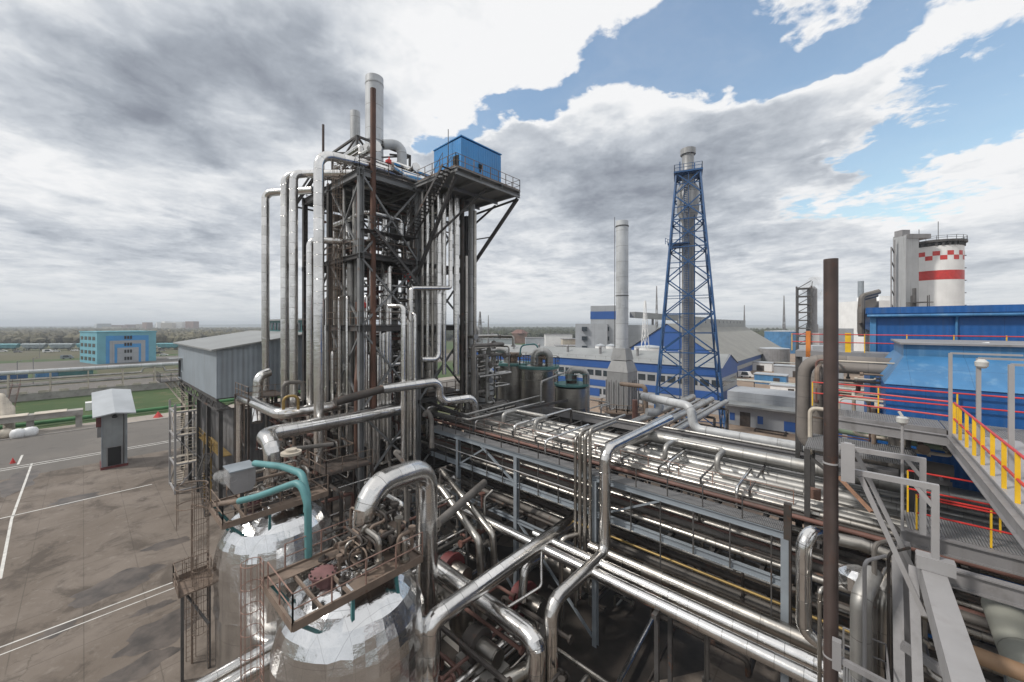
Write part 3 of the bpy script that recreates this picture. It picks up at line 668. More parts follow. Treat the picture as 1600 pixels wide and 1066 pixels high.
# ================================================================ storage tanks with platforms
def tank(ox, label, side):
    T = thing('tank', label, 'tank', (-17.0+ox, 8.2, 0), 'domed steel-clad tanks in the foreground')
    c = (-16.75+ox, 8.05, 0)
    build(MB().lathe(c, [(3.05,0.0),(3.05,1.2),(3.06,2.4),(3.08,3.7)], 40), 'shell', SHELL, T)
    prof = [(3.1,3.65),(3.1,4.3),(3.1,4.95),(3.12,5.5),(3.14,6.0),(3.12,6.5),(3.06,7.0),(2.95,7.45),(2.78,7.85),(2.53,8.22),(2.2,8.54),(1.8,8.8),(1.35,9.0),(0.85,9.13),(0.3,9.18)]
    build(MB().lathe(c, prof, 42, 0.019), 'dome', FOIL, T, smooth=5)
    x0, x1, y0, y1 = -18.3+ox, -14.7+ox, 4.9, 10.3
    m = MB()
    for (a, b) in (((x0,y0),(x1,y0)),((x1,y0),(x1,y1)),((x1,y1),(x0,y1)),((x0,y1),(x0,y0))):
        m.prism((a[0],a[1],9.4),(b[0],b[1],9.4),[(-0.05,-0.16),(0.05,-0.16),(0.05,0.16),(-0.05,0.16)])
    for k in range(1, 5): m.beam((x0,y0+k*1.08,9.36),(x1,y0+k*1.08,9.36),0.08,0.16)
    m.box(x0+0.05,x0+0.7,y0+0.05,y1-0.05,9.44,9.47); m.box(x1-0.75,x1-0.05,y0+2.3,y1-0.05,9.44,9.47); m.box(x0+0.7,x1-0.75,y0+3.9,y1-0.05,9.44,9.47)
    build(m, 'platform', BROWN, T)
    m = MB(); m.rail([(x0,y1,9.47),(x0,y0+0.9,9.47)], step=1.3, r=0.024); m.rail([(x0+0.9,y0,9.47),(x1,y0,9.47),(x1,y1,9.47)], step=1.35, r=0.024); build(m, 'railing', PINKR if side else BROWN, T)
    for (px_, py_) in ((x1-0.1,y0+0.3),(x1-0.1,y0+2.2),(x1-0.1,y0+4.1),(x0+0.1,y0+0.3),(x0+0.1,y0+2.2),(x1-1.8,y0+0.1)):
        dx, dy = px_-c[0], py_-c[1]; rr = sqrt(dx*dx+dy*dy); k = min(1, 2.4/rr)
        m = MB(); m.beam((px_,py_,9.25),(c[0]+dx*k*1.06,c[1]+dy*k*1.06,8.3),0.12); build(m, 'bracket', TEALD, T)
    hx, hy = -16.9+ox, 6.8
    m = MB(); m.lathe((hx,hy,9.0), [(0.42,0),(0.42,0.42),(0.54,0.42),(0.54,0.5),(0.3,0.54)], 24); build(m, 'manhole', FADED, T)
    for k in range(12): w_ = 2*pi*k/12; m = MB(); m.lathe((hx+0.48*cos(w_),hy+0.48*sin(w_),9.5), [(0.035,0),(0.035,0.08)], 6); build(m, 'bolt', DARKP, T)
    for (dx, dy, r, h) in ((-0.6,2.4,0.2,1.3),(0.9,2.9,0.16,1.0),(1.2,1.6,0.12,0.7),(-0.9,0.4,0.12,0.8),(0.7,-0.6,0.1,0.6),(1.3,0.3,0.1,0.9)):
        m = MB(); m.lathe((hx+dx,hy+dy,8.6), [(r,0),(r,h),(r*1.9,h),(r*1.9,h+0.08),(r*1.9,h+0.12),(r,h+0.12),(r*0.5,h+0.3)], 12); build(m, 'nozzle', DARKP, T)
    m = MB(); m.ladder(x0-0.1+0.4,y0-0.05,0.2,10.5,0,-1,cage=True); build(m, 'caged_ladder', PINKR if side else BROWN, T)
    return T
t2 = tank(0, 'near domed tank in crumpled silver cladding with a railed platform and round hatch', True)
t1 = tank(-10.1, 'farther domed tank in crumpled silver cladding behind the near one, under two teal pipes', False)
# small side balcony on the far tank
m = MB(); m.box(-29.2,-27.6,4.3,5.4,6.4,6.46)
bal = thing('side_balcony', 'small brown railed balcony hanging on the left of the farther tank', 'balcony', (-29.6,4.2,6.0))
p0_ = PZ(276,905,5.2); p1_ = PZ(330,905,5.2)
m = MB(); cxb, cyb = p0_.x*0.5+p1_.x*0.5, p0_.y*0.5+p1_.y*0.5
m.box(cxb-0.9,cxb+0.9,cyb-0.8,cyb+0.8,4.9,5.0); build(m, 'floor', BROWN, bal)
m = MB(); m.rail([(cxb+0.9,cyb-0.8,5),(cxb-0.9,cyb-0.8,5),(cxb-0.9,cyb+0.8,5),(cxb+0.9,cyb+0.8,5)], step=0.9, toe=0.3); build(m, 'railing', BROWN, bal)
m = MB(); m.ladder(cxb-0.9,cyb,0,5.9,-1,0,cage=True); build(m, 'caged_ladder', BROWN, bal)
m = MB(); m.beam((cxb+0.6,cyb-0.6,0),(cxb+0.6,cyb-0.6,4.9),0.14); m.beam((cxb+0.6,cyb+0.6,0),(cxb+0.6,cyb+0.6,4.9),0.14); m.beam((cxb-0.9,cyb-0.6,4.85),(cxb+1.6,cyb+0.4,3.2),0.1); build(m, 'support', STEELD, bal)
# roof ring guard of the farther tank (semi-circular hoop on its left)
p = PZ(300,783,9.6)
m = MB(); m.ring((p.x,p.y,10.5),0.75,0.03); m.ring((p.x,p.y,9.4),0.75,0.025)
for k in range(6): m.tube([(p.x+.75*cos(k),p.y+.75*sin(k),8.2),(p.x+.75*cos(k),p.y+.75*sin(k),10.5)],0.018,5)
m.beam((p.x,p.y,0),(p.x,p.y,9.4),0.1); m.beam((p.x,p.y,9.4),(-27.0,5.2,9.4),0.08)
one(m, 'hoop_guard', BROWN, 'ring-shaped brown guard hoop left of the farther tank platform', 'guard')
m = MB(); p = PZ(440,880,9.6)
# ducts from the tank tops
d2x, d2y = -17.4, 9.0
p_ = PD(590,742,19.6); q_ = PD(667,735,21.9)
pipe('huge shiny silver duct arching from the near tank over to the ground', [(d2x,d2y,8.6),(d2x,d2y,12.25),(q_.x,q_.y,11.9),(q_.x,q_.y,0)], 0.60, ALU, 1.25, name='duct', seg=24, n=7)
mm = thing('bolted_flange', 'bolted collar ring round the near tank\'s huge shiny duct', 'flange', (d2x,d2y,9.3)); build(MB().lathe((d2x,d2y,9.3),[(0.66,0),(0.66,0.08)],24),'ring',ALU2,mm)
pipe('big shiny silver duct rising from the farther tank and doubling back along the tower', [(-27.5,8.0,8.6),(-27.5,8.0,12.6),(-29.8,8.0,12.6),(-29.8,18.7,12.6),(-31.9,19.6,12.75)], 0.49, ALU, 0.95, name='duct', seg=22, n=6)
pipe('big shiny silver pipe with a shallow bend behind the farther tank\'s duct', [(-45.6,10.4,2.0),(-45.6,10.4,12.9),(-34.0,10.4,12.9),(-34.0,20.6,12.9),(-31.6,20.6,12.75)], 0.44, ALU, 0.9, seg=20)
pipe('shiny silver pipe stepping down beside the tower foot towards the rack', [(-27.0,15.2,15.1),(-27.0,20.7,15.1),(-27.0,20.7,13.25),(-26.5,24.2,13.25),(-26.4,24.6,10.6)], 0.38, ALU, 0.85, seg=20)
m = MB(); 
pipe('grimy brown pipe with flange joining the stepped silver pipe', [(-27.2,11.8,14.6),(-27.0,15.3,15.1)], 0.3, DARKP, None, seg=18)
# teal pipes between the tanks
q = PZ(482,865,9.0); cx0, cy0 = q.x, q.y
P1 = PD(405,778,19.2); P2 = PD(455,757,18.2)
a0 = PZ(350,790,10.6)
pipe('thick teal pipe bending down between the tanks, the lower of two', [(PD(402,776,18.6)),(PD(470,752,17.6)),(PD(481,790,17.3)),(PD(482,870,17.3))], 0.155, TEAL, 0.55, group='teal vent pipes')
pipe('brown stub pipe joined to the end of the lower teal pipe', [PD(346,787,19.6),PD(374,783,19.2)], 0.12, BROWN)
pipe('straight teal stretch with a scuffed end leading into the lower teal bend', [PD(374,783,19.2),PD(402,776,18.6)], 0.155, TEAL, None, group='teal vent pipes')
pipe('thick teal pipe coming from the grey box, the upper of two', [PD(398,724,21.5),PD(440,729,20.2),PD(472,740,19.0),PD(480,775,18.4),PD(480,800,18.0)], 0.17, TEAL, 0.7, group='teal vent pipes')
p = PD(378,740,22.0)
gb = thing('grey_box', 'blue-grey sheet-metal silencer box venting steam beside the upper teal pipe', 'silencer box', (p.x,p.y,p.z-0.9))
m = MB(); m.box(p.x-0.7,p.x+0.7,p.y-0.7,p.y+0.5,p.z-0.5,p.z+0.4); m.prism((p.x-0.7,p.y-0.1,p.z-0.5),(p.x+0.7,p.y-0.1,p.z-0.5),[(-0.6,0),(-0.4,-0.35),(0.4,-0.35),(0.6,0)]); build(m, 'casing', STEELM, gb)
m = MB(); m.box(p.x-0.75,p.x+0.75,p.y-0.75,p.y+0.55,p.z+0.4,p.z+0.46); build(m, 'lid', STEELB, gb)
m = MB(); m.beam((p.x,p.y,4),(p.x,p.y,p.z-0.8),0.16); build(m, 'support_post', STEELD, gb)
# ================================================================ corrugated shed on stilts
sx0, sx1, sy0, sy1, sz0, sz1 = -70.0, -47.1, 8.8, 26.0, 12.7, 17.5
sh = thing('shed', 'grey corrugated-sheet building raised on dark steel stilts', 'shed', (-58,17,0))
m = MB(); m.box(sx0,sx1,sy0,sy0+0.1,sz0,sz1); m.box(sx1-0.1,sx1,sy0+0.1,sy1,sz0,sz1); m.box(sx0,sx0+0.1,sy0+0.1,sy1,sz0,sz1); m.box(sx0+0.1,sx1-0.1,sy1-0.1,sy1,sz0,sz1); build(m, 'wall', GREYS, sh)
m = MB(); rz = 19.0; e = 0.5
xm = (sx0+sx1)/2; ym = 17.5
m.add([(sx0-e,sy0-e,sz1-0.05),(sx1+e,sy0-e,sz1-0.05),(sx1+e,ym,rz),(sx0-e,ym,rz),(sx0-e,sy1+e,sz1-0.05),(sx1+e,sy1+e,sz1-0.05),(sx0-e,sy0-e,sz1+0.1),(sx1+e,sy0-e,sz1+0.1),(sx1+e,ym,rz+.15),(sx0-e,ym,rz+.15),(sx0-e,sy1+e,sz1+0.1),(sx1+e,sy1+e,sz1+0.1)],
      [(0,3,2,1),(3,4,5,2),(6,7,8,9),(9,8,11,10),(0,1,7,6),(1,2,8,7),(2,5,11,8),(5,4,10,11),(4,3,9,10),(3,0,6,9)])
build(m, 'roof', ROOFS, sh, smooth=0)
m = MB(); m.add([(sx1-0.1,sy0,sz1),(sx1-0.1,ym,rz),(sx1-0.1,sy1,sz1)],[(0,1,2)]); build(m, 'gable_panel', GREYS, sh, 0); m = MB(); m.add([(sx0+0.1,sy0,sz1),(sx0+0.1,ym,rz),(sx0+0.1,sy1,sz1)],[(0,1,2)]); build(m, 'gable_panel', GREYS, sh, 0)
m = MB(); m.box(-64,-50,18.2,22.5,18.7,20.6); build(m, 'roof_lantern', TEALD, sh)
m = MB(); m.box(-64.4,-49.6,17.8,22.9,20.6,20.8); build(m, 'lantern_roof', ROOFS, sh)
m = MB()
for k in range(9): m.box(-63.3+k*1.5,-62.3+k*1.5,18.14,18.18,19.3,20.3)
build(m, 'lantern_windows', GLASS, sh)
m = MB(); m.box(sx0,sx1,sy0,sy1,sz0-0.12,sz0-0.02)
for y in (sy0+0.1, (sy0+sy1)/2, sy1-0.1):
    m.beam((sx0,y,sz0-0.25),(sx1,y,sz0-0.25),0.2,0.2); m.beam((sx0,y,sz0-1.2),(sx1,y,sz0-1.2),0.16,0.16)
    for k in range(16):
        x = sx0+k*(sx1-sx0)/16; dx = (sx1-sx0)/16
        m.beam((x,y,sz0-0.25 if k%2 else sz0-1.2),(x+dx,y,sz0-1.2 if k%2 else sz0-0.25),0.09)
for x in (sx0+0.1, sx1-0.1):
    m.beam((x,sy0,sz0-1.2),(x,sy1,sz0-1.2),0.16); 
    for k in range(8):
        y = sy0+k*(sy1-sy0)/8; m.beam((x,y,sz0-0.25 if k%2 else sz0-1.2),(x,y+(sy1-sy0)/8,sz0-1.2 if k%2 else sz0-0.25),0.09)
build(m, 'floor_truss', STEELD, sh)
for x in (-69.5,-64,-58.5,-53,-47.5):
    for y in (9.2, 17.4, 25.6):
        m = MB(); m.ibeam((x,y,0),(x,y,sz0-1.2),0.35,0.35); build(m, 'stilt', STEELD, sh)
m = MB(); m.box(-69.0,-68.0,8.68,8.76,13.0,15.2); build(m, 'door', BLACK, sh)
m = MB(); m.beam((-69.6,8.2,15.55),(-66.6,8.2,15.55),1.3,0.06); build(m, 'door_canopy', ROOFS, sh)
m = MB(); m.box(-69.9,-66.5,6.6,8.7,12.6,12.68); m.rail([(-66.5,8.7,12.68),(-66.5,6.6,12.68),(-69.9,6.6,12.68)],step=1.2); build(m, 'landing', STEELD, sh)
# enclosure below the shed
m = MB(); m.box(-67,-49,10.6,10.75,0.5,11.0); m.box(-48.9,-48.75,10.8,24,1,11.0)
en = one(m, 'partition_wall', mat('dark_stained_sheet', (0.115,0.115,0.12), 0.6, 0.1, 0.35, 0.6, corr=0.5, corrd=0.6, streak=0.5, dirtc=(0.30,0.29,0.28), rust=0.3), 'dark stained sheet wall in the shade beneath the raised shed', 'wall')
# yellow stair platform on its front
ys = thing('yellow_walkway', 'yellow railed walkway and stair in front of the dark wall under the shed', 'walkway', (-52,9.6,0))
m = MB(); m.box(-59,-47.8,9.2,10.2,6.6,6.68); m.rail([(-59,9.2,6.68),(-47.8,9.2,6.68)],step=1.2); build(m, 'upper_walkway', BRASS, ys)
m = MB(); m.box(-59,-47.8,9.1,10.2,3.4,3.48); m.rail([(-59,9.1,3.48),(-47.8,9.1,3.48)],step=1.2); m.stairs((-50.5,8.8,6.6),(-54.5,8.8,3.4),0.7,0,1); m.stairs((-54.5,8.8,3.4),(-50.5,8.8,0.1),0.7,0,1); build(m, 'lower_walkway', STEELD, ys)
m = MB()
for x in (-59,-55,-51.5,-47.9): m.beam((x,9.15,0),(x,9.15,7.7),0.14)
build(m, 'posts', BRASS, ys)
# zig-zag stair tower at the left end of the shed
sp0 = PZ(281,768,0); tx, ty = sp0.x, sp0.y
stt = thing('stair_tower', 'grey zigzag stair tower leading up to the shed door', 'stair tower', (tx,ty,0))
m = MB()
X0, X1, Y0, Y1 = tx-3.6, tx+0.6, ty-0.5, ty+1.9
for x in (X0, X1):
    for y in (Y0, Y1): m.beam((x,y,0),(x,y,10.6),0.2)
for z in (0.3,3.4,6.8,9.6):
    for y in (Y0,Y1): m.beam((X0,y,z),(X1,y,z),0.16)
    for x in (X0,X1): m.beam((x,Y0,z),(x,Y1,z),0.16)
m.beam((X1,Y0,0.3),(X1,Y1,3.4),0.1); m.beam((X1,Y1,3.4),(X1,Y0,6.8),0.1); m.beam((X1,Y0,6.8),(X1,Y1,9.6),0.1)
m.beam((X0,Y0,0.3),(X1,Y0,3.4),0.1); m.beam((X1,Y0,6.8),(X0,Y0,9.6),0.1)
build(m, 'frame', STEELP, stt)
for i, (z0, z1) in enumerate(((0.1,3.4),(3.4,6.8),(6.8,9.6))):
    m = MB(); a, b = (X0+0.9, X1-0.9) if i % 2 == 0 else (X1-0.9, X0+0.9); y = Y0+0.6 if i % 2 == 0 else Y1-0.6
    m.stairs((a,y,z0),(b,y,z1),1.0,0,1,n=9); build(m, 'stair_flight', CREAM, stt)
m = MB()
for z in (3.4,6.8,9.6):
    for xa_,xb_,xr_ in ((X0,X0+0.9,X0),(X1-0.9,X1,X1)): m = MB(); m.box(xa_,xb_,Y0,Y1,z,z+0.05); m.rail([(xr_,Y0,z+.05),(xr_,Y1,z+.05)],step=1.2); build(m, 'landing', CREAM, stt)
m = MB(); m.stairs((X0+0.4,Y1-0.5,9.6),(-68.6,7.6,12.6),0.9,0.35,0.94); build(m, 'upper_stair', CREAM, stt)
# kiosk tower on the lot
kx, ky = PZ(179,731,0).x, PZ(179,731,0).y
kk = thing('kiosk', 'narrow grey stair-head tower with an oversized folded roof on the concrete lot', 'kiosk', (kx-2,ky,0))
m = MB(); m.box(kx-4,kx,ky-1.2,ky+1.2,0.35,7.9); build(m, 'wall', mat('kiosk_sheet', (0.25,0.27,0.28), 0.6, 0, 0.12, 0.5, corr=0.6, corrd=0.3, streak=0.5, dirtc=(0.15,0.14,0.13)), kk)
m = MB(); m.box(kx-4.1,kx+0.1,ky-1.35,ky+1.35,0.0,0.35); build(m, 'plinth', CLOTHR, kk)
m = MB(); m.box(kx+0.01,kx+0.06,ky-0.65,ky+0.65,0.4,2.9); build(m, 'door', BLACK, kk)
m = MB(); z0, z1 = 7.75, 10.0; xa, xb = kx+1.0, kx-8.5
m.add([(xa,ky-2.1,z0-0.35),(xa,ky,z0),(xa,ky+2.1,z0-0.35),(xb,ky-2.1,z1-0.35),(xb,ky,z1),(xb,ky+2.1,z1-0.35),
       (xa,ky-2.1,z0-0.2),(xa,ky,z0+.15),(xa,ky+2.1,z0-0.2),(xb,ky-2.1,z1-0.2),(xb,ky,z1+.15),(xb,ky+2.1,z1-0.2)],
      [(0,1,4,3),(1,2,5,4),(6,9,10,7),(7,10,11,8),(0,6,7,1),(1,7,8,2),(3,4,10,9),(4,5,11,10),(0,3,9,6),(2,8,11,5)])
build(m, 'roof', ROOFP, kk, 0)
m = MB(); m.beam((kx-4,ky-1,7.9),(kx-8,ky-1,9.5),0.14); m.beam((kx-4,ky+1,7.9),(kx-8,ky+1,9.5),0.14); m.beam((kx-4,ky,5.5),(kx-7.8,ky,9.3),0.14); build(m, 'roof_bracket', STEELD, kk)
m = MB(); m.box(kx-1.6,kx-0.6,ky-1.75,ky-1.21,5.9,7.2); build(m, 'red_box', CLOTHR, kk)
for sx_ in (-1.22,1.22): m = MB(); m.beam((kx+0.02,ky+sx_,0.35),(kx+0.02,ky+sx_,7.7),0.1); build(m, 'corner_trim', STEELB, kk)
m = MB(); m.beam((kx+0.07,ky-0.72,0.4),(kx+0.07,ky-0.72,2.95),0.1); m.beam((kx+0.07,ky+0.72,0.4),(kx+0.07,ky+0.72,2.95),0.1); m.beam((kx+0.07,ky-0.77,2.99),(kx+0.07,ky+0.77,2.99),0.1); build(m, 'door_frame', STEELM, kk)
m = MB(); m.tube([(kx+0.06,ky+0.9,0.4),(kx+0.06,ky+0.9,7.6)],0.05,8); build(m, 'downpipe', STEELD, kk)
m = MB(); m.box(kx-1.4,kx-0.7,ky-1.65,ky-1.21,4.4,5.8); build(m, 'grey_box', STEELM, kk)
m = MB(); m.lathe((kx+0.5,ky,7.1),[(0.25,0),(0.3,0.15),(0.12,0.45)],10); build(m, 'lamp', BLACK, kk)
# ================================================================ pipe rack
ORD = ['first','second','third','fourth','fifth','sixth','seventh','eighth','ninth','tenth','eleventh','twelfth','thirteenth','fourteenth','fifteenth','sixteenth','seventeenth']
rack = thing('pipe_rack', 'long blue-grey steel pipe rack with three tiers crossing the middle of the yard', 'pipe rack', (-12, 27, 0))
RF, RM, RR = 21.3, 27.0, 32.5
for a in (-31.7,-25.2,-18.65,-12.1,-2.4,4.0):
    for b in (RF, RM, RR):
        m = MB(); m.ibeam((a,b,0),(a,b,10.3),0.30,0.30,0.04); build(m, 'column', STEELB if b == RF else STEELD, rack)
for z, h in ((10.45,0.34),(8.25,0.34),(5.6,0.26)):
    for b in (RF, RM, RR):
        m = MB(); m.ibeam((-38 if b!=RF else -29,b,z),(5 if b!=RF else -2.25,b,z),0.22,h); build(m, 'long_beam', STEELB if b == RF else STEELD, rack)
    m = MB(); a = -31.7
    while a < 5: m.ibeam((a,RF,z-0.05),(a,RR,z-0.05),0.18,h*0.8); a += 2.18
    build(m, 'cross_beams', STEELD, rack)
m = MB(); m.beam((-18.5,RF-0.05,8.2),(-22.5,RF-0.05,10.4),0.14); m.beam((-25.1,RF,5.6),(-18.8,RF,0.3),0.14); m.beam((-18.5,RF,5.6),(-12.2,RF,0.4),0.14); m.beam((-25.1,RF,8.2),(-21.8,RF,10.3),0.12); m.beam((-12,RF,8.2),(-8,RF,10.3),0.1)
build(m, 'brace', STEELB, rack)
m = MB(); m.box(-29,-2.3,RF-0.1,RF+0.85,10.64,10.68); build(m, 'walkway', GRATE, rack)
m = MB(); m.rail([(-29,RF-0.08,10.68),(-2.3,RF-0.08,10.68)], step=1.75, r=0.028); build(m, 'railing', STEELD, rack)
m = MB(); m.rail([(-28,RF+2.2,10.68),(-2.3,RF+2.2,10.68)], step=1.9, r=0.02); build(m, 'railing', PINKR, rack)
for k in range(16): a_ = -28.4+k*1.7; m = MB(); m.beam((a_,RF-0.14,8.1-1.5*(k%3==0)),(a_,RF-0.14,10.3),0.06); build(m, 'hanger_rod', STEELD, rack)
m = MB(); m.tube([(-28.5,RF-0.2,9.35),(-12.5,RF-0.2,9.35)],0.04,6); build(m, 'thin_line', STEELP, rack)
m = MB(); m.beam((-2.3,RF,0),(-2.3,RF,11.9),0.28); build(m, 'end_post', DARKP, rack)
# top tier
top = [(22.5,10.93,0.11,REDP),(22.95,10.9,0.09,DARKP),(23.25,11.0,0.20,ALU2),(23.8,11.0,0.24,ALU3),(24.4,11.0,0.22,ALU3),(24.95,11.0,0.19,ALU2),(25.45,11.0,0.20,ALU3),(25.95,10.95,0.16,ALU3),(26.4,11.05,0.26,ALU3),(27.5,11.0,0.20,ALU3),(28.0,10.9,0.16,ALU2),(28.5,11.0,0.24,ALU3),(29.1,10.95,0.15,DARKP)]
for i, (b, z, r, mt) in enumerate(top):
    e = 9.5; d0 = -29+random.uniform(-3,2)
    desc = {'faded':''}; nm = 'oxide red' if mt is REDP else 'grimy dark' if mt is DARKP else 'pale weathered' if mt is ALU3 else 'dull silver'
    pts = [(d0,b,z-1.6),(d0,b,z),(e,b,z)] if i % 3 else [(d0-3,b,z),(e,b,z)]
    pipe('%s pipe on the rack top tier, %s behind the front walkway' % (nm, ORD[i]), pts, r, mt, 0.4, group='pipes along the rack top tier')
mid = [(21.9,8.65,0.16,ALU2),(22.35,8.6,0.11,DARKP),(22.8,8.7,0.2,DULLP),(23.3,8.65,0.15,REDP),(23.75,8.7,0.2,ALU2),(24.3,8.7,0.22,DARKP),(24.9,8.7,0.2,DULLP),(25.5,8.65,0.16,DARKP),(26.2,8.7,0.24,ALU2),(28,8.7,0.3,ALU2),(29.5,8.7,0.25,DULLP)]
for i, (b, z, r, mt) in enumerate(mid):
    nm = 'oxide red' if mt is REDP else 'grimy dark' if mt is DARKP else 'grey painted' if mt is DULLP else 'dull silver'
    pipe('%s pipe on the rack middle tier, %s from the front beam' % (nm, ORD[i]), [(-34,b,z),(9.5,b,z)], r, mt, group='pipes along the rack middle tier')
low = [(21.75,6.95,0.07,BRASS),(22.0,5.95,0.14,DARKP),(22.6,6.0,0.22,DULLP),(23.3,5.95,0.16,ALU2),(24.0,6.0,0.2,DARKP),(24.8,6.0,0.24,ALU2),(26,6,0.2,DULLP)]
for i, (b, z, r, mt) in enumerate(low):
    nm = 'thin yellowish' if mt is BRASS else 'grimy dark' if mt is DARKP else 'grey painted' if mt is DULLP else 'dull silver'
    pipe('%s pipe on the rack lowest tier, %s from the front columns' % (nm, ORD[i]), [(-30 if i else -14,b,z),(9,b,z)], r, mt, group='pipes along the rack lowest tier')
for k,(a,b0,b1,z,r,lb) in enumerate(((-24.5,22.6,29.5,11.75,0.10,'thin silver crossover pipe hooked over the rack, farthest left'),(-20.5,23.2,31.5,11.9,0.13,'silver crossover pipe hooked over the rack left of the drop bundle'),(-16.8,22.4,28.6,11.6,0.09,'thin silver crossover pipe hooked over the rack just behind the drop bundle'),(-8.4,23.5,26.5,11.7,0.10,'thin silver crossover pipe hooked over the rack right of the large drop pipe'),(-4.6,22.6,26.3,11.55,0.09,'thin silver crossover pipe hooked over the rack near its right end'))):
    pipe(lb,[(a,b0,10.4),(a,b0,z),(a,b1,z),(a,b1,10.4)],r,ALU,0.3,group='crossover pipes on the rack')
for k,(a0,a1,b,z,r,lb) in enumerate(((-22.5,-19.0,24.0,12.0,0.17,'raised expansion loop on the rack left half'),(-9.0,-6.0,24.6,11.9,0.16,'raised expansion loop on the rack right half'))):
    pipe('silver pipe with a '+lb,[(a0-5,b,11.45),(a0,b,11.45),(a0,b,z+0.4),(a0,b+1.6,z+0.4),(a1,b+1.6,z+0.4),(a1,b,z+0.4),(a1,b,11.45),(a1+4,b,11.45)],r,ALU3,0.35)
for k in range(11):
    a = -27.6+k*2.35; m = MB()
    for b in (23.0,26.9,29.6): m.beam((a,b,10.6),(a,b,11.45),0.09)
    m.beam((a,22.9,11.47),(a,29.7,11.47),0.09,0.07); one(m,'pipe_strap',STEELD,'low dark steel strap frame straddling the pipes on the rack top','strap frame','strap frames on the rack top')
# cable tray / pipe bridge along the rear
tr = thing('cable_tray', 'long grey cable tray edging the rear of the pipe rack', 'cable tray', (-16,32.5,10.7))
m = MB(); m.box(-38,4,32.2,32.95,10.72,10.78); m.box(-38,4,32.2,32.24,10.78,11.25); m.box(-38,4,32.91,32.95,10.78,11.25); build(m, 'trough', STEELM, tr)
m = MB()
for k in range(15): m = MB(); m.beam((-37+k*2.9,32.15,11.3),(-37+k*2.9,33.0,11.3),0.12)
build(m, 'brackets', STEELP, tr)
pipe('pale thin pipe lying on the front lip of the rear cable tray', [(-23,32.0,11.55),(-3,32.0,11.55)], 0.11, ALU3)
# bent large pipe above the top tier
pipe('large pale silver pipe dropping onto the rack top tier with a hooked left end', [(-13.2,26.6,10.9),(-11.2,27.3,12.0),(9,27.3,12.0)], 0.36, ALU3, 0.9, seg=18)
pipe('pale silver pipe hugging the hooked large pipe on the rack from below', [(-13.4,27.4,10.9),(-11.4,28.0,11.6),(9,28.0,11.6)], 0.24, ALU3, 0.8)
# frame standing over the rear left of the rack
gf = thing('pipe_gantry', 'dark steel gantry of low posts carrying thin white pipes over the rack left end', 'gantry', (-25,29,10.6))
q0 = PZ(740,655,11.9); q1 = PZ(905,622,11.9); q2 = PZ(932,625,11.5)
m = MB(); m.beam(q0,q1,0.16,0.25); m.beam((q0.x,q0.y,10.7),q0,0.16); m.beam((q1.x,q1.y,8),q1,0.22); m.beam((q1.x+0.8,q1.y-0.4,8),(q1.x+0.8,q1.y-0.4,11.9),0.35,0.16); m.beam(q0,(q0.x-8,q0.y+0.5,12.4),0.16,0.25); build(m, 'frame', STEELD, gf)
for k, (u, v, lb) in enumerate((((728,648),(846,618),'upper'),((732,656),(850,628),'lower'))):
    a = PZ(*u,12.0); b_ = PZ(*v,12.0); pipe('%s of two thin white pipes climbing across the gantry at the rack left end'%lb, [a-V((0.8,0,0)),a,b_], 0.1, ALU3, 0.2)
q = PZ(845,597,14.2)
pipe('thin white pipe rising from the rack then running level to the small tank', [(q.x,q.y,9),(q.x,q.y,q.z),PZ(893,578,14.4)], 0.11, ALU3, 0.4)
# bundle of thin verticals with hooked tops in front of the rack
bun = [(899,683,'leftmost'),(906,676,'second from left of four'),(914,680,'third from left of four'),(922,672,'rightmost')]
for k, (px, py, lb) in enumerate(bun):
    p = PB(px, py, 20.75-0.1*(k%2)); r = 0.10+0.02*(k%3)
    pipe('slim hooked silver drop pipe at the rack front, %s' % lb, [(p.x,p.y+2.6+k*0.7,p.z+0.03*k),(p.x,p.y,p.z+0.03*k),(p.x,p.y,2.2+k*0.8)], r, ALU2, 0.35, group='slim hooked pipes at the rack front')
p = PB(877,832,19.6)
pipe('slim silver pipe below the rack bending down from a horizontal run', [(p.x+1.2,p.y+2.5,6.9),(p.x,p.y,6.9),(p.x,p.y,1.2)], 0.15, ALU2, 0.4)
# the tall pipe in front of the rack and the big lines of the foreground
pipe('large silver pipe dropping in front of the rack, then elbowing forward and down', [(-11,31.0,12.6),(-11,20.5,12.6),(-11,20.5,6.6),(-11,15.1,6.5),(-11,15.1,0)], 0.33, ALU, 0.75, seg=22, n=6)
pipe('thick silver pipe slanting under the rack and elbowing down left of centre', [(-14.3,27.5,6.8),(-14.45,11.4,6.5),(-14.5,10.6,6.4),(-14.5,10.6,0)], 0.43, ALU, 1.35, seg=22, n=7)
pipe('thickest silver pipe passing beneath the slanting one and elbowing down at bottom centre', [(-23.5,14.6,5.2),(-11.8,14.3,5.1),(-11.2,14.2,5.0),(-11.2,14.0,0)], 0.46, ALU, 1.5, seg=22, n=7)
pipe('bright silver pipe along the rack foot, nearest of three side by side', [(-30,18.7,6.4),(7,18.7,6.4)], 0.29, ALU, seg=20, group='large pipes along the rack foot')
pipe('bright silver pipe along the rack foot, middle of three side by side', [(-15.5,19.5,6.5),(7,19.5,6.5)], 0.28, ALU, seg=20, group='large pipes along the rack foot')
pipe('dull silver pipe along the rack foot, farthest and thickest of three side by side', [(-12,20.5,6.6),(7,20.5,6.6)], 0.34, ALU2, seg=20, group='large pipes along the rack foot')
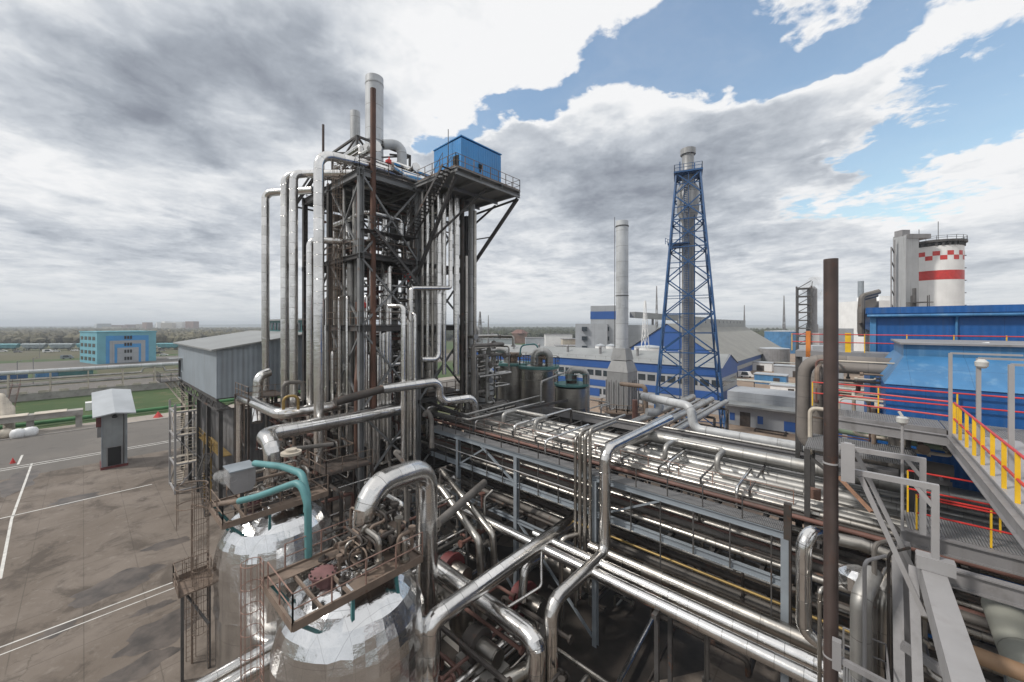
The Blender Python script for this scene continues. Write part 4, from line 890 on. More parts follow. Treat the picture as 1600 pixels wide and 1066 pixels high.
for a in (-21,-7.2,0.6):
    m = MB(); m.beam((a,18.2,6.02),(a,21.2,6.02),0.22,0.22); m.beam((a,18.6,0),(a,18.6,5.9),0.2); m.beam((a,20.4,0),(a,20.4,5.9),0.2)
    one(m, 'pipe_support', STEELD, {-21:'dark steel trestle under the left end of the rack-foot pipes', -7.2:'dark steel trestle under the rack-foot pipes right of the drop pipe', 0.6:'dark steel trestle under the rack-foot pipes beside the brown pole'}[a], 'support', 'trestles under the rack-foot pipes')
q = PZ(1027,953,0.6); q2 = PZ(957,1066,0.6)
pipe('silver pipe lying on the concrete, slanting out from under the rack', [(q.x,q.y+3,0.6),(q.x,q.y,0.6),(q2.x+0.3,q2.y,0.6)], 0.16, ALU)
pipe('red painted end length of the silver pipe lying on the concrete', [(q2.x+0.3,q2.y,0.6),(q2.x+0.4,q2.y-1.0,0.6)], 0.165, RED)
pipe('yellowed last length of the pipe lying on the concrete', [(q2.x+0.4,q2.y-1.0,0.6),(q2.x+0.6,q2.y-6,0.6)], 0.155, BRASS)
h0 = PZ(1060,970,0.05); h1 = PZ(1040,1010,0.05); h2 = PZ(1013,1066,0.05)
pipe('black hose lying on the concrete at the bottom of the yard', [h0+V((0.3,2,0.03)), h0, h1, h2, h2+V((-0.4,-3,0))], 0.06, DARKP, 0.8, cat='hose', name='hose')
# two lines passing between the tanks at lower left
for k, (dx, r, lb) in enumerate(((0.0,0.36,'nearer and thicker'),(-0.95,0.3,'farther and thinner'))):
    pipe('shiny silver ground-level pipe passing between the two tanks, %s of two' % lb, [(-22.9+dx,-6,2.4),(-22.9+dx,16,2.4)], r, ALU, seg=18)
pipe('dull brown-grey pipe slanting down from under the rack to the near duct', [PD(757,754,29.5),PD(684,818,23.5)], 0.26, DULLP, seg=16)
pipe('silver pipe stepping steeply down left of the rack, left of two alike', [PD(640,735,31),PD(690,764,28),PD(748,845,24.6),PD(752,905,24.2)], 0.24, ALU2, 0.5, group='steep twin pipes')
pipe('silver pipe stepping steeply down left of the rack, right of two alike', [PD(690,735,31),PD(722,775,28),PD(770,835,25.4),PD(774,905,25.0)], 0.22, ALU2, 0.5, group='steep twin pipes')
for k, (u, v, z, r) in enumerate((((720,1064),(800,995),3.2,0.2),((742,1064),(815,1003),3.1,0.13))):
    a = PZ(*u,z); b_ = PZ(*v,z); pipe('silver pipe slanting in from the bottom edge near the elbows, %s of two' % ('thicker','thinner')[k], [a-(b_-a)*1.5,b_], r, ALU)
a = PZ(795,1062,3.6); b_ = PZ(822,1046,3.6); pipe('short thick silver pipe stub with an open capped end at the bottom edge', [a-(b_-a)*5, b_], 0.33, ALU2, seg=20)
m = MB(); c_ = PZ(728,1000,1.2); m.lathe(c_,[(0.2,0),(0.75,0.5),(1.0,1.1),(1.0,2.0),(0.75,2.6),(0.3,2.85)],20)
one(m,'drum',ALU2,'rounded grey vessel head tucked under the elbows at bottom centre','vessel')
pipe('hooked silver pipe under the rack above the maroon pump', [PD(846,868,25),PD(820,885,23.5),PD(815,940,23)], 0.26, ALU, 0.6)
pipe('thin silver U-shaped pipe under the rack beside the slanting pipe', [PD(846,862,23),PD(846,916,22.4),PD(792,950,21.5)], 0.09, ALU, 0.3)
pipe('thin grey gooseneck pipe standing behind the near tank\'s duct', [PD(626,708,22),PD(614,704,22),PD(633,725,21.8),PD(636,815,21.2)], 0.12, DULLP, 0.4)
pipe('slim grey pipe with a hooked top left of the rack front', [PD(662,650,33),PD(668,640,33),PD(674,655,33),PD(675,700,32.5)], 0.2, DULLP, 0.4)
pipe('slim silver hooked pipe against the rack columns', [PD(770,766,29),PD(757,778,28.6),PD(757,806,28.2)], 0.11, ALU2, 0.3)
# vessels, pumps and drums below
drums = [((818,935),24,1.15,'maroon pump with a silver motor under the rack',CLOTHR),((705,885),25,1.0,'maroon pump with a silver motor left of the slanting pipe',CLOTHR),((745,1005),19.5,0.9,'dark pump with a silver motor between the elbows',DARKP)]
for (px_,py_),d,r,lb,mt in drums:
    p = PD(px_,py_,d); o = thing('pump', lb, 'pump', (p.x,p.y,0))
    m = MB(); m.tube([(p.x-0.5,p.y,p.z),(p.x+0.1,p.y,p.z)], r*0.75, 20); m.tube([(p.x+0.1,p.y,p.z),(p.x+0.3,p.y,p.z)], r*0.9, 20); build(m,'casing',mt,o)
    m = MB(); m.tube([(p.x+0.3,p.y,p.z),(p.x+1.5,p.y,p.z)], r*0.5, 18); build(m,'motor',ALU2,o)
    m = MB(); m.box(p.x-0.8,p.x+1.6,p.y-0.7,p.y+0.7,0.01,max(0.2,p.z-r*0.7)); build(m,'plinth',CONC,o)
for (a,b,z,L_,r,lb) in ((-19.5,16.5,1.6,6,0.85,'dull silver horizontal drum in the shade under the crossing pipes'),(-17.5,24.5,1.5,7,0.8,'dull silver horizontal drum on the ground beneath the rack'),(-26,24,1.8,5,0.95,'dull silver horizontal drum beneath the rack left end')):
    o = thing('drum', lb, 'vessel', (a,b,0))
    build(MB().tube([(a-L_/2,b,z),(a+L_/2,b,z)], r, 22),'shell',ALU2,o)
    m = MB(); m.box(a-L_/3-0.15,a-L_/3+0.15,b-r*0.8,b+r*0.8,0,z-r*0.6); m.box(a+L_/3-0.15,a+L_/3+0.15,b-r*0.8,b+r*0.8,0,z-r*0.6); build(m,'saddle',CONC,o)
p = PZ(620,830,10.3)
o = thing('filter_pot', 'dark grey cylindrical pot with a flat brown lid on the near tank platform', 'vessel', (p.x,p.y,9.47)); build(MB().lathe((p.x,p.y,9.47),[(0.36,0),(0.36,1.1)],20),'body',STEELD,o); build(MB().lathe((p.x,p.y,10.57),[(0.42,0),(0.42,0.07)],20),'lid',BROWN,o)
# ================================================================ clutter of small lines
REST = {}
def clutter(n, box, label, group, rr, mats, seed, keep=0.45):
    rnd = random.Random(seed)
    for i in range(n):
        x = rnd.uniform(box[0],box[1]); y = rnd.uniform(box[2],box[3]); z = rnd.uniform(box[4],box[5]); pts = [V((x,y,z))]; last = -1
        for k in range(rnd.randint(2,5)):
            ax = rnd.choice([c for c in (0,1,2) if c != last]); last = ax
            lo, hi = box[ax*2], box[ax*2+1]; p = pts[-1].copy()
            q = rnd.uniform(lo,hi); 
            if abs(q-p[ax]) < 0.6: q = p[ax]+(0.9 if p[ax] < (lo+hi)/2 else -0.9)
            if abs(q-p[ax]) > 5: q = p[ax]+math.copysign(5,q-p[ax])
            p[ax] = q; pts.append(p)
        mi = rnd.randrange(len(mats)); r = rnd.uniform(*rr)
        m = MB() if i < n*keep else REST.setdefault(mats[mi][0].name, MB())
        m.tube(pts, r, 8, 0.25, 4)
        for s_ in (0,-1):
            d = (pts[1]-pts[0]).normalized() if s_ == 0 else (pts[-1]-pts[-2]).normalized()
            m.tube([pts[s_]-d*0.06,pts[s_]+d*0.06], r*1.9, 8)
        if i < n*keep: one(m, 'pipe', mats[mi][0], label % mats[mi][1], 'pipe', group % mats[mi][1])
W4 = [(ALU,'thin shiny'),(DARKP,'thin grimy'),(DULLP,'thin grey'),(REDP,'thin rust-red')]
clutter(66,(-45,-31,11.6,15.2,7.0,12.4),'%s pipe tangled in the pipework at the tower foot','%s pipes tangled at the tower foot',(0.05,0.16),W4+[(ALU2,'thin dull silver'),(BROWN,'thin dusty brown')],3)
clutter(44,(-31,-19.5,11.5,20.5,1.0,8.8),'%s pipe tangled in the dark gap between the tanks and the rack','%s pipes between tanks and rack',(0.05,0.16),W4+[(ALU2,'thin dull silver')],4)
clutter(22,(-21,-8,9.5,18,0.6,4.4),'%s pipe tangled low under the big elbows','%s pipes low under the elbows',(0.05,0.13),[(ALU2,'thin dull silver'),(DARKP,'thin grimy'),(REDP,'thin rust-red')],5)
clutter(40,(-29,-4,22,31,0.6,5.0),'%s pipe tangled in the shade beneath the rack','%s pipes beneath the rack',(0.06,0.16),[(ALU2,'thin dull silver'),(DARKP,'thin grimy'),(DULLP,'thin grey')],6)
clutter(60,(-42,-31,15.8,27,7.2,19.5),'%s pipe threaded through the lower tower levels','%s pipes in the lower tower',(0.06,0.17),W4+[(ALU2,'thin dull silver')],7)
clutter(44,(-42,-31,15.8,27,20.3,32.6),'%s pipe threaded through the upper tower levels','%s pipes in the upper tower',(0.06,0.15),W4,8)
clutter(22,(-41.5,-31.5,16,26.5,33.4,36.8),'%s pipe lying on the tower roof','%s pipes on the tower roof',(0.08,0.28),[(ALU,'short shiny'),(DARKP,'short grimy'),(REDP,'short rust-red')],9)
clutter(18,(-28.6,-24.9,5.4,10,9.55,10.5),'%s pipe on the farther tank platform','%s pipes on the farther tank platform',(0.04,0.1),[(BROWN,'small brown'),(ALU2,'small silver'),(DARKP,'small grimy')],10)
clutter(12,(-18.0,-15.0,7.6,8.6,9.5,10.0),'%s pipe round the hatch on the near tank platform','%s pipes round the near tank hatch',(0.035,0.08),[(BROWN,'small brown'),(ALU2,'small silver'),(DARKP,'small grimy')],52)
clutter(18,(-18.2,-14.8,8.4,10.2,9.55,11.4),'%s pipe behind the hatch on the near tank platform','%s pipes on the near tank platform',(0.05,0.13),[(BROWN,'small brown'),(ALU2,'small silver'),(DARKP,'small grimy')],12)
clutter(20,(-30,-20,33,45,4,11),'%s pipe behind the pipe rack','%s pipes behind the rack',(0.06,0.15),[(ALU3,'thin pale'),(DULLP,'thin grey')],13)
clutter(16,(-7,3.5,21.8,27,2,9.5),'%s pipe in the shaded end of the rack','%s pipes in the rack end',(0.06,0.14),[(ALU2,'thin dull silver'),(DARKP,'thin grimy'),(DULLP,'thin grey')],14)
clutter(16,(-1,6,15,21,3,11),'%s pipe tangled below the grey platform on the right','%s pipes below the right platform',(0.05,0.12),[(ALU2,'thin dull silver'),(DARKP,'thin grimy'),(DULLP,'thin grey')],15)
# small steel work platforms at the tower foot
for k,(x0,x1,y0,y1,z,lb) in enumerate(((-45.5,-41,10.0,13.2,13.2,'small railed steel platform at the tower foot, far left'),(-40,-35.5,12.6,15,10.4,'small railed steel platform at the tower foot, below the risers'),(-31,-28,11.5,15.0,9.2,'small railed steel platform between the big doubled-back duct and the tower'))):
    o = thing('work_platform', lb, 'platform', ((x0+x1)/2,(y0+y1)/2,0), 'small platforms at the tower foot')
    m = MB(); m.box(x0,x1,y0,y1,z,z+0.06)
    for x in (x0,x1):
        for y in (y0,y1): m.beam((x,y,0),(x,y,z),0.16)
    build(m,'deck',DKBR,o); m = MB(); m.rail([(x0,y0,z+.06),(x1,y0,z+.06),(x1,y1,z+.06)],step=1.1); build(m,'railing',BROWN,o)
# finned air cooler behind the risers
o = thing('air_cooler', 'grey box-shaped air cooler bank on the tower middle level behind the risers', 'air cooler', (-45,24,16))
m = MB(); m.box(-49,-41.5,24.5,31,17.2,19.9)
build(m,'casing',STEELM,o); m = MB()
for k in range(6): m.box(-48.8+k*1.25,-47.8+k*1.25,24.42,24.48,17.5,18.6)
for k in range(6): m.box(-41.48,-41.42,24.7+k*1.05,25.5+k*1.05,17.5,18.6)
build(m,'louvres',BLACK,o); m = MB(); m.rail([(-49,24.5,19.9),(-41.5,24.5,19.9),(-41.5,31,19.9)],step=1.3); build(m,'railing',STEELB,o)
m = MB()
for x in (-48.8,-45.2,-41.8):
    for y in (24.7,30.8): m.beam((x,y,0),(x,y,17.2),0.3)
m.beam((-48.8,24.7,8),(-41.8,24.7,17),0.15); build(m,'legs',STEELD,o)
pipe('silver elbow pipe at the tower foot left of the risers', [PD(420,582,37),PD(404,588,36),PD(402,625,36),PD(402,660,35)], 0.42, ALU, 0.9, seg=18)
pipe('grey hooped pipe at the tower foot', [PD(443,625,31),PD(443,598,31),PD(473,597,32),PD(473,625,32)], 0.16, DULLP, 0.4)
pipe('copper-brown hooped pipe at the tower foot', [PD(443,640,30),PD(443,620,30),PD(466,618,30.5),PD(466,640,30.5)], 0.11, BRASS, 0.4)
pipe('thin grey pipe with a valve above the dark gap left of the near duct', [PD(455,702,23),PD(520,694,25)], 0.13, DULLP)
m = MB(); c_ = PD(455,711,22.5); m.lathe(c_,[(0.3,0),(0.3,0.05),(0.55,0.05),(0.55,0.2),(0.3,0.2),(0.3,0.35)],18); one(m,'flange_cover',CREAM,'dusty round flange cover beside the doubled-back duct','flange')
# ================================================================ brown pole and right-hand gangways
pipe('tall dark brown pole rising through the right foreground', [(-0.55,14.75,0),(-0.55,14.75,21.95)], 0.175, POLEM, None, cat='pole', name='pole', seg=20)
pipe('shiny silver loop pipe hooked over just left of the brown pole', [PB(1300,838,18.6),PB(1256,829,17.0),PB(1256,985,17.0),PB(1286,1008,17.0),PB(1330,1025,17.6)], 0.235, ALU, 0.5, seg=18)
pipe('silver pipe running right from behind the brown pole below the bracket frame', [PB(1296,840,18.7),PB(1345,850,18.8),PB(1420,880,18.8)], 0.22, ALU2, seg=16)
gp = thing('lower_gangway', 'grey steel lower gangway with red rails and yellow posts at right', 'gangway', (3,16.5,0))
GZ = 13.3
m = MB(); m.box(1.3,14,18.22,20.0,GZ-0.12,GZ-0.06); build(m,'grating',GRATE,gp)
for b,lo in ((18.1,1.1),(16.05,1.75)):
    m = MB(); m.ibeam((lo,b,GZ-0.28),(14,b,GZ-0.28),0.22,0.5,0.045); build(m,'beam',STEELM,gp)
m = MB(); m.beam((1.1,18.1,0),(1.1,18.1,GZ-0.5),0.4); build(m,'column',STEELM,gp)
m = MB(); m.prism((1.52,16.0,GZ-0.05),(1.52,2.5,GZ-0.05),[(-0.23,-0.3),(-0.17,-0.3),(-0.17,0.24),(0.17,0.24),(0.17,-0.3),(0.23,-0.3),(0.23,0.3),(-0.23,0.3)]); build(m,'box_beam',STEELP,gp)
m = MB(); m.beam((1.25,16.2,GZ-0.4),(1.1,12.0,8.5),0.2,0.3); m.beam((1.0,17.8,GZ-0.6),(0.9,14.2,7),0.24); m.beam((0.95,15.2,GZ-2.2),(3.2,15.2,GZ-3.0),0.2); build(m,'bracket',STEELM,gp)
m = MB(); m.beam((1.15,17.6,GZ-0.3),(1.15,17.6,2),0.3,0.36); build(m,'column',STEELM,gp)
def redrail(parent, pts, h=1.1, step=1.2, rails=(1.1,0.6), flat=False, base=0):
    pts = [V(p) for p in pts]
    m = MB()
    for z in rails: m.tube([p+V((0,0,z)) for p in pts], 0.03, 8)
    build(m,'handrail',RED,parent)
    for a,b in zip(pts,pts[1:]):
        L_ = (b-a).length; n = max(1,int(round(L_/step)))
        for i in range(n+1):
            p = a+(b-a)*(i/n); m = MB(); m.beam(p+V((0,0,base)),p+V((0,0,h)),0.045 if not flat else 0.075,0.045 if not flat else 0.03)
            build(m,'post',YEL,parent)
redrail(gp,[(1.4,19.9,GZ-0.06),(14,19.9,GZ-0.06)],1.5,2.1,(1.5,0.85))
redrail(gp,[(1.5,18.4,GZ-0.06),(14,18.4,GZ-0.06)],1.15,1.5,(1.15,1.07,0.55))
# pale bracket frames beside the pole
for b,lb,zt,lo in ((14.9,'nearer pale grey portal bracket bolted between the brown pole and the gangway',15.75,-0.4),(17.4,'farther pale grey portal bracket behind the brown pole',15.8,-0.5)):
    m = MB(); m.beam((lo,b,zt),(1.62,b,zt),0.12,0.15); m.beam((1.55,b,zt+0.065),(1.55,b,GZ+0.2),0.145,0.135); m.beam((lo+0.5,b,zt-0.1),(1.35,b,GZ-1.0),0.09,0.12); m.beam((1.2,b,zt-0.06),(1.5,b,zt-0.5),0.1)
    one(m,'portal_bracket',STEELP,lb,'bracket')
m = MB(); m.box(-0.32,-0.02,14.6,14.66,15.5,16.6); m.box(-0.30,-0.1,14.662,17.4,15.9,16.0); one(m,'gusset_plate',STEELP,'pale grey gusset plate fixed on the right side of the brown pole','plate')
m = MB(); m.box(1.2,1.9,14.75,15.05,GZ+0.26,GZ+0.6); one(m,'end_plate',STEELP,'pale grey box plate where the wide beam meets the near bracket','plate')
for b0,b1,z0,z1,lb in ((14.2,14.2,10.6,9.6,'upper'),(13.6,13.6,9.3,8.2,'lower')):
    m = MB(); m.beam((-0.4,b0,z0),(3.0,b1-0.1,z0-0.35),0.12,0.16); m.beam((-0.4,b0,z0-0.3),(-0.4,b0,z0+0.5),0.2); one(m,'handrail_bar',STEELM,'%s grey bar reaching from the brown pole toward the right column' % lb,'bar')
for k in range(9):
    m = MB(); y = 15.2-k*1.15; m.box(1.27,1.285,y-0.05,y+0.05,GZ-0.33,GZ+0.17); m.box(1.755,1.77,y-0.05,y+0.05,GZ-0.33,GZ+0.17)
    build(m,'stiffener',STEELP,gp) if k < 0 else None
rnd = random.Random(8)
for k in range(12):
    x = 1.40+0.12*(k%3); y = 15.75-0.1*(k//3); m = MB(); m.lathe((x,y,GZ+0.25),[(0.03,0),(0.03,0.035)],6); build(m,'bolt',STEELM,gp)
hr_ = thing('lower_railing','thin grey handrail and grating ledge low in the right corner beneath the wide beam','railing',(0.6,15,8))
m = MB(); m.rail([(-0.3,16.6,9.0),(0.7,16.6,9.0),(0.7,12.5,9.0)],1.1,1.2,0.025); build(m,'rails',STEELM,hr_)
m = MB(); m.box(-0.3,0.7,12.5,16.6,8.92,8.98); build(m,'ledge',GRATE,hr_)
for k,(x,y,r_,z0,z1,mt,lb) in enumerate(((0.2,15.9,0.05,3,12.8,STEELP,'thin pale upright conduit just right of the brown pole'),(0.75,16.5,0.04,3,13,DARKP,'thin dark upright rod beside the right-hand column'),(-0.9,16.4,0.06,2,11.2,ALU2,'thin silver upright line just left of the brown pole'),(0.45,17.1,0.07,2,12.9,DULLP,'thin grey upright line behind the pale portal bracket'))):
    pipe(lb,[(x,y,z0),(x,y,z1),(x+0.5,y+0.8,z1)],r_,mt,0.2,seg=8)
# upper platform and gangway
up = thing('upper_gangway', 'grey upper platform and gangway with red rails and wide yellow posts at far right', 'gangway', (2,19,0))
UZ = 16.2
m = MB(); m.box(-0.7,2.4,20.5,22.5,UZ,UZ+0.05); m.box(2.45,20,19.9,22.5,UZ,UZ+0.05); m.box(2.45,3.9,9,19.9,UZ,UZ+0.05); build(m,'grating',GRATE,up)
m = MB(); m.ibeam((-0.7,20.45,UZ-0.2),(2.45,19.95,UZ-0.2),0.15,0.36); m.ibeam((2.4,19.9,UZ-0.2),(2.4,8,UZ-0.2),0.15,0.36); m.ibeam((3.95,19.9,UZ-0.2),(3.95,8,UZ-0.2),0.15,0.36); m.box(-0.7,2.4,20.44,20.5,UZ-0.4,UZ+0.1)
for k in range(9): m.beam((2.4,9.5+k*1.3,UZ-0.15),(3.95,9.5+k*1.3,UZ-0.15),0.1)
build(m,'beams',STEELM,up)
redrail(up,[(-0.6,22.3,UZ+.05),(-0.55,20.6,UZ+.05)],1.1,0.45)
redrail(up,[(-0.55,20.55,UZ+.05),(2.45,19.95,UZ+.05)],1.15,3.0)
redrail(up,[(2.5,19.8,UZ+.05),(2.5,9,UZ+.05)],1.1,1.0,(1.1,0.55),True)
redrail(up,[(3.85,19.0,UZ+.05),(3.85,9,UZ+.05)],1.1,1.0,(1.1,0.55),True)
redrail(up,[(-1.5,22.6,UZ+.05),(14,22.6,UZ+.05)],1.1,2.2)
redrail(up,[(3.9,19.0,UZ+.05),(6.5,19.0,UZ+.05)],1.1,1.2)
m = MB(); m.box(2.45,3.9,9,19.9,UZ+0.06,UZ+0.1); build(m,'toe_plate',STEELP,up)
for (px,py0,py1,b,lb) in ((1485,552,690,19.85,'slender pale grey lamp post with an arm at the gangway corner'),(1529,560,700,17.2,'slender pale grey post carrying a round floodlight by the gangway'),(1580,570,740,14.8,'slender pale grey post with a short arm nearest the right edge')):
    p = PB(px,py0,b); q = PB(px,py1,b); m = MB(); m.beam((p.x,p.y,UZ-0.3),p,0.09); m.beam(p,(p.x+1.6,p.y+0.4,p.z-0.02),0.06); o = thing('post',lb,'post',(p.x,p.y,UZ)); build(m,'mast',STEELP,o)
    if b == 17.2:
        m = MB(); m.lathe((p.x+0.05,p.y-0.05,p.z-0.28),[(0.07,0),(0.13,0.06),(0.14,0.18),(0.06,0.26)],14); build(m,'floodlight',mat('frosted_glass',(0.5,0.5,0.48),0.25,0,0.1,2),o)
for (px,py,b,lb) in ((1410,660,17.8,'round grey floodlight on a thin post above the lower gangway'),):
    p = PB(px,py,b); o = thing('floodlight',lb,'floodlight',(p.x,p.y,GZ)); m = MB(); m.tube([(p.x,p.y,GZ),(p.x,p.y,p.z)],0.04,8); build(m,'stem',STEELP,o); m = MB(); m.lathe((p.x,p.y,p.z-0.05),[(0.09,0),(0.15,0.05),(0.15,0.2),(0.09,0.24)],14); m.tube([(p.x,p.y,p.z+0.19),(p.x-0.08,p.y,p.z+0.34)],0.04,8); build(m,'head',mat('frosted_glass',(0.5,0.5,0.48)),o)
# thick pale pipes under the gangway
for k,(x,r,z,lb) in enumerate(((3.6,0.5,9.6,'thick pale grey-green pipe under the right gangway, left of two'),(5.2,0.55,9.2,'thick pale grey-green pipe under the right gangway, right of two'))):
    pipe(lb,[(x,20,z+1.2),(x,3,z-1.2)],r,mat('grey_green_lagging',(0.36,0.37,0.33),0.7,0,0.15,0.5,seam=2.0,dirt=0.3),seg=20)
pipe('tan pipe crossing beneath the right gangway beams',[(1.6,15.2,11.6),(10,15.2,11.4)],0.2,mat('tan_pipe',(0.27,0.17,0.10),0.6,0,0.2,0.7,dirt=0.4))
for k,(px,d,r,lb) in enumerate(((1345,12.0,0.26,'left and brighter'),(1378,12.6,0.25,'right and shadowed'))):
    p = PD(px,935,d); pipe('pale silver upright pipe right of the brown pole foot, %s of two' % lb,[(p.x+0.3,p.y+1.2,p.z+0.35),(p.x,p.y,p.z),(p.x,p.y,0)],r,(ALU3,ALU2)[k],0.4,seg=18)
m = MB(); p = PD(1340,905,13); m.lathe((p.x,p.y,p.z-0.4),[(0.3,0),(0.5,0.15),(0.52,0.55),(0.3,0.75)],12,0.03); one(m,'wrapped_joint',FOIL,'lumpy foil-wrapped pipe joint right of the brown pole','pipe joint',smooth=10)
m = MB(); p = PD(1270,770,18.5); m.box(p.x-0.3,p.x+0.3,p.y-0.2,p.y+0.2,p.z-0.25,p.z+0.2); one(m,'junction_box',BRICK,'small brown junction box at the rack end by the brown pole','box')
m = MB(); m.beam(PD(1310,745,17),PD(1362,800,15.5),0.12,0.1); one(m,'wooden_plank',mat('weathered_plank',(0.30,0.17,0.11),0.8,0,0.2,3),'weathered brown plank leaning right of the brown pole','plank')
# pipe loop assembly left of the blue roofs
pipe('thick brown-grey looped pipe with elbows left of the blue roofs, outer one',[(3.2,28.4,17.9),(-2.2,28.0,18.0),(-2.3,28.0,13.0),(3.5,28.0,12.9)],0.33,mat('brown_grey_lagging',(0.20,0.18,0.165),0.7,0.1,0.2,0.6,seam=1.2,rust=0.2),0.8,seg=18)
pipe('thick brown-grey looped pipe with elbows left of the blue roofs, inner one',[(3.4,27.0,14),(3.0,27.2,17.7),(-1.6,27.2,17.7),(-1.6,27.2,13.4)],0.28,mat('brown_grey_lagging',(0.2,0.18,0.165)),0.7,seg=18)
pipe('pale dull pipe tucked beneath the looped pipes',[(-1.5,28.3,14.2),(4,28.3,14.0)],0.25,GREENP,seg=16)
pipe('upright grey pipe stack among the looped pipes',[(1.6,26.8,13),(1.6,26.8,17.4)],0.4,DULLP,seg=18)
clutter(26,(-2,3.4,24.5,28.6,13.2,18.2),'%s pipe among the valves left of the blue roofs','%s pipes left of the blue roofs',(0.04,0.12),[(BROWN,'small brown'),(DULLP,'small grey'),(REDP,'small red'),(CREAM,'small cream')],21,0.6)
clutter(30,(-30.6,-27.5,24,33,8,19),'%s pipe beside the tower right edge','%s pipes beside the tower right edge',(0.08,0.2),[(ALU3,'pale silver'),(DULLP,'thin grey'),(ALU2,'thin dull silver')],41,0.4)
ALLM = MB(); midx = []; mlist = []
for k_, mb_ in REST.items():
    n0 = len(ALLM.f); ALLM.add(mb_.v, mb_.f, mb_.uv); midx += [len(mlist)]*(len(ALLM.f)-n0); mlist.append(bpy.data.materials[k_])
o = build(ALLM,'tangled_pipework',mlist[0],None,35,(0,0,0))
for mm_ in mlist[1:]: o.data.materials.append(mm_)
o.data.polygons.foreach_set('material_index', midx); tag(o,'countless smaller pipes tangled all through the plant behind the larger ones','pipework',None,'stuff')
o = thing('valve_platform','ribbed grey platform with steel legs below the looped pipes','platform',(0.5,24,0))
m = MB(); m.box(-1.8,2.0,22.6,25.6,14.2,14.3); build(m,'deck',GRATE,o); m = MB()
for x in (-1.7,1.9):
    for y in (22.7,25.5): m.beam((x,y,0),(x,y,14.2),0.22)
m.beam((-1.7,22.7,13.9),(1.9,22.7,11),0.12); build(m,'legs',STEELD,o)
# ---------------- blue structures at right
hd = thing('blue_hood','light blue sheet-metal hood with sloping sides below a flat top','roof hood',(8,27,15))
z0, z1 = 17.5, 18.62
BL,TL,T2,TR,BR = (0.9,22.75,z0),(1.65,25,z1),(4.6,24.6,z1),(22,25,z1),(22,22.75,z0)
m = MB(); m.add([BL,TL,T2,TR,BR,(0.9,34,z0),(1.65,31,z1)],[(0,2,1),(0,4,3,2),(5,0,1,6)]); build(m,'slopes',BLUEL,hd,0)
m = MB(); m.box(1.62,22,24.97,31,z1-0.02,19.12); build(m,'top_fascia',BLUEL,hd); m = MB(); m.box(1.5,22,24.8,31.2,19.12,19.2); build(m,'flat_roof',STEELM,hd)
m = MB(); m.box(0.95,22,22.8,33.9,15.9,z0-0.01); build(m,'wall',BLUE,hd)
pipe('pale round duct end lying on the flat roof of the blue hood',[PB(1515,541,27),PB(1546,539,27)],0.12,WHITE)
wk = thing('rear_walkway','grey walkway with red rails and yellow posts along the dark blue building','walkway',(8,32.5,15))
m = MB(); m.box(-3,22,31.8,33.6,18.2,18.3); m.box(-3,22,31.7,31.8,17.9,18.3); build(m,'deck',STEELM,wk)
redrail(wk,[(-3.2,31.8,18.3),(22,31.8,18.3)],1.15,1.75)
m = MB()
for x in (-2.9,2,7): m.beam((x,32,0),(x,32,18.2),0.25); m.beam((x,33.4,0),(x,33.4,18.2),0.25)
build(m,'legs',STEELD,wk)
p = PB(1325,532,31.9); m = MB(); m.box(p.x-0.14,p.x+0.14,p.y-0.1,p.y+0.05,18.3,19.5); one(m,'warning_board',YEL,'bright yellow upright board on the rear walkway railing','board')
p = PB(1263,540,31.9); m = MB(); m.box(p.x-0.12,p.x+0.12,p.y-0.2,p.y+0.2,17.9,19.6); one(m,'orange_post',ORNG,'orange end post of the rear walkway left of the brown pole','post')
for z_,lb in ((15.9,'thin steel strap round the brown pole beside the portal bracket'),(10.2,'thin steel strap low on the brown pole')):
    one(MB().lathe((-0.55,14.75,z_),[(0.19,0),(0.19,0.05)],20),'strap',STEELP,lb,'strap')
bb = thing('blue_building','large dark blue sheet-clad building with a flat eave at far right','building',(15,45,0))
m = MB(); m.box(0.8,45,35.0,68,0,20.75); build(m,'wall',BLUE,bb)
m = MB(); m.box(0.5,45,34.7,68.3,20.75,21.15); m.box(0.6,45,34.75,34.85,20.5,20.75); build(m,'eave',BLUE,bb)
m = MB(); m.tube([(0.55,34.62,20.6),(45,34.62,20.6)],0.09,8); build(m,'gutter',BLUEL,bb)
for x_ in (4.5,10.2,16.5,23): m = MB(); m.tube([(x_,34.64,20.6),(x_,34.9,20.3),(x_,34.9,14)],0.06,8); build(m,'downpipe',BLUEL,bb)
m = MB(); m.box(0.7,1.0,34.9,35.0,0,20.75); build(m,'corner_trim',BLUEL,bb)
m = MB()
for k in range(7): m.box(0.74,0.79,37+k*4.2,38.6+k*4.2,17.2,19.6)
build(m,'windows',GLASS,bb)
m = MB()
for k in range(8): m.tube([(0.3,36+k*4,19.2),(0.3,36+k*4,22.0),(1.2,36.5+k*4,22.3)],0.18,8,0.3); m.box(0.2,1.2,37+k*4,38+k*4,21.15,21.15+0.5+0.4*(k%3))
m.tube([(0.2,35.2,20.2),(0.2,67,20.2)],0.1,8); build(m,'side_pipes',DULLP,bb)
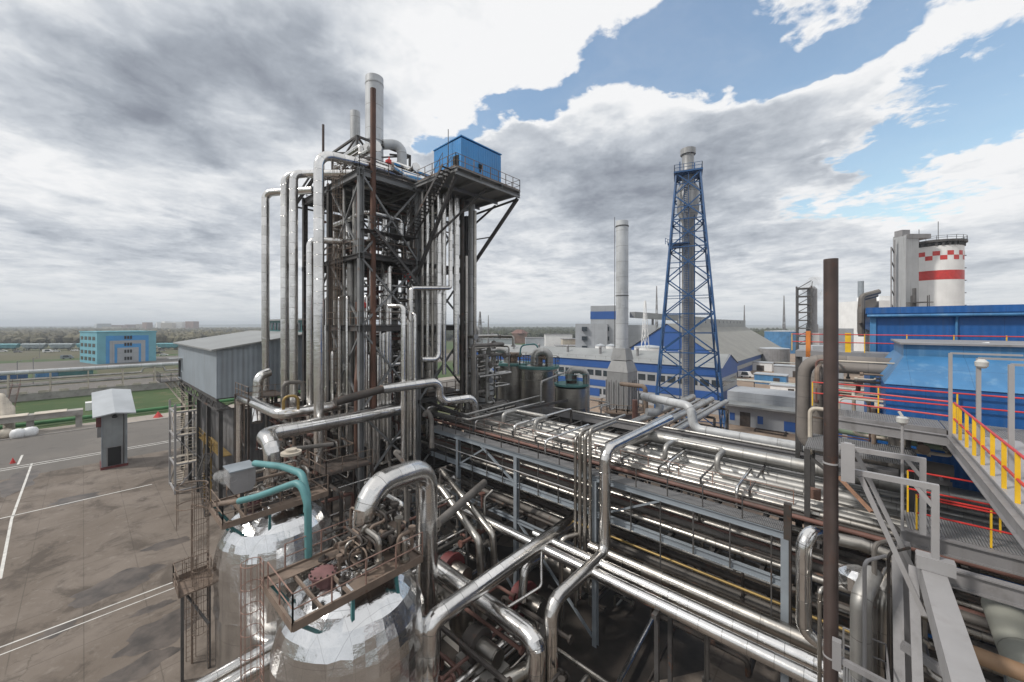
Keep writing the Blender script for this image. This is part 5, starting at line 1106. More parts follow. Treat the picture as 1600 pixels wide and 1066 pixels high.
# ================================================================ middle distance, beyond the rack
TEALP = mat('worn_teal_paint',(0.06,0.165,0.16),0.6,0,0.2,0.8,rust=0.3,dirt=0.4)
def dome_tank(label, px, d, r, h, mt, group=None, cat='tank'):
    p = PD(px,508,d); o = thing('silver_tank',label,cat,(p.x,p.y,0),group)
    build(MB().lathe((p.x,p.y,0),[(r,0),(r,h),(r*0.6,h+r*0.18),(r*0.1,h+r*0.25)],32),'shell',mt,o); return o,p
for px,d,lb,h in ((803,52,'silver clad tank with a teal top platform, left of a close pair',14.6),(842,49,'silver clad tank with a teal top platform, right of a close pair',14.5)):
    o,p = dome_tank(lb,px,d,2.35,h,ALU2,'silver tanks behind the rack')
    m = MB(); m.lathe((p.x,p.y,h+0.05),[(2.6,0),(2.6,0.3)],24); build(m,'platform',TEALP,o)
    m = MB(); m.rail([(p.x+2.55*cos(2*pi*k/12),p.y+2.55*sin(2*pi*k/12),h+0.4) for k in range(12)],step=1.3,r=0.03,closed=True); build(m,'railing',BROWN,o)
    m = MB(); m.lathe((p.x,p.y,h+0.4),[(0.5,0),(0.5,1.0),(0.8,1.0),(0.8,1.15)],14); m.tube([(p.x-1,p.y,h+0.4),(p.x-1,p.y,h+1.4),(p.x+1.2,p.y,h+1.4)],0.3,10,0.4); build(m,'top_fittings',BROWN,o)
o,p = dome_tank('small silver clad tank with a teal top ring in front of the blue-striped building',893,43,1.85,13.1,ALU2,'silver tanks behind the rack')
m = MB(); m.lathe((p.x,p.y,13.3),[(1.95,0),(1.95,0.2)],24); build(m,'platform',TEALP,o)
m = MB(); m.rail([(p.x+1.9*cos(2*pi*k/10),p.y+1.9*sin(2*pi*k/10),13.55) for k in range(10)],step=1.2,r=0.025,closed=True); build(m,'railing',TEAL,o)
m = MB(); m.lathe((p.x,p.y,13.5),[(0.6,0),(0.6,0.9),(0.3,0.9),(0.3,1.6)],12); build(m,'top_fittings',DKBR,o)
q = PD(893,578,42.5); pipe('silver pipe arching over the small tank and down its right side',[(q.x-0.3,q.y,13.9),PD(890,577,42.5),PD(916,579,42.5),PD(916,664,42.5)],0.38,ALU3,0.8)
q = PD(850,548,48.5); pipe('silver pipe arching over the right tank of the close pair',[PD(835,570,48.5),PD(836,549,48.5),PD(858,549,48.5),PD(858,640,48.5)],0.5,ALU3,0.8)
pipe('silver pipe arching beside the left tank of the close pair',[PD(770,572,52),PD(772,546,52),PD(792,547,52),PD(792,572,52)],0.42,ALU3,0.7)
pipe('teal hooped handrail pipe over the close pair of tanks',[PD(812,560,50),PD(814,540,50),PD(838,537,50),PD(842,548,50)],0.1,TEAL,0.6)
pipe('silver pipe hooping down beside the tower right edge',[PD(735,544,44),PD(755,544,44),PD(756,620,44)],0.42,ALU3,0.7)
pipe('smaller silver pipe hooping beside the tower right edge, higher of two',[PD(733,512,46),PD(746,512,46),PD(747,535,46)],0.3,ALU3,0.5)
p = PD(752,580,47); o = thing('white_reactor','pale panelled cylindrical vessel with many bolted straps right of the tower','vessel',(p.x,p.y,0))
build(MB().lathe((p.x,p.y,0),[(1.6,0),(1.6,14.3),(1.0,14.9)],24),'shell',WHITEP,o)
m = MB()
for k in range(8): m.lathe((p.x,p.y,4+k*1.35),[(1.66,0),(1.66,0.12)],24)
build(m,'straps',STEELD,o)
# boiler with tall grey stack
p = PD(972,508,60); bo = thing('boiler_stack','tall pale grey stack on a tapered boiler casing behind the rack','chimney',(p.x,p.y,0))
build(MB().lathe((p.x,p.y,13.0),[(0.95,2),(0.95,23.2),(0.85,23.2),(0.85,22)],24),'flue',WHITEP,bo)
m = MB(); m.tube([(p.x-1.1,p.y-0.3,13),(p.x-1.1,p.y-0.3,37)],0.05,6); m.lathe((p.x,p.y,35.3),[(1.02,0),(1.02,0.15)],24); m.lathe((p.x,p.y,24.5),[(1.0,0),(1.0,0.12)],24); build(m,'rings_and_rod',STEELD,bo)
def frust(m,x,y,z0,z1,a0,b0,a1,b1):
    vs = [(x-a0,y-b0,z0),(x+a0,y-b0,z0),(x+a0,y+b0,z0),(x-a0,y+b0,z0),(x-a1,y-b1,z1),(x+a1,y-b1,z1),(x+a1,y+b1,z1),(x-a1,y+b1,z1)]
    m.add(vs,[(0,3,2,1),(4,5,6,7),(0,1,5,4),(1,2,6,5),(2,3,7,6),(3,0,4,7)])
m = MB(); frust(m,p.x,p.y,14.6,16.4,1.3,1.3,0.98,0.98); frust(m,p.x,p.y,12.8,14.5,1.75,1.75,1.2,1.2); build(m,'hood',WHITEP,bo)
m = MB(); m.box(p.x-1.7,p.x+1.7,p.y-1.7,p.y+1.7,7.2,12.8); build(m,'casing',WHITEP,bo)
m = MB(); 
for k in range(5): m.tube([(p.x-1.6+k*0.8,p.y-2.1,7.2),(p.x-1.6+k*0.8,p.y-2.1,11.6)],0.1,8); m.tube([(p.x+2.1,p.y-1.5+k*0.7,7.2),(p.x+2.1,p.y-1.5+k*0.7,11.6)],0.1,8)
build(m,'casing_pipes',STEELM,bo)
m = MB(); m.lathe((p.x,p.y,0),[(2.7,0),(2.7,6.8)],24); build(m,'base',STEELM,bo); m = MB(); m.lathe((p.x,p.y,6.8),[(3.6,0),(3.6,0.2)],20); m.rail([(p.x+3.5*cos(2*pi*k/14),p.y+3.5*sin(2*pi*k/14),7.0) for k in range(14)],step=1.8,r=0.05,closed=True); build(m,'gallery',BROWN,bo)
pipe('horizontal brown pipe leading to the boiler casing from the right',[PD(970,600,55),PD(1008,604,52),PD(1010,650,52)],0.3,BROWN,0.5)
pipe('red standpipe in front of the boiler base',[PD(992,625,50),PD(992,658,50)],0.35,REDP)
# blue lattice flare tower
p = PD(1075,508,70); fx, fy = p.x, p.y
fl = thing('flare_tower','tall blue lattice tower around a grey flare pipe','tower',(fx,fy,0))
TZ = 47.2; w0, w1 = 5.8, 1.95
def fw(z): return w0+(w1-w0)*z/TZ
rot = radians(18)
def fc(k,z):
    a = rot+pi/4+k*pi/2; r = fw(z)*1.414; return V((fx+r*cos(a),fy+r*sin(a),z))
for k in range(4):
    m = MB(); m.beam(fc(k,0),fc(k,TZ),0.26); build(m,'leg',BLUES,fl)
zl = [0,7.8,15.2,22,28.2,33.8,38.8,43.2,TZ]
m = MB()
for z0,z1 in zip(zl,zl[1:]):
    for k in range(4):
        m.beam(fc(k,z0),fc((k+1)%4,z1),0.2); m.beam(fc((k+1)%4,z0),fc(k,z1),0.2)
        if z1 in (15.2,22,33.8,38.8,TZ): m.beam(fc(k,z1),fc((k+1)%4,z1),0.16)
        # redundant members to the panel mid-point
        c = (fc(k,z0)+fc((k+1)%4,z1)+fc((k+1)%4,z0)+fc(k,z1))/4
        m.beam(c,(fc(k,z0)+fc(k,z1))/2,0.12); m.beam(c,(fc((k+1)%4,z0)+fc((k+1)%4,z1))/2,0.12)
build(m,'lattice',BLUES,fl)
m = MB(); m.rbox((fx,fy),w1*2+0.8,w1*2+0.8,TZ,TZ+0.3,rot); m.rail([fc(k,TZ+0.35)+(fc(k,TZ)-V((fx,fy,TZ))).normalized()*0.45 for k in range(4)],step=1.3,r=0.04,closed=True,mids=1); build(m,'top_platform',BLUES,fl)
m = MB(); z=34.6; m.rbox((fx-1.6,fy),3.6,5,z,z+0.2,rot); m.rail([(fx-3.2,fy-2.4,z+.2),(fx-3.2,fy+2.4,z+.2)],step=1.2,r=0.04); build(m,'side_platform',BLUES,fl)
build(MB().lathe((fx,fy,0),[(1.05,0),(1.05,38.6),(1.85,40.6),(1.85,44.6),(1.0,46.2),(1.0,51.0),(1.3,51.0),(1.3,52.0),(1.1,52.0)],24),'flare_pipe',mat('flare_grey',(0.33,0.335,0.34),0.5,0.2,0.1,0.3,seam=4,streak=0.3),fl)
m = MB(); m.ladder(fx+0.3,fy-1.9,5,TZ,0,-1,w=0.8,r=0.06); m.tube([(fx-1.3,fy-0.4,2),(fx-1.3,fy-0.4,50)],0.1,6); m.tube([(fx+1.3,fy-0.6,2),(fx+1.3,fy-0.6,49)],0.1,6); build(m,'ladder',BLUES,fl)
# pale pipe step beyond the rack
pipe('pale blue-grey pipe stepping up and over beyond the rack, then level to the right',[PD(1010,644,37),PD(1030,644,37),PD(1032,628,37),(-16.4,37.2,13.0),(-10.3,33.9,13.2),(-10.0,33.8,11.4),(3,33.6,11.4)],0.36,WHITEP,0.7,seg=18)
bn = thing('cross_pipe_trestle','steel trestle carrying a bundle of pipes away behind the rack','trestle',(-14,45,0))
m = MB()
for b in (35,39,43,48,54):
    for a in (-17.5,-12): m.beam((a,b,0),(a,b,9.4),0.22)
    m.beam((-17.5,b,9.4),(-12,b,9.4),0.2,0.25); m.beam((-17.5,b,7),(-12,b,7),0.15)
for b0,b1 in ((35,39),(39,43),(43,48),(48,54)): m.beam((-12,b0,0.2),(-12,b1,9.2),0.12); m.beam((-17.5,b0,9.2),(-17.5,b1,0.2),0.12)
build(m,'frame',STEELD,bn)
for k,(a,r,lb) in enumerate(((-17.0,0.4,'leftmost thick'),(-16.1,0.16,'second, thin'),(-15.5,0.13,'third, thinnest'),(-14.6,0.36,'fourth, thick'),(-13.7,0.15,'fifth, thin'),(-12.8,0.3,'rightmost'))):
    pipe('pale pipe running away behind the rack on the trestle, %s' % lb,[(a,32.9,9.5+r+0.05),(a,57,9.5+r+0.05)],r,ALU3,seg=16,group='pipes on the rear trestle')
pipe('grey U-bend pipe at the head of the rear trestle',[PD(1004,690,33),PD(1004,666,33),PD(1022,664,33.5),PD(1024,690,33.5)],0.3,DULLP,0.5)
# striped factory hall
C = PD(1127,508,85); cx,cy = C.x,C.y; Lh = 84; Wd = 15
hall = thing('striped_hall','long grey factory hall with bright blue bands, its blue gable end facing right','building',(cx-Lh/2,cy+Wd/2,0))
m = MB(); m.box(cx-Lh,cx,cy,cy+Wd,0,10.5); m.add([(cx-0.01,cy,10.5),(cx-0.01,cy+Wd/2,13.0),(cx-0.01,cy+Wd,10.5)],[(0,1,2)]); build(m,'wall',GREYF,hall)
m = MB(); m.add([(cx-Lh,cy-0.4,10.45),(cx+0.3,cy-0.4,10.45),(cx+0.3,cy+Wd/2,13.1),(cx-Lh,cy+Wd/2,13.1),(cx+0.3,cy+Wd+0.4,10.45),(cx-Lh,cy+Wd+0.4,10.45)],[(0,1,2,3),(3,2,4,5)]); build(m,'roof',ROOFS,hall,0)
def cutband(y0,y1): # split the facade height from pixels at the near corner
    return 20-(y0-508)/600*85, 20-(y1-508)/600*85
m = MB()
for z1,z0 in ((10.4,8.3),(5.0,3.3)): m.box(cx-Lh,cx,cy-0.08,cy-0.01,z0,z1)
m.box(cx-Lh,cx-30,cy-0.08,cy-0.01,0.5,2.6)
build(m,'blue_band',BLUEF,hall)
m = MB(); m.add([(cx+0.05,cy-0.3,5.0),(cx+0.05,cy+Wd+0.2,5.0),(cx+0.05,cy+Wd+0.2,2.8),(cx+0.05,cy-0.3,2.8)],[(0,1,2,3)]); m.add([(cx+0.05,cy-0.3,8.2),(cx+0.05,cy+Wd+0.2,8.2),(cx+0.05,cy+Wd+0.2,10.5),(cx+0.05,cy+Wd/2,13.2),(cx+0.05,cy-0.3,10.5)],[(0,1,2,3,4)]); build(m,'gable_band',BLUEF,hall,0)
for z in (6.9,1.9):
    for k in range(34):
        x = cx-Lh+1.2+k*2.45; m = MB(); m.box(x,x+1.9,cy-0.06,cy-0.005,z-0.75,z+0.75); fo = build(m,'window',GLASS,hall); 
        m = MB(); m.box(x+0.9,x+1.0,cy-0.1,cy-0.065,z-0.75,z+0.75); build(m,'mullion',WHITE,fo) if False else None
m = MB(); m.box(cx+0.02,cx+0.06,cy+1,cy+Wd-1,6.2,7.5); build(m,'gable_windows',GLASS,hall)
m = MB()
for k in range(7): m = MB(); m.tube([(cx-10-k*11,cy+4,11.8),(cx-10-k*11,cy+4,13.6)],0.35,10); m.lathe((cx-10-k*11,cy+4,13.6),[(0.6,0),(0.2,0.5)],10); build(m,'roof_vent',STEELM,hall)
m = MB()
for k in range(26): m.beam((cx-Lh+3+k*3.1,cy+0.2,10.9),(cx-Lh+3+k*3.1,cy+0.2,11.5),0.06)
m.beam((cx-Lh,cy+0.2,11.5),(cx,cy+0.2,11.5),0.05); build(m,'roof_rail',STEELM,hall)
# low annex to the right
a0 = PD(1130,508,76); 
ax0, ay0 = a0.x, a0.y-2
an = thing('low_annex','low pale workshop building with blue doors across the dirt yard','building',(ax0+12,ay0+4,0))
q0 = PZ(1135,662,0); q1 = PZ(1245,668,0)
ax0, ay0 = q0.x, q0.y
m = MB(); m.box(ax0,ax0+30,ay0,ay0+9,0,4.0); build(m,'wall',GREYF,an); m = MB(); m.box(ax0-0.5,ax0+30,ay0-1.6,ay0+9.5,4.0,4.35); build(m,'canopy',ROOFS,an)
m = MB(); m.box(ax0-0.5,ax0+30,ay0+3,ay0+12,4.35,6.2); build(m,'upper_wall',GREYF,an)
for k,x in enumerate((0.6,5.4)): m = MB(); m.box(ax0+x,ax0+x+0.9,ay0-0.05,ay0-0.005,0.9,2.4); build(m,'window',BLUEF,an)
m = MB(); m.box(ax0+2.4,ax0+4.2,ay0-0.06,ay0-0.005,0.02,2.8); build(m,'door',DKBR,an)
for x in (9.6,13.9,18.5): m = MB(); m.box(ax0+x,ax0+x+3.9,ay0-0.06,ay0-0.005,0.3,2.1); build(m,'blue_panel',BLUEF,an)
pal = thing('pallet_frame','rusty steel frame lying on the dirt yard','frame',PZ(1200,675,0))
q = PZ(1200,676,0); m = MB(); m.beam((q.x-2,q.y-1,0.2),(q.x+3,q.y-1,0.2),0.2); m.beam((q.x-2,q.y+1,0.2),(q.x+3,q.y+1,0.2),0.2); m.beam((q.x-2,q.y-1,0.25),(q.x-2,q.y+1,0.25),0.2); m.beam((q.x+2.6,q.y-1.4,0.25),(q.x+2.6,q.y+1.6,0.25),0.2); build(m,'bars',DKBR,pal)
# tanks on the right middle
def rtank(label,px,yt,yb,d,wpx,mt,ribs=False):
    p = PD(px,508,d); r = wpx/2*d/600; zt = 20-(yt-508)/600*d; o = thing('round_tank',label,'tank',(p.x,p.y,0))
    build(MB().lathe((p.x,p.y,0),[(r,0),(r,zt)],32),'shell',mt,o); build(MB().lathe((p.x,p.y,zt),[(r*1.01,0),(r*1.01,0.25),(r*0.1,0.8)],32),'lid',ROOFP,o); return o,p,r,zt
rtank('large light blue round tank beyond the dirt yard',1224,518,545,280,50,BLUEL)
rtank('smaller grey round tank in front of the light blue one',1210,545,570,185,40,STEELM)
rtank('pale tank behind the striped hall, left of three',938,541,555,125,16,WHITE); rtank('pale tank behind the striped hall, middle of three',955,541,555,127,16,WHITE); rtank('wide pale tank behind the striped hall, beside the grey stack',1015,543,556,130,46,WHITE)
# grey-blue plant building
p = PD(965,508,175); pb = thing('works_block','stepped grey factory block with a blue stripe behind the grey stack','building',(p.x,p.y,0))
ang = radians(20)
def rb(dx,w,dp,z0,z1,name,mt,off=0):
    m = MB(); m.rbox((p.x+RGT[0]*dx+FWD[0]*off,p.y+RGT[1]*dx+FWD[1]*off),w,dp,z0,z1,ang); build(m,name,mt,pb)
rb(-4,14,14,0,28.5,'tower_block',GREYF); rb(-4,14.2,14.2,22.6,26,'blue_stripe',BLUEF); rb(-11,14,12,0,20.5,'left_wing',GREYF); rb(9,16,14,0,20,'right_wing',GREYF); rb(-21,26,18,0,8.5,'low_wing',GREYF)
for i in range(4):
    for j in range(3):
        rb(-14+i*5,2.2,12.3 if i<2 else 14.3,9+j*4.2,10.8+j*4.2,'window',GLASS,-0.1)
m = MB()
for k in range(10):
    q = p+V((RGT[0],RGT[1],0))*(-33+k*2.5)-V((FWD[0],FWD[1],0))*12; m.beam((q.x,q.y,0),(q.x,q.y,6),0.5)
qa = p+V((RGT[0],RGT[1],0))*(-34)-V((FWD[0],FWD[1],0))*11; qb = p+V((RGT[0],RGT[1],0))*(-10)-V((FWD[0],FWD[1],0))*11
m.beam((qa.x,qa.y,6.2),(qb.x,qb.y,6.2),6,0.5); build(m,'loading_canopy',BLUES,pb)
# conveyor bridge
ca = PD(988,492,172); cb = PD(1100,500,205); cv = thing('conveyor_bridge','sloping grey conveyor gallery between the works block and the big storage shed','conveyor',(ca.x,ca.y,0))
m = MB(); m.beam(ca,cb,3,2.6); build(m,'gallery',ROOFS,cv); m = MB(); 
for k in (0.25,0.6,0.9): q = ca+(cb-ca)*k; m.beam((q.x,q.y,0),(q.x,q.y,q.z-1),0.8)
build(m,'legs',STEELM,cv)
# big A-frame storage shed
g0 = PD(1042,508,150); ag = thing('storage_shed','huge A-frame storage shed with a bright blue gable and long grey roof','building',(g0.x+20,g0.y+20,0))
hw = 21; xg = PD(1042,508,150); gx, gy = xg.x, xg.y
# runs away along +X/-Y side of the plant grid: gable faces -X... ridge along X
u = V((0,1,0)); v = V((-1,0,0)); Ls = 130; hr = 20.3
def sp_(a,b,z): q = V((gx,gy,0))+u*a+v*b; return (q.x,q.y,z)
m = MB(); m.add([sp_(0,-hw,0),sp_(0,hw,0),sp_(0,hw,6.5),sp_(0,0,hr),sp_(0,-hw,6.5)],[(0,1,2,3,4)]); build(m,'gable',BLUEF,ag,0)
m = MB(); m.add([sp_(-0.5,-hw-0.8,6.2),sp_(Ls,-hw-0.8,6.2),sp_(Ls,0,hr+0.3),sp_(-0.5,0,hr+0.3),sp_(-0.5,hw+0.8,6.2),sp_(Ls,hw+0.8,6.2)],[(0,1,2,3),(3,2,5,4)]); build(m,'roof',mat('warm_grey_roof',(0.25,0.245,0.225),0.7,0,0.12,0.2,corr=1.2,corrd=0.3,streak=0.3),ag,0)
m = MB(); m.add([sp_(0,-hw,0),sp_(Ls,-hw,0),sp_(Ls,-hw,6.4),sp_(0,-hw,6.4)],[(0,1,2,3)]); build(m,'side_wall',BLUEF,ag,0)
m = MB(); m.add([sp_(0,-hw-0.1,2.6),sp_(Ls,-hw-0.1,2.6),sp_(Ls,-hw-0.1,4.2),sp_(0,-hw-0.1,4.2)],[(0,1,2,3)]); build(m,'side_windows',GREYF,ag,0)
m = MB()
for k in range(4): m.add([sp_(20,-2.5,hr-2),sp_(Ls,-2.5,hr-2),sp_(Ls,-2.5,hr+2.6),sp_(20,-2.5,hr+2.6)],[(0,1,2,3)]) if k==0 else None
m.add([sp_(20,-2.5,hr+2.6),sp_(Ls,-2.5,hr+2.6),sp_(Ls,2.5,hr+2.6),sp_(20,2.5,hr+2.6)],[(0,1,2,3)]); m.add([sp_(20,-2.5,hr-2),sp_(20,2.5,hr-2),sp_(20,2.5,hr+2.6),sp_(20,-2.5,hr+2.6)],[(0,1,2,3)])
build(m,'ridge_gallery',ROOFS,ag,0)
m = MB()
for k in range(12):
    a = 26+k*8; m.add([sp_(a,-2.56,hr+0.6),sp_(a+1.2,-2.56,hr+0.6),sp_(a+1.2,-2.56,hr+1.9),sp_(a,-2.56,hr+1.9)],[(0,1,2,3)])
build(m,'gallery_windows',GLASS,ag,0)
# striped prilling tower
p = PD(1458,508,112); pt = thing('striped_silo','huge white cylindrical tower with red chequers and a red band','tower',(p.x,p.y,0))
R_ = 5.95
build(MB().lathe((p.x,p.y,0),[(R_,0),(R_,42.2)],64),'shell',WHITE,pt)
m = MB(); z0,z1 = 32.7,35.3
m.lathe((p.x,p.y,z0),[(R_+0.03,0),(R_+0.03,z1-z0)],64); build(m,'red_band',RED,pt)
m = MB(); N = 26
for k in range(N):
    for row in range(2):
        if (k+row)%2: continue
        w0_,w1_ = 2*pi*k/N,2*pi*(k+1)/N; zz0 = 38.2+row*1.25; n4 = 4; rr = R_+0.03
        for j in range(n4):
            u0_,u1_ = w0_+(w1_-w0_)*j/n4,w0_+(w1_-w0_)*(j+1)/n4
            m.add([(p.x+rr*cos(u0_),p.y+rr*sin(u0_),zz0),(p.x+rr*cos(u1_),p.y+rr*sin(u1_),zz0),(p.x+rr*cos(u1_),p.y+rr*sin(u1_),zz0+1.25),(p.x+rr*cos(u0_),p.y+rr*sin(u0_),zz0+1.25)],[(0,1,2,3)])
build(m,'chequers',RED,pt)
m = MB(); m.lathe((p.x,p.y,42.2),[(5.0,0),(5.0,0.9),(6.6,1.0),(6.6,1.6),(2,2.4)],48); 
build(m,'roof',STEELD,pt)
m = MB()
for k in range(28): w_ = 2*pi*k/28; m.box(p.x+R_*cos(w_)-0.25,p.x+R_*cos(w_)+0.25,p.y+R_*sin(w_)-0.25,p.y+R_*sin(w_)+0.25,42.2,43.15)
build(m,'roof_blocks',STEELD,pt)
m = MB(); m.rail([(p.x+6.5*cos(2*pi*k/20),p.y+6.5*sin(2*pi*k/20),43.8) for k in range(20)],step=2.4,r=0.05,closed=True); build(m,'roof_rail',STEELD,pt)
for x_,y_,z_ in ((1,0,50),(-3,-2,48)): m = MB(); m.tube([(p.x+x_,p.y+y_,44),(p.x+x_,p.y+y_,z_)],0.08,6); build(m,'antenna',STEELD,pt)
sx = p.x+RGT[0]*9.0*-1.12; sy = p.y+RGT[1]*9.0*-1.12
q = PD(1415,508,108)
m = MB(); m.rbox((q.x,q.y),3.6,3.6,0,44.8,0.73); build(m,'lift_shaft',mat('shaft_grey',(0.36,0.37,0.38),0.6,0,0.1,0.2,streak=0.3),pt); m = MB(); m.rbox((q.x+1.3,q.y+1.2),6.5,4,44.0,45.2,0.73); m.rbox((q.x-0.7,q.y-0.2),2.2,2.2,44.8,46.6,0.73); m.beam((q.x-2.3,q.y-1.8,0),(q.x-2.3,q.y-1.8,44),0.35); m.beam((q.x-3.0,q.y-2.4,0),(q.x-3.0,q.y-2.4,42),0.3); build(m,'lift_head',STEELM,pt)
m = MB()
for k in range(11): m.beam((q.x-2.3,q.y-1.8,k*4),(q.x-3.0,q.y-2.4,k*4+2),0.2)
e_ = V((p.x,p.y,0))+V((RGT[0],RGT[1],0))*(R_+0.8)-V((FWD[0],FWD[1],0))*0.5
m.beam((e_.x,e_.y,0),(e_.x,e_.y,43),0.18); m.beam((e_.x+0.9,e_.y+0.8,0),(e_.x+0.9,e_.y+0.8,43),0.18)
for k in range(11): m.rbox((e_.x+0.45,e_.y+0.4),1.8,1.6,4+k*3.6,4.2+k*3.6,0.73); m.beam((e_.x,e_.y,4+k*3.6),(e_.x+0.9,e_.y+0.8,7.6+k*3.6),0.12)
build(m,'side_stairs',STEELD,pt)
q = PD(1437,508,104); m = MB()
for z in (18,21,24,26): m.rbox((q.x,q.y),3.6,3.6,z,z+0.2,0.73)
for dx in (-1.6,1.6):
    for dy in (-1.6,1.6): m.beam((q.x+dx,q.y+dy,0),(q.x+dx,q.y+dy,28),0.2)
m.tube([(q.x-1,q.y,10),(q.x-1,q.y,30)],0.4,8)
one(m,'scaffold',STEELD,'dark steel stair scaffold at the foot of the white and red tower','scaffold')
# dark column structure, chimneys, pale block
q = PD(1257,508,150); o = thing('absorber_frame','dark skeletal steel structure with a grey column far behind the brown pole','steel frame',(q.x,q.y,0))
m = MB()
for dx in (-2.3,2.3):
    for dy in (-2.3,2.3): m.beam((q.x+dx,q.y+dy,0),(q.x+dx,q.y+dy,35),0.5)
for k in range(11):
    z = 3+k*3.1; m.box(q.x-2.5,q.x+2.5,q.y-2.5,q.y+2.5,z,z+0.4); m.beam((q.x-2.3,q.y-2.3,z),(q.x+2.3,q.y-2.3,z+3),0.25); m.beam((q.x+2.3,q.y-2.3,z),(q.x+2.3,q.y+2.3,z+3),0.25)
build(m,'frame',STEELD,o)
q = PD(1269,508,150); build(MB().lathe((q.x,q.y,0),[(1.9,0),(1.9,20),(1.6,20.5),(1.6,34),(0.8,35)],18),'column_vessel',STEELM,o); build(MB().lathe((q.x,q.y,8),[(2.2,0),(2.2,9)],18),'white_section',WHITE,o)
q = PD(1345,508,210); one(MB().lathe((q.x,q.y,0),[(1.5,0),(1.3,44)],16),'chimney',STEELB,'slim blue-grey chimney on the skyline left of the red-banded tower','chimney')
q = PD(1352,508,190); o = thing('pale_block','pale flat-roofed factory block on the skyline','building',(q.x,q.y,0)); m = MB(); m.rbox((q.x,q.y),17,20,0,31.5,0.73); build(m,'main_wall',WHITE,o); m = MB(); m.rbox((q.x+5,q.y+5),11,12,31.5,34,0.73); build(m,'penthouse',WHITE,o)
q = PD(1290,508,170); one(MB().rbox((q.x,q.y),16,10,0,18.5,0.73),'low_hall',ROOFP,'long low pale hall on the skyline behind the brown pole','building')
for px,py,d,lb in ((1285,540,118,'small grey hut beyond the rear walkway'),):
    q = PD(px,py,d); one(MB().rbox((q.x,q.y),8,6,0,q.z,0.5),'shed',ROOFP,lb,'shed')
# masts and pylons
def pylon(px,yt,d,wpx,label,mt=STEELM,arms=True,cat='pylon'):
    q = PD(px,508,d); zt = 20+(508-yt)/600*d; w = wpx/2*d/600; m = MB()
    def c(k,z): r = w*(1-z/zt*0.9); a = k*pi/2+0.4; return V((q.x+r*cos(a),q.y+r*sin(a),z))
    n = 8; t_ = max(0.1,d/1500)
    for k in range(4): m.beam(c(k,0),c(k,zt),t_*1.5)
    for i in range(n):
        for k in range(4): m.beam(c(k,zt*i/n),c((k+1)%4,zt*(i+1)/n),t_); m.beam(c((k+1)%4,zt*i/n),c(k,zt*(i+1)/n),t_)
    if arms:
        for z,l in ((0.7,0.55),(0.82,0.42)): m.beam((q.x-w*l*2*RGT[0],q.y-w*l*2*RGT[1],zt*z),(q.x+w*l*2*RGT[0],q.y+w*l*2*RGT[1],zt*z),t_*2)
    return one(m,'pylon',mt,label,cat)
pylon(750,487,170,17,'grey lattice power pylon right of the tower on the skyline')
pylon(1008,470,120,20,'white lattice mast in front of the blue gable shed',WHITE,False,'mast')
pylon(1026,447,260,6,'thin red-grey lattice mast behind the flare tower',STEELM,False,'mast')
pylon(1163,477,330,4,'faint thin mast on the skyline right of the flare tower',STEELM,False,'mast'); pylon(1225,462,300,6,'slim lattice mast on the skyline left of the dark frame',STEELM,False,'mast')
pylon(763,493,300,3,'thin lamp mast on the skyline beside the power pylon',STEELM,False,'mast')
# ================================================================ far left
q = PD(200,508,205)
bl = thing('striped_office','cyan four-storey block with concentric sky-blue and grey arches on its face','building',(q.x,q.y,0))
ang = radians(-9)  # facade swung slightly toward the road
ua = V((sin(-ang),cos(ang),0)); va = V((-ua.y,ua.x,0))
ua = V((-sin(radians(13)),cos(radians(13)),0)); na = V((ua.y,-ua.x,0))   # along facade; outward normal
Hb = 16.2; hb = 11.6
def fp(s,z,o): qq = V((q.x,q.y,0))+ua*s+na*o; return (qq.x,qq.y,z)
def fbox(m,s0,s1,z0,z1,o0,o1):
    m.add([fp(s0,z0,o0),fp(s1,z0,o0),fp(s1,z0,o1),fp(s0,z0,o1),fp(s0,z1,o0),fp(s1,z1,o0),fp(s1,z1,o1),fp(s0,z1,o1)],[(0,1,2,3),(7,6,5,4),(4,5,1,0),(5,6,2,1),(6,7,3,2),(7,4,0,3)])
m = MB(); fbox(m,-hb,hb,0,Hb,-26,0); build(m,'wall',CYAN,bl)
m = MB(); fbox(m,-hb-0.3,hb+0.3,Hb,Hb+0.5,-26,0.3); build(m,'parapet',CYAN,bl)
for i,(s,zt,mt,nm) in enumerate(((8.4,14.4,CYAN2,'blue_arch'),(7.0,11.8,GREYF,'grey_arch'),(5.2,10.0,CYAN2,'blue_arch'),(4.2,8.0,GREYF,'grey_arch'))):
    m = MB(); fbox(m,-s,s,0.1,zt,0.0,0.06*(i+1)); build(m,nm,mt,bl)
for z in (12.6,8.9,5.2,1.4):
    for k in (-1,0,1): m = MB(); fbox(m,k*1.1-0.4,k*1.1+0.4,z,z+1.7,0.3,0.36); build(m,'window',BLACK,bl)
for z in (1.5,5,8.6,12.2):
    for k in range(4): m = MB(); fbox(m,-hb-0.08,-hb-0.02,z,z+1.8,-2.5-k*6-4,-2.5-k*6); build(m,'window',GLASS,bl)
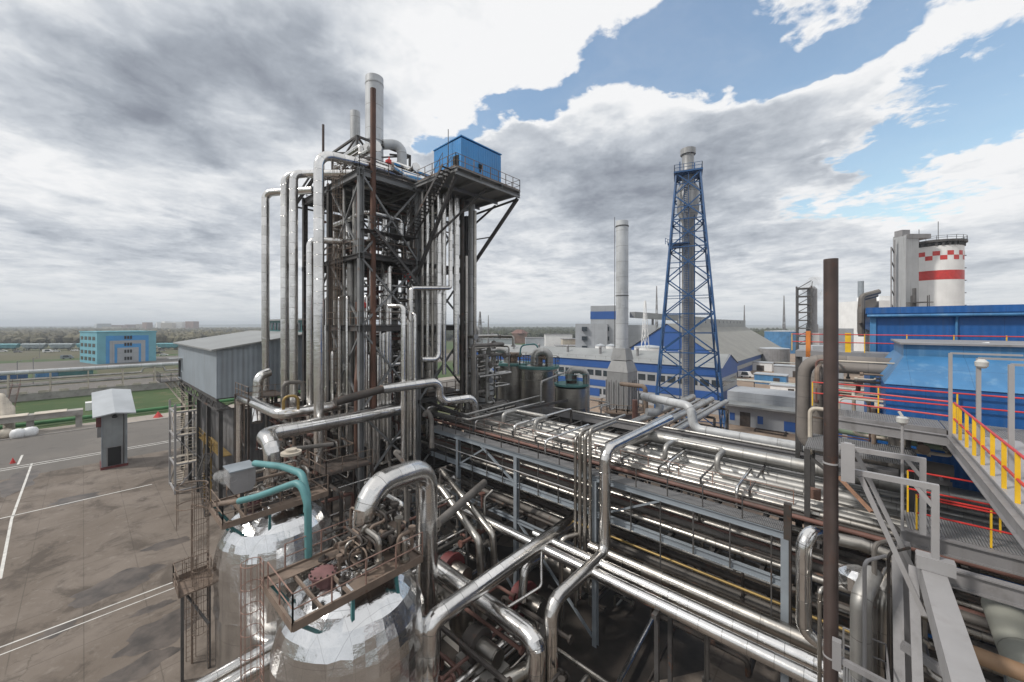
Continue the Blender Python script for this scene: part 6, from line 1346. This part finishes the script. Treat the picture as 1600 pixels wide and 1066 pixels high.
# hopper wagons
random.seed(2)
wag = None
wl = [(20,'leftmost'),(-1,''),]
spots = [(18,538,'light teal hopper wagon at the left edge of the train'),(58,538,'dirty grey-teal hopper wagon second in the train'),(97,537,'pale grey hopper wagon third in the train'),(135,536,'bright teal hopper wagon just left of the striped block')]
def wagon(c, yaw, label, mt):
    o = thing('hopper_wagon',label,'wagon',(c.x,c.y,0),'hopper wagons on the far siding'); ca,sa = cos(yaw),sin(yaw)
    def T(x,y,z): return (c.x+ca*x-sa*y,c.y+sa*x+ca*y,z)
    m = MB(); m.add([T(-7,-1.5,2.2),T(7,-1.5,2.2),T(7,1.5,2.2),T(-7,1.5,2.2),T(-8.6,-1.6,4.9),T(8.6,-1.6,4.9),T(8.6,1.6,4.9),T(-8.6,1.6,4.9),T(-8.4,-0.6,5.5),T(8.4,-0.6,5.5),T(8.4,0.6,5.5),T(-8.4,0.6,5.5)],[(0,3,2,1),(0,1,5,4),(1,2,6,5),(2,3,7,6),(3,0,4,7),(4,5,9,8),(5,6,10,9),(6,7,11,10),(7,4,8,11),(8,9,10,11)])
    for k in range(12): m.beam(T(-6.6+k*1.2,-1.62,2.3),T(-6.6+k*1.2,-1.68,4.9),0.12)
    for k in (-4.5,0,4.5): m.add([T(k-1.6,-1.2,2.2),T(k+1.6,-1.2,2.2),T(k+1.6,1.2,2.2),T(k-1.6,1.2,2.2),T(k,-0.5,0.9),T(k,0.5,0.9)],[(0,1,4),(1,2,5,4),(2,3,5),(3,0,4,5)])
    build(m,'hopper',mt,o,0); m = MB(); m.beam(T(-8.8,0,1.35),T(8.8,0,1.35),2.4,0.3)
    for k in (-6.8,-5,5,6.8):
        for s in (-0.8,0.8): m.tube([T(k,s-0.08,0.5),T(k,s+0.08,0.5)],0.48,12)
    build(m,'bogies',BLACK,o)
tl = mat('wagon_teal',(0.09,0.28,0.32),0.6,0,0.15,0.3,corr=1.2,corrd=0.4,dirt=0.3); tg = mat('wagon_grey',(0.26,0.31,0.33),0.6,0,0.15,0.3,corr=1.2,corrd=0.4,dirt=0.4)
base_ = PD(20,508,300); dirw = (PD(250,508,310)-base_).normalized(); yaw = atan2(dirw.y,dirw.x)
wl_ = ['light teal hopper wagon at the left end of the train','grey hopper wagon second from the left in the train','pale dirty hopper wagon third from the left in the train','bright teal hopper wagon just left of the striped block']
for i in range(4): wagon(base_+dirw*(i*19.5-4),yaw,wl_[i],(tl,tg,tg,tl)[i])
wagon(base_+dirw*(6*19.5-4),yaw,'teal hopper wagon showing right of the striped block',tl); wagon(base_+dirw*(7*19.5-4),yaw,'grey hopper wagon farthest right, beside the shed roof',tg)
m = MB(); a_ = base_-dirw*60; b_ = base_+dirw*250; s_ = V((-dirw.y,dirw.x,0))*0.8
for k in (-1,1): m.beam((a_.x+s_.x*k,a_.y+s_.y*k,0.05),(b_.x+s_.x*k,b_.y+s_.y*k,0.05),0.15,0.16)
one(m,'railway_track',DKBR,'railway track under the hopper wagons','railway track')
# cars
def car(x,y,yaw,label,mt,van=False):
    o = thing('parked_car',label,'van' if van else 'car',(x,y,0),'vehicles parked by the striped block'); ca,sa = cos(yaw),sin(yaw)
    def T(a,b,z): return (x+ca*a-sa*b,y+sa*a+ca*b,z)
    h = 2.3 if van else 1.45
    pr = [(-2.1,0.35),(2.1,0.35),(2.15,0.75),(1.1,0.95),(0.5,h),(-1.4,h),(-2.0,1.0)] if not van else [(-2.6,0.4),(2.5,0.4),(2.55,1.1),(2.0,1.3),(1.5,h),(-2.6,h),(-2.65,1.2)]
    n = len(pr); m = MB(); m.add([T(a,-0.85,z) for a,z in pr]+[T(a,0.85,z) for a,z in pr],[tuple(range(n-1,-1,-1)),tuple(range(n,2*n))]+[(i,(i+1)%n,n+(i+1)%n,n+i) for i in range(n)])
    build(m,'body',mt,o,0); m = MB()
    g = [(0.95,1.0),(0.45,h-0.08),(-1.3,h-0.08),(-1.7,1.0)]
    for s in (-0.87,0.87): m.add([T(a,s,z) for a,z in g],[(0,1,2,3)])
    m.add([T(1.14,-0.75,0.98),T(1.14,0.75,0.98),T(0.56,0.7,h-0.05),T(0.56,-0.7,h-0.05)],[(0,1,2,3)]); build(m,'windows',GLASS,o,0)
    for a in (-1.35,1.35):
        for s in (-0.85,0.85): m = MB(); m.tube([T(a,s-0.1,0.33),T(a,s+0.1,0.33)],0.33,12); build(m,'wheel',BLACK,o)
cars = [(75,551,'small white van on the far lot, left of the others',WHITE,True),(88,550,'white car beside the small van on the far lot',WHITE,False),(117,549,'white car near the striped block\'s left corner',WHITE,False),(142,548,'dark car just left of the striped block',BLACK,False),(135,563,'black car behind the white van at the striped block corner',BLACK,False),(146,566,'white van at the striped block corner',WHITE,True),(105,561,'blue-grey lorry-sized van on the road before the striped block',STEELB,True),
        (247,545,'white car first right of the striped block',WHITE,False),(253,549,'silver car second right of the striped block',STEELP,False),(248,553,'dark car below the silver ones right of the striped block',BLACK,False),(256,556,'white car lowest right of the striped block',WHITE,False),(260,545,'pale car beside the shed roof',STEELP,False),(5,550,'white car at the left edge of the far lot',WHITE,False),(28,551,'grey car near the left edge of the far lot',STEELM,False)]
for i,(px,py,lb,mt,vn) in enumerate(cars):
    g = PZ(px,py,0); car(g.x,g.y,random.uniform(-0.4,0.4)+1.3,lb,mt,vn)
# pipe trestle on the left
tre = thing('pipe_trestle','long cream steel trestle carrying pipes across the lawn\'s far edge','trestle',(-165,0,0))
m = MB(); y = -48.0
while y < 50:
    for x in (-166.2,-163.8): m.beam((x,y,0),(x,y,6.8),0.3)
    for z in (3.6,5.15,6.8): m.beam((-166.2,y,z),(-163.8,y,z),0.25)
    y += 7
for x in (-166.2,-163.8):
    for z in (3.5,5.05): m.beam((x,-48,z),(x,50,z),0.22)
build(m,'frame',CREAM,tre)
for k,(x,z,r,mt,lb) in enumerate(((-164.2,7.5,0.55,WHITEP,'pale blue-grey pipe on top of the cream trestle'),(-165.8,7.3,0.35,ALU3,'silver pipe behind the top pipe of the cream trestle'),(-164.3,5.5,0.28,ALU3,'silver pipe on the cream trestle middle shelf'),(-165.2,5.5,0.25,BRASS,'tan pipe on the cream trestle middle shelf'),(-164.4,3.9,0.3,ALU3,'silver pipe on the cream trestle bottom shelf'),(-165.4,3.9,0.25,REDP,'rust-red pipe on the cream trestle bottom shelf'))):
    pts = [(x,-48,z)]
    if k in (2,3): 
        for yy in (-20,12): pts += [(x,yy,z),(x,yy+0.5,z+1.3),(x,yy+5,z+1.3),(x,yy+5.5,z)]
    pts.append((x,50,z)); pipe(lb,pts,r,mt,0.3,seg=10)
m = MB(); m.box(-163.0,-162.5,-48,60,0,1.9); one(m,'retaining_wall',CONC,'dark low concrete wall along the far edge of the lawn','wall')
for k in range(20): m = MB(); m.box(-163.2,-162.3,-44+k*3.6,-42.2+k*3.6,1.905,2.5); one(m,'concrete_block',CREAM,'pale concrete block lying on top of the low dark wall beyond the lawn','concrete block','pale blocks along the low wall')
q = PZ(118,700,0)
tt = thing('pipe_trough','low grey covered pipe trough on short legs crossing from the left edge','trough',(-113,-12,0))
m = MB(); m.box(-115.5,-113,-40,0,2.4,3.4); build(m,'channel',CONC,tt); m = MB()
for y in (-38,-30,-22,-14,-7,-1): m.box(-114.8,-113.8,y,y+0.9,0,2.4)
build(m,'legs',CONC,tt); m = MB(); 
for k in range(8): m.box(-115.8,-112.7,-39+k*4.7,-35+k*4.7,3.42,3.52)
build(m,'cover_slabs',CREAM,tt)
pipe('long green pipe edging the near side of the lawn',[(-120,-60,0.7),(-120,70,0.7)],0.38,DGRN)
m = MB(); q = PZ(142,640,0); m.box(q.x-1.2,q.x+1.2,q.y-0.9,q.y+0.9,0,1.8); one(m,'white_cabinet',WHITE,'white cabinet on the lawn behind the kiosk roof','cabinet')
q = PZ(247,652,0); m = MB(); m.lathe((q.x,q.y,0),[(0.85,0),(0.02,1.25)],4); m.lathe((q.x,q.y,0),[(0.6,0),(0.6,0.08)],8); one(m,'pyramid_marker',RED,'red pyramid marker standing on the pavement near the shed','marker',smooth=0)
for px,py,lb in ((28,684,'white bulk bag on the kerb, right-hand of a pair'),(47,681,'white bulk bag on the kerb, rightmost and most slumped'),(8,684,'cream bulk bag on the kerb at the left edge')):
    q = PZ(px,py,0); o = one(MB().lathe((q.x,q.y,0.02),[(0.7,0),(1.0,0.3),(1.0,0.9),(0.75,1.4),(0.2,1.55)],16,0.06),'bulk_bag',CREAM if px == 8 else BAG,lb,'bag','bulk bags on the kerb',smooth=60)
for k in range(4):
    pts = [PD(-40,640+k*8,70),PD(4+k*5,612+k*6,72),PD(6+k*4,660+k*9,70)]; pipe('cream pipe bending down at the left edge, %s of four' % ORD[k],pts,0.4,CREAM,0.8,seg=10,group='cream pipes at the left edge')
q = PD(8,640,74); m = MB(); m.stairs((q.x,q.y,0),(q.x-5,q.y+1,8),1.0,0,1); one(m,'red_stairs',REDP,'dark red steel stair at the left edge','stairs')
q = PZ(20,724,0); m = MB(); m.lathe((q.x,q.y,0),[(0.3,0),(0.02,0.8)],8); one(m,'traffic_cone',RED,'small red cone on the road at the left','traffic cone')
for px,yt,yb,lb in ((52,560,600,'thin lamp post left of the far lawn'),(27,565,600,'thin lamp post at the far left'),(62,535,560,'thin lamp post on the far lot')):
    q = PZ(px,yb,0); h = (yb-yt)/600*((20*600)/(yb-508)); one(MB().tube([(q.x,q.y,0),(q.x,q.y,h),(q.x+1,q.y+1,h+0.2)],0.12,6),'lamp_post',STEELM,lb,'lamp post')
for px,w_,h_,d,mt,lb in ((84,9,2.6,128,BLUEL,'low light blue kiosk behind the cream trestle, middle'),(15,8,3.0,118,BLUES,'low bright blue kiosk behind the cream trestle, left'),(118,9,2.4,132,TEALD,'low teal kiosk behind the cream trestle, right')):
    q = PD(px,508,d+20); o = thing('low_kiosk',lb,'kiosk',(q.x,q.y,0)); m = MB(); m.rbox((q.x,q.y),5,w_,0,h_,0.1); build(m,'wall',mt,o); m = MB(); m.rbox((q.x,q.y),5.6,w_+0.6,h_,h_+0.3,0.1); build(m,'roof',ROOFP,o)
# red-roofed house, far sheds and the town
random.seed(9)
q = PD(812,508,420); o = thing('red_building','bright red-roofed building on the far field edge','building',(q.x,q.y,0)); m = MB(); m.rbox((q.x,q.y),16,10,0,11,0.7); build(m,'wall',BRICK,o); m = MB(); frust(m,q.x,q.y,11,15,8,6,4,1); build(m,'roof',REDP,o)
for px,y,w_,h_,d,mt,lb in ((770,0,40,6,380,ROOFP,'long pale low shed on the far field, left'),(848,0,30,9,330,ROOFP,'pale gabled shed on the far field, middle'),(872,0,22,12,320,WHITE,'white house on the far field beside the gabled shed'),(902,0,24,9,300,CREAM,'cream low building left of the works block'),(918,0,14,14,290,BRICK,'brown block left of the works block'),(860,0,90,4,260,ROOFS,'long grey low shed beyond the silver tanks'),(888,0,16,7,240,WHITE,'white low building with a door beyond the striped hall')):
    q = PD(px,508,d); o = thing('far_shed',lb,'building',(q.x,q.y,0)); m = MB(); m.rbox((q.x,q.y),w_,12,0,h_,0.73); build(m,'wall',mt,o); m = MB(); m.rbox((q.x,q.y),w_+0.6,12.6,h_,h_+0.4,0.73); build(m,'roof',STEELM,o)
for i in range(26):
    px = random.uniform(205,300) if i < 18 else random.uniform(160,205); d = random.uniform(1300,1900); q = PD(px,508,d); w_ = random.uniform(20,60); h_ = random.uniform(12,34)
    one(MB().rbox((q.x,q.y),w_,18,0,h_,random.uniform(0,1.5)),'far_block',(WHITE,GREYF,BRICK,CREAM)[i%4],'distant town block on the horizon, %s one' % ('white','grey','brown','cream')[i%4],'building','%s town blocks on the horizon' % ('white','grey','brown','cream')[i%4])
# far woods and scrub: reads as one mass
def woods(name, n, pxr, dr, hr_, m, seed):
    rnd = random.Random(seed); b = MB()
    ico = [(0,0,1),(0.9,0,0.45),(0.28,0.85,0.45),(-0.72,0.53,0.45),(-0.72,-0.53,0.45),(0.28,-0.85,0.45),(0.72,0.53,-0.3),(-0.28,0.85,-0.3),(-0.9,0,-0.3),(-0.28,-0.85,-0.3),(0.72,-0.53,-0.3),(0,0,-0.8)]
    fs = [(0,1,2),(0,2,3),(0,3,4),(0,4,5),(0,5,1),(1,6,2),(2,7,3),(3,8,4),(4,9,5),(5,10,1),(6,7,2),(7,8,3),(8,9,4),(9,10,5),(10,6,1),(11,7,6),(11,8,7),(11,9,8),(11,10,9),(11,6,10)]
    for i in range(n):
        d = dr[0]*(dr[1]/dr[0])**rnd.random(); q = PD(rnd.uniform(*pxr),508,d); h = rnd.uniform(*hr_); r = h*rnd.uniform(0.35,0.6)
        b.add([(q.x+x*r*rnd.uniform(0.7,1.3),q.y+y*r*rnd.uniform(0.7,1.3),h*0.5+z*h*0.5*rnd.uniform(0.8,1.2)) for x,y,z in ico],fs)
    o = build(b,name,m,None,0); o['kind'] = 'stuff'; tag(o,{'woods_left':'brown-green far wood filling the left horizon','woods_middle':'dark tree line along the middle horizon','woods_right':'dark scrub along the right horizon'}[name],'wood'); return o
WOOD = mat('bare_wood',(0.11,0.10,0.065),0.9,0,0.55,0.035); WOOD2 = mat('dark_wood',(0.045,0.05,0.03),0.9,0,0.35,0.02)
woods('woods_left',4200,(-260,420),(380,1900),(6,12),WOOD,31); woods('woods_middle',1800,(640,1000),(480,1900),(7,14),WOOD2,32); woods('woods_right',900,(1080,1700),(300,900),(8,15),WOOD2,33)
o = bpy.data.objects['woods_left']
# distant hills
m = MB(); rnd = random.Random(3); n = 160; vs = []
for i in range(n+1):
    a = 2*pi*i/n; h = 24+14*sin(a*3+1)+8*sin(a*7)+rnd.uniform(-2,2); vs += [(5200*cos(a),5200*sin(a),-5),(5600*cos(a),5600*sin(a),max(8,h)),(6500*cos(a),6500*sin(a),-5)]
for i in range(n): m.add([vs[3*i],vs[3*i+3],vs[3*i+4],vs[3*i+1],vs[3*i+5],vs[3*i+2]],[(0,1,2,3),(3,2,4,5)])
struct(m,'hills',mat('hill',(0.06,0.07,0.05),0.9,0,0.2,0.002))
# ---------------- steam
def steam(name,pts,label,dens):
    m = bpy.data.materials.new('steam_'+name); m.use_nodes = True; t = m.node_tree; t.nodes.clear()
    o_ = t.nodes.new('ShaderNodeOutputMaterial'); v = t.nodes.new('ShaderNodeVolumePrincipled'); t.links.new(v.outputs[0],o_.inputs['Volume'])
    v.inputs['Color'].default_value = (0.95,0.95,0.95,1); v.inputs['Density'].default_value = dens
    n = noise(t, t.nodes.new('ShaderNodeNewGeometry').outputs['Position'], 2.2 if dens > 1 else 0.3, 4, 0.6)
    t.links.new(math_(t,'MULTIPLY',ramp(t,n,0.42,0.7),dens),v.inputs['Density'])
    b = MB()
    for p,r in pts: b.lathe((p.x,p.y,p.z-r),[(r*sin(pi*k/8)+0.001,r-r*cos(pi*k/8)) for k in range(0,9)],14)
    o = build(b,'steam',m,None,80); tag(o,label,'steam',None,'stuff')
steam('a',[(PD(362,745,21.2),0.34),(PD(352,747,21.1),0.36),(PD(343,744,21.0),0.3),(PD(349,739,21),0.26)],'small puff of white steam beside the blue-grey silencer box',7.0)
steam('b',[(PD(1270,458,150),3.0),(PD(1268,449,150),3.4),(PD(1273,441,150),2.6)],'white steam drifting from the top of the distant dark frame',0.35)
HAZE = 0.0003
if HAZE:
    hb_ = MB().box(-7100,7100,-7100,7100,-6,62)
    m = bpy.data.materials.new('haze_air'); m.use_nodes = True; t = m.node_tree; t.nodes.clear()
    o_ = t.nodes.new('ShaderNodeOutputMaterial'); v = t.nodes.new('ShaderNodeVolumePrincipled'); t.links.new(v.outputs[0],o_.inputs['Volume'])
    v.inputs['Color'].default_value = (0.80,0.87,0.95,1); v.inputs['Density'].default_value = HAZE; v.inputs['Anisotropy'].default_value = 0.0
    o = build(hb_,'haze',m,None,0); tag(o,'thin even haze filling the air over the plain','haze',None,'stuff')
# ---------------- yard clutter between the rack and the storage shed
def shedlet(px,py,w_,dp,h_,mt,lb,cat='shed',yaw=0.0):
    q = PZ(px,py,0); o = thing('yard_shed',lb,cat,(q.x,q.y,0))
    m = MB(); m.rbox((q.x,q.y),w_,dp,0,h_,yaw); build(m,'wall',mt,o)
    m = MB(); m.rbox((q.x,q.y),w_+0.5,dp+0.5,h_,h_+0.25,yaw); build(m,'roof',ROOFP,o)
    m = MB(); m.rbox((q.x+w_*0.2,q.y-dp/2-0.03),w_*0.2,0.06,0.05,min(2.4,h_*0.8),yaw); build(m,'door',DKBR,o)
shedlet(1178,578,14,5,3.5,WHITE,'white low shed on the dirt yard just right of the striped hall gable')
shedlet(1205,600,9,5,3.2,BLUEL,'light blue low shed on the dirt yard in front of the white one')
shedlet(1235,588,10,6,4.0,GREYF,'grey low shed on the dirt yard left of the looped pipes')
shedlet(1160,560,16,7,4.5,BLUEF,'deep blue low shed farthest back on the dirt yard')
shedlet(1228,618,7,4,2.8,WHITE,'small white cabin on the dirt yard nearest the low workshop','cabin')
rnd = random.Random(4)
for k,(py,lb) in enumerate(((571,'farther'),(606,'nearer'))):
    q0 = PZ(1150,py,0); o = thing('low_pipe_run','%s pale low pipe run on short posts crossing the dirt yard' % lb,'pipe run',(q0.x+15,q0.y,0))
    m = MB()
    for i in range(7): m.beam((q0.x+i*5,q0.y,0),(q0.x+i*5,q0.y,2.2),0.2); m.beam((q0.x+i*5,q0.y-0.6,2.2),(q0.x+i*5,q0.y+1.4,2.2),0.16)
    build(m,'posts',STEELD,o)
    for i in range(3): m = MB(); m.tube([(q0.x-1,q0.y-0.4+i*0.8,2.55),(q0.x+32,q0.y-0.4+i*0.8,2.55)],0.26,10); build(m,'line',(ALU3,GREENP,WHITEP)[i],o)
q0 = PZ(1150,640,0)
o = thing('yard_fence','thin grey mesh fence across the dirt yard in front of the sheds','fence',(q0.x+12,q0.y+4,0))
m = MB(); m.rail([(q0.x-2,q0.y+4,0),(q0.x+28,q0.y+4,0)],1.8,2.5,0.04,3); build(m,'panels',STEELM,o)
for px,py,lb,mt,vn in ((1165,590,'white van standing on the dirt yard by the white shed',WHITE,True),(1190,622,'blue lorry-sized van on the dirt yard near the fence',BLUES,True)):
    g = PZ(px,py,0); car(g.x,g.y,0.3,lb,mt,vn)
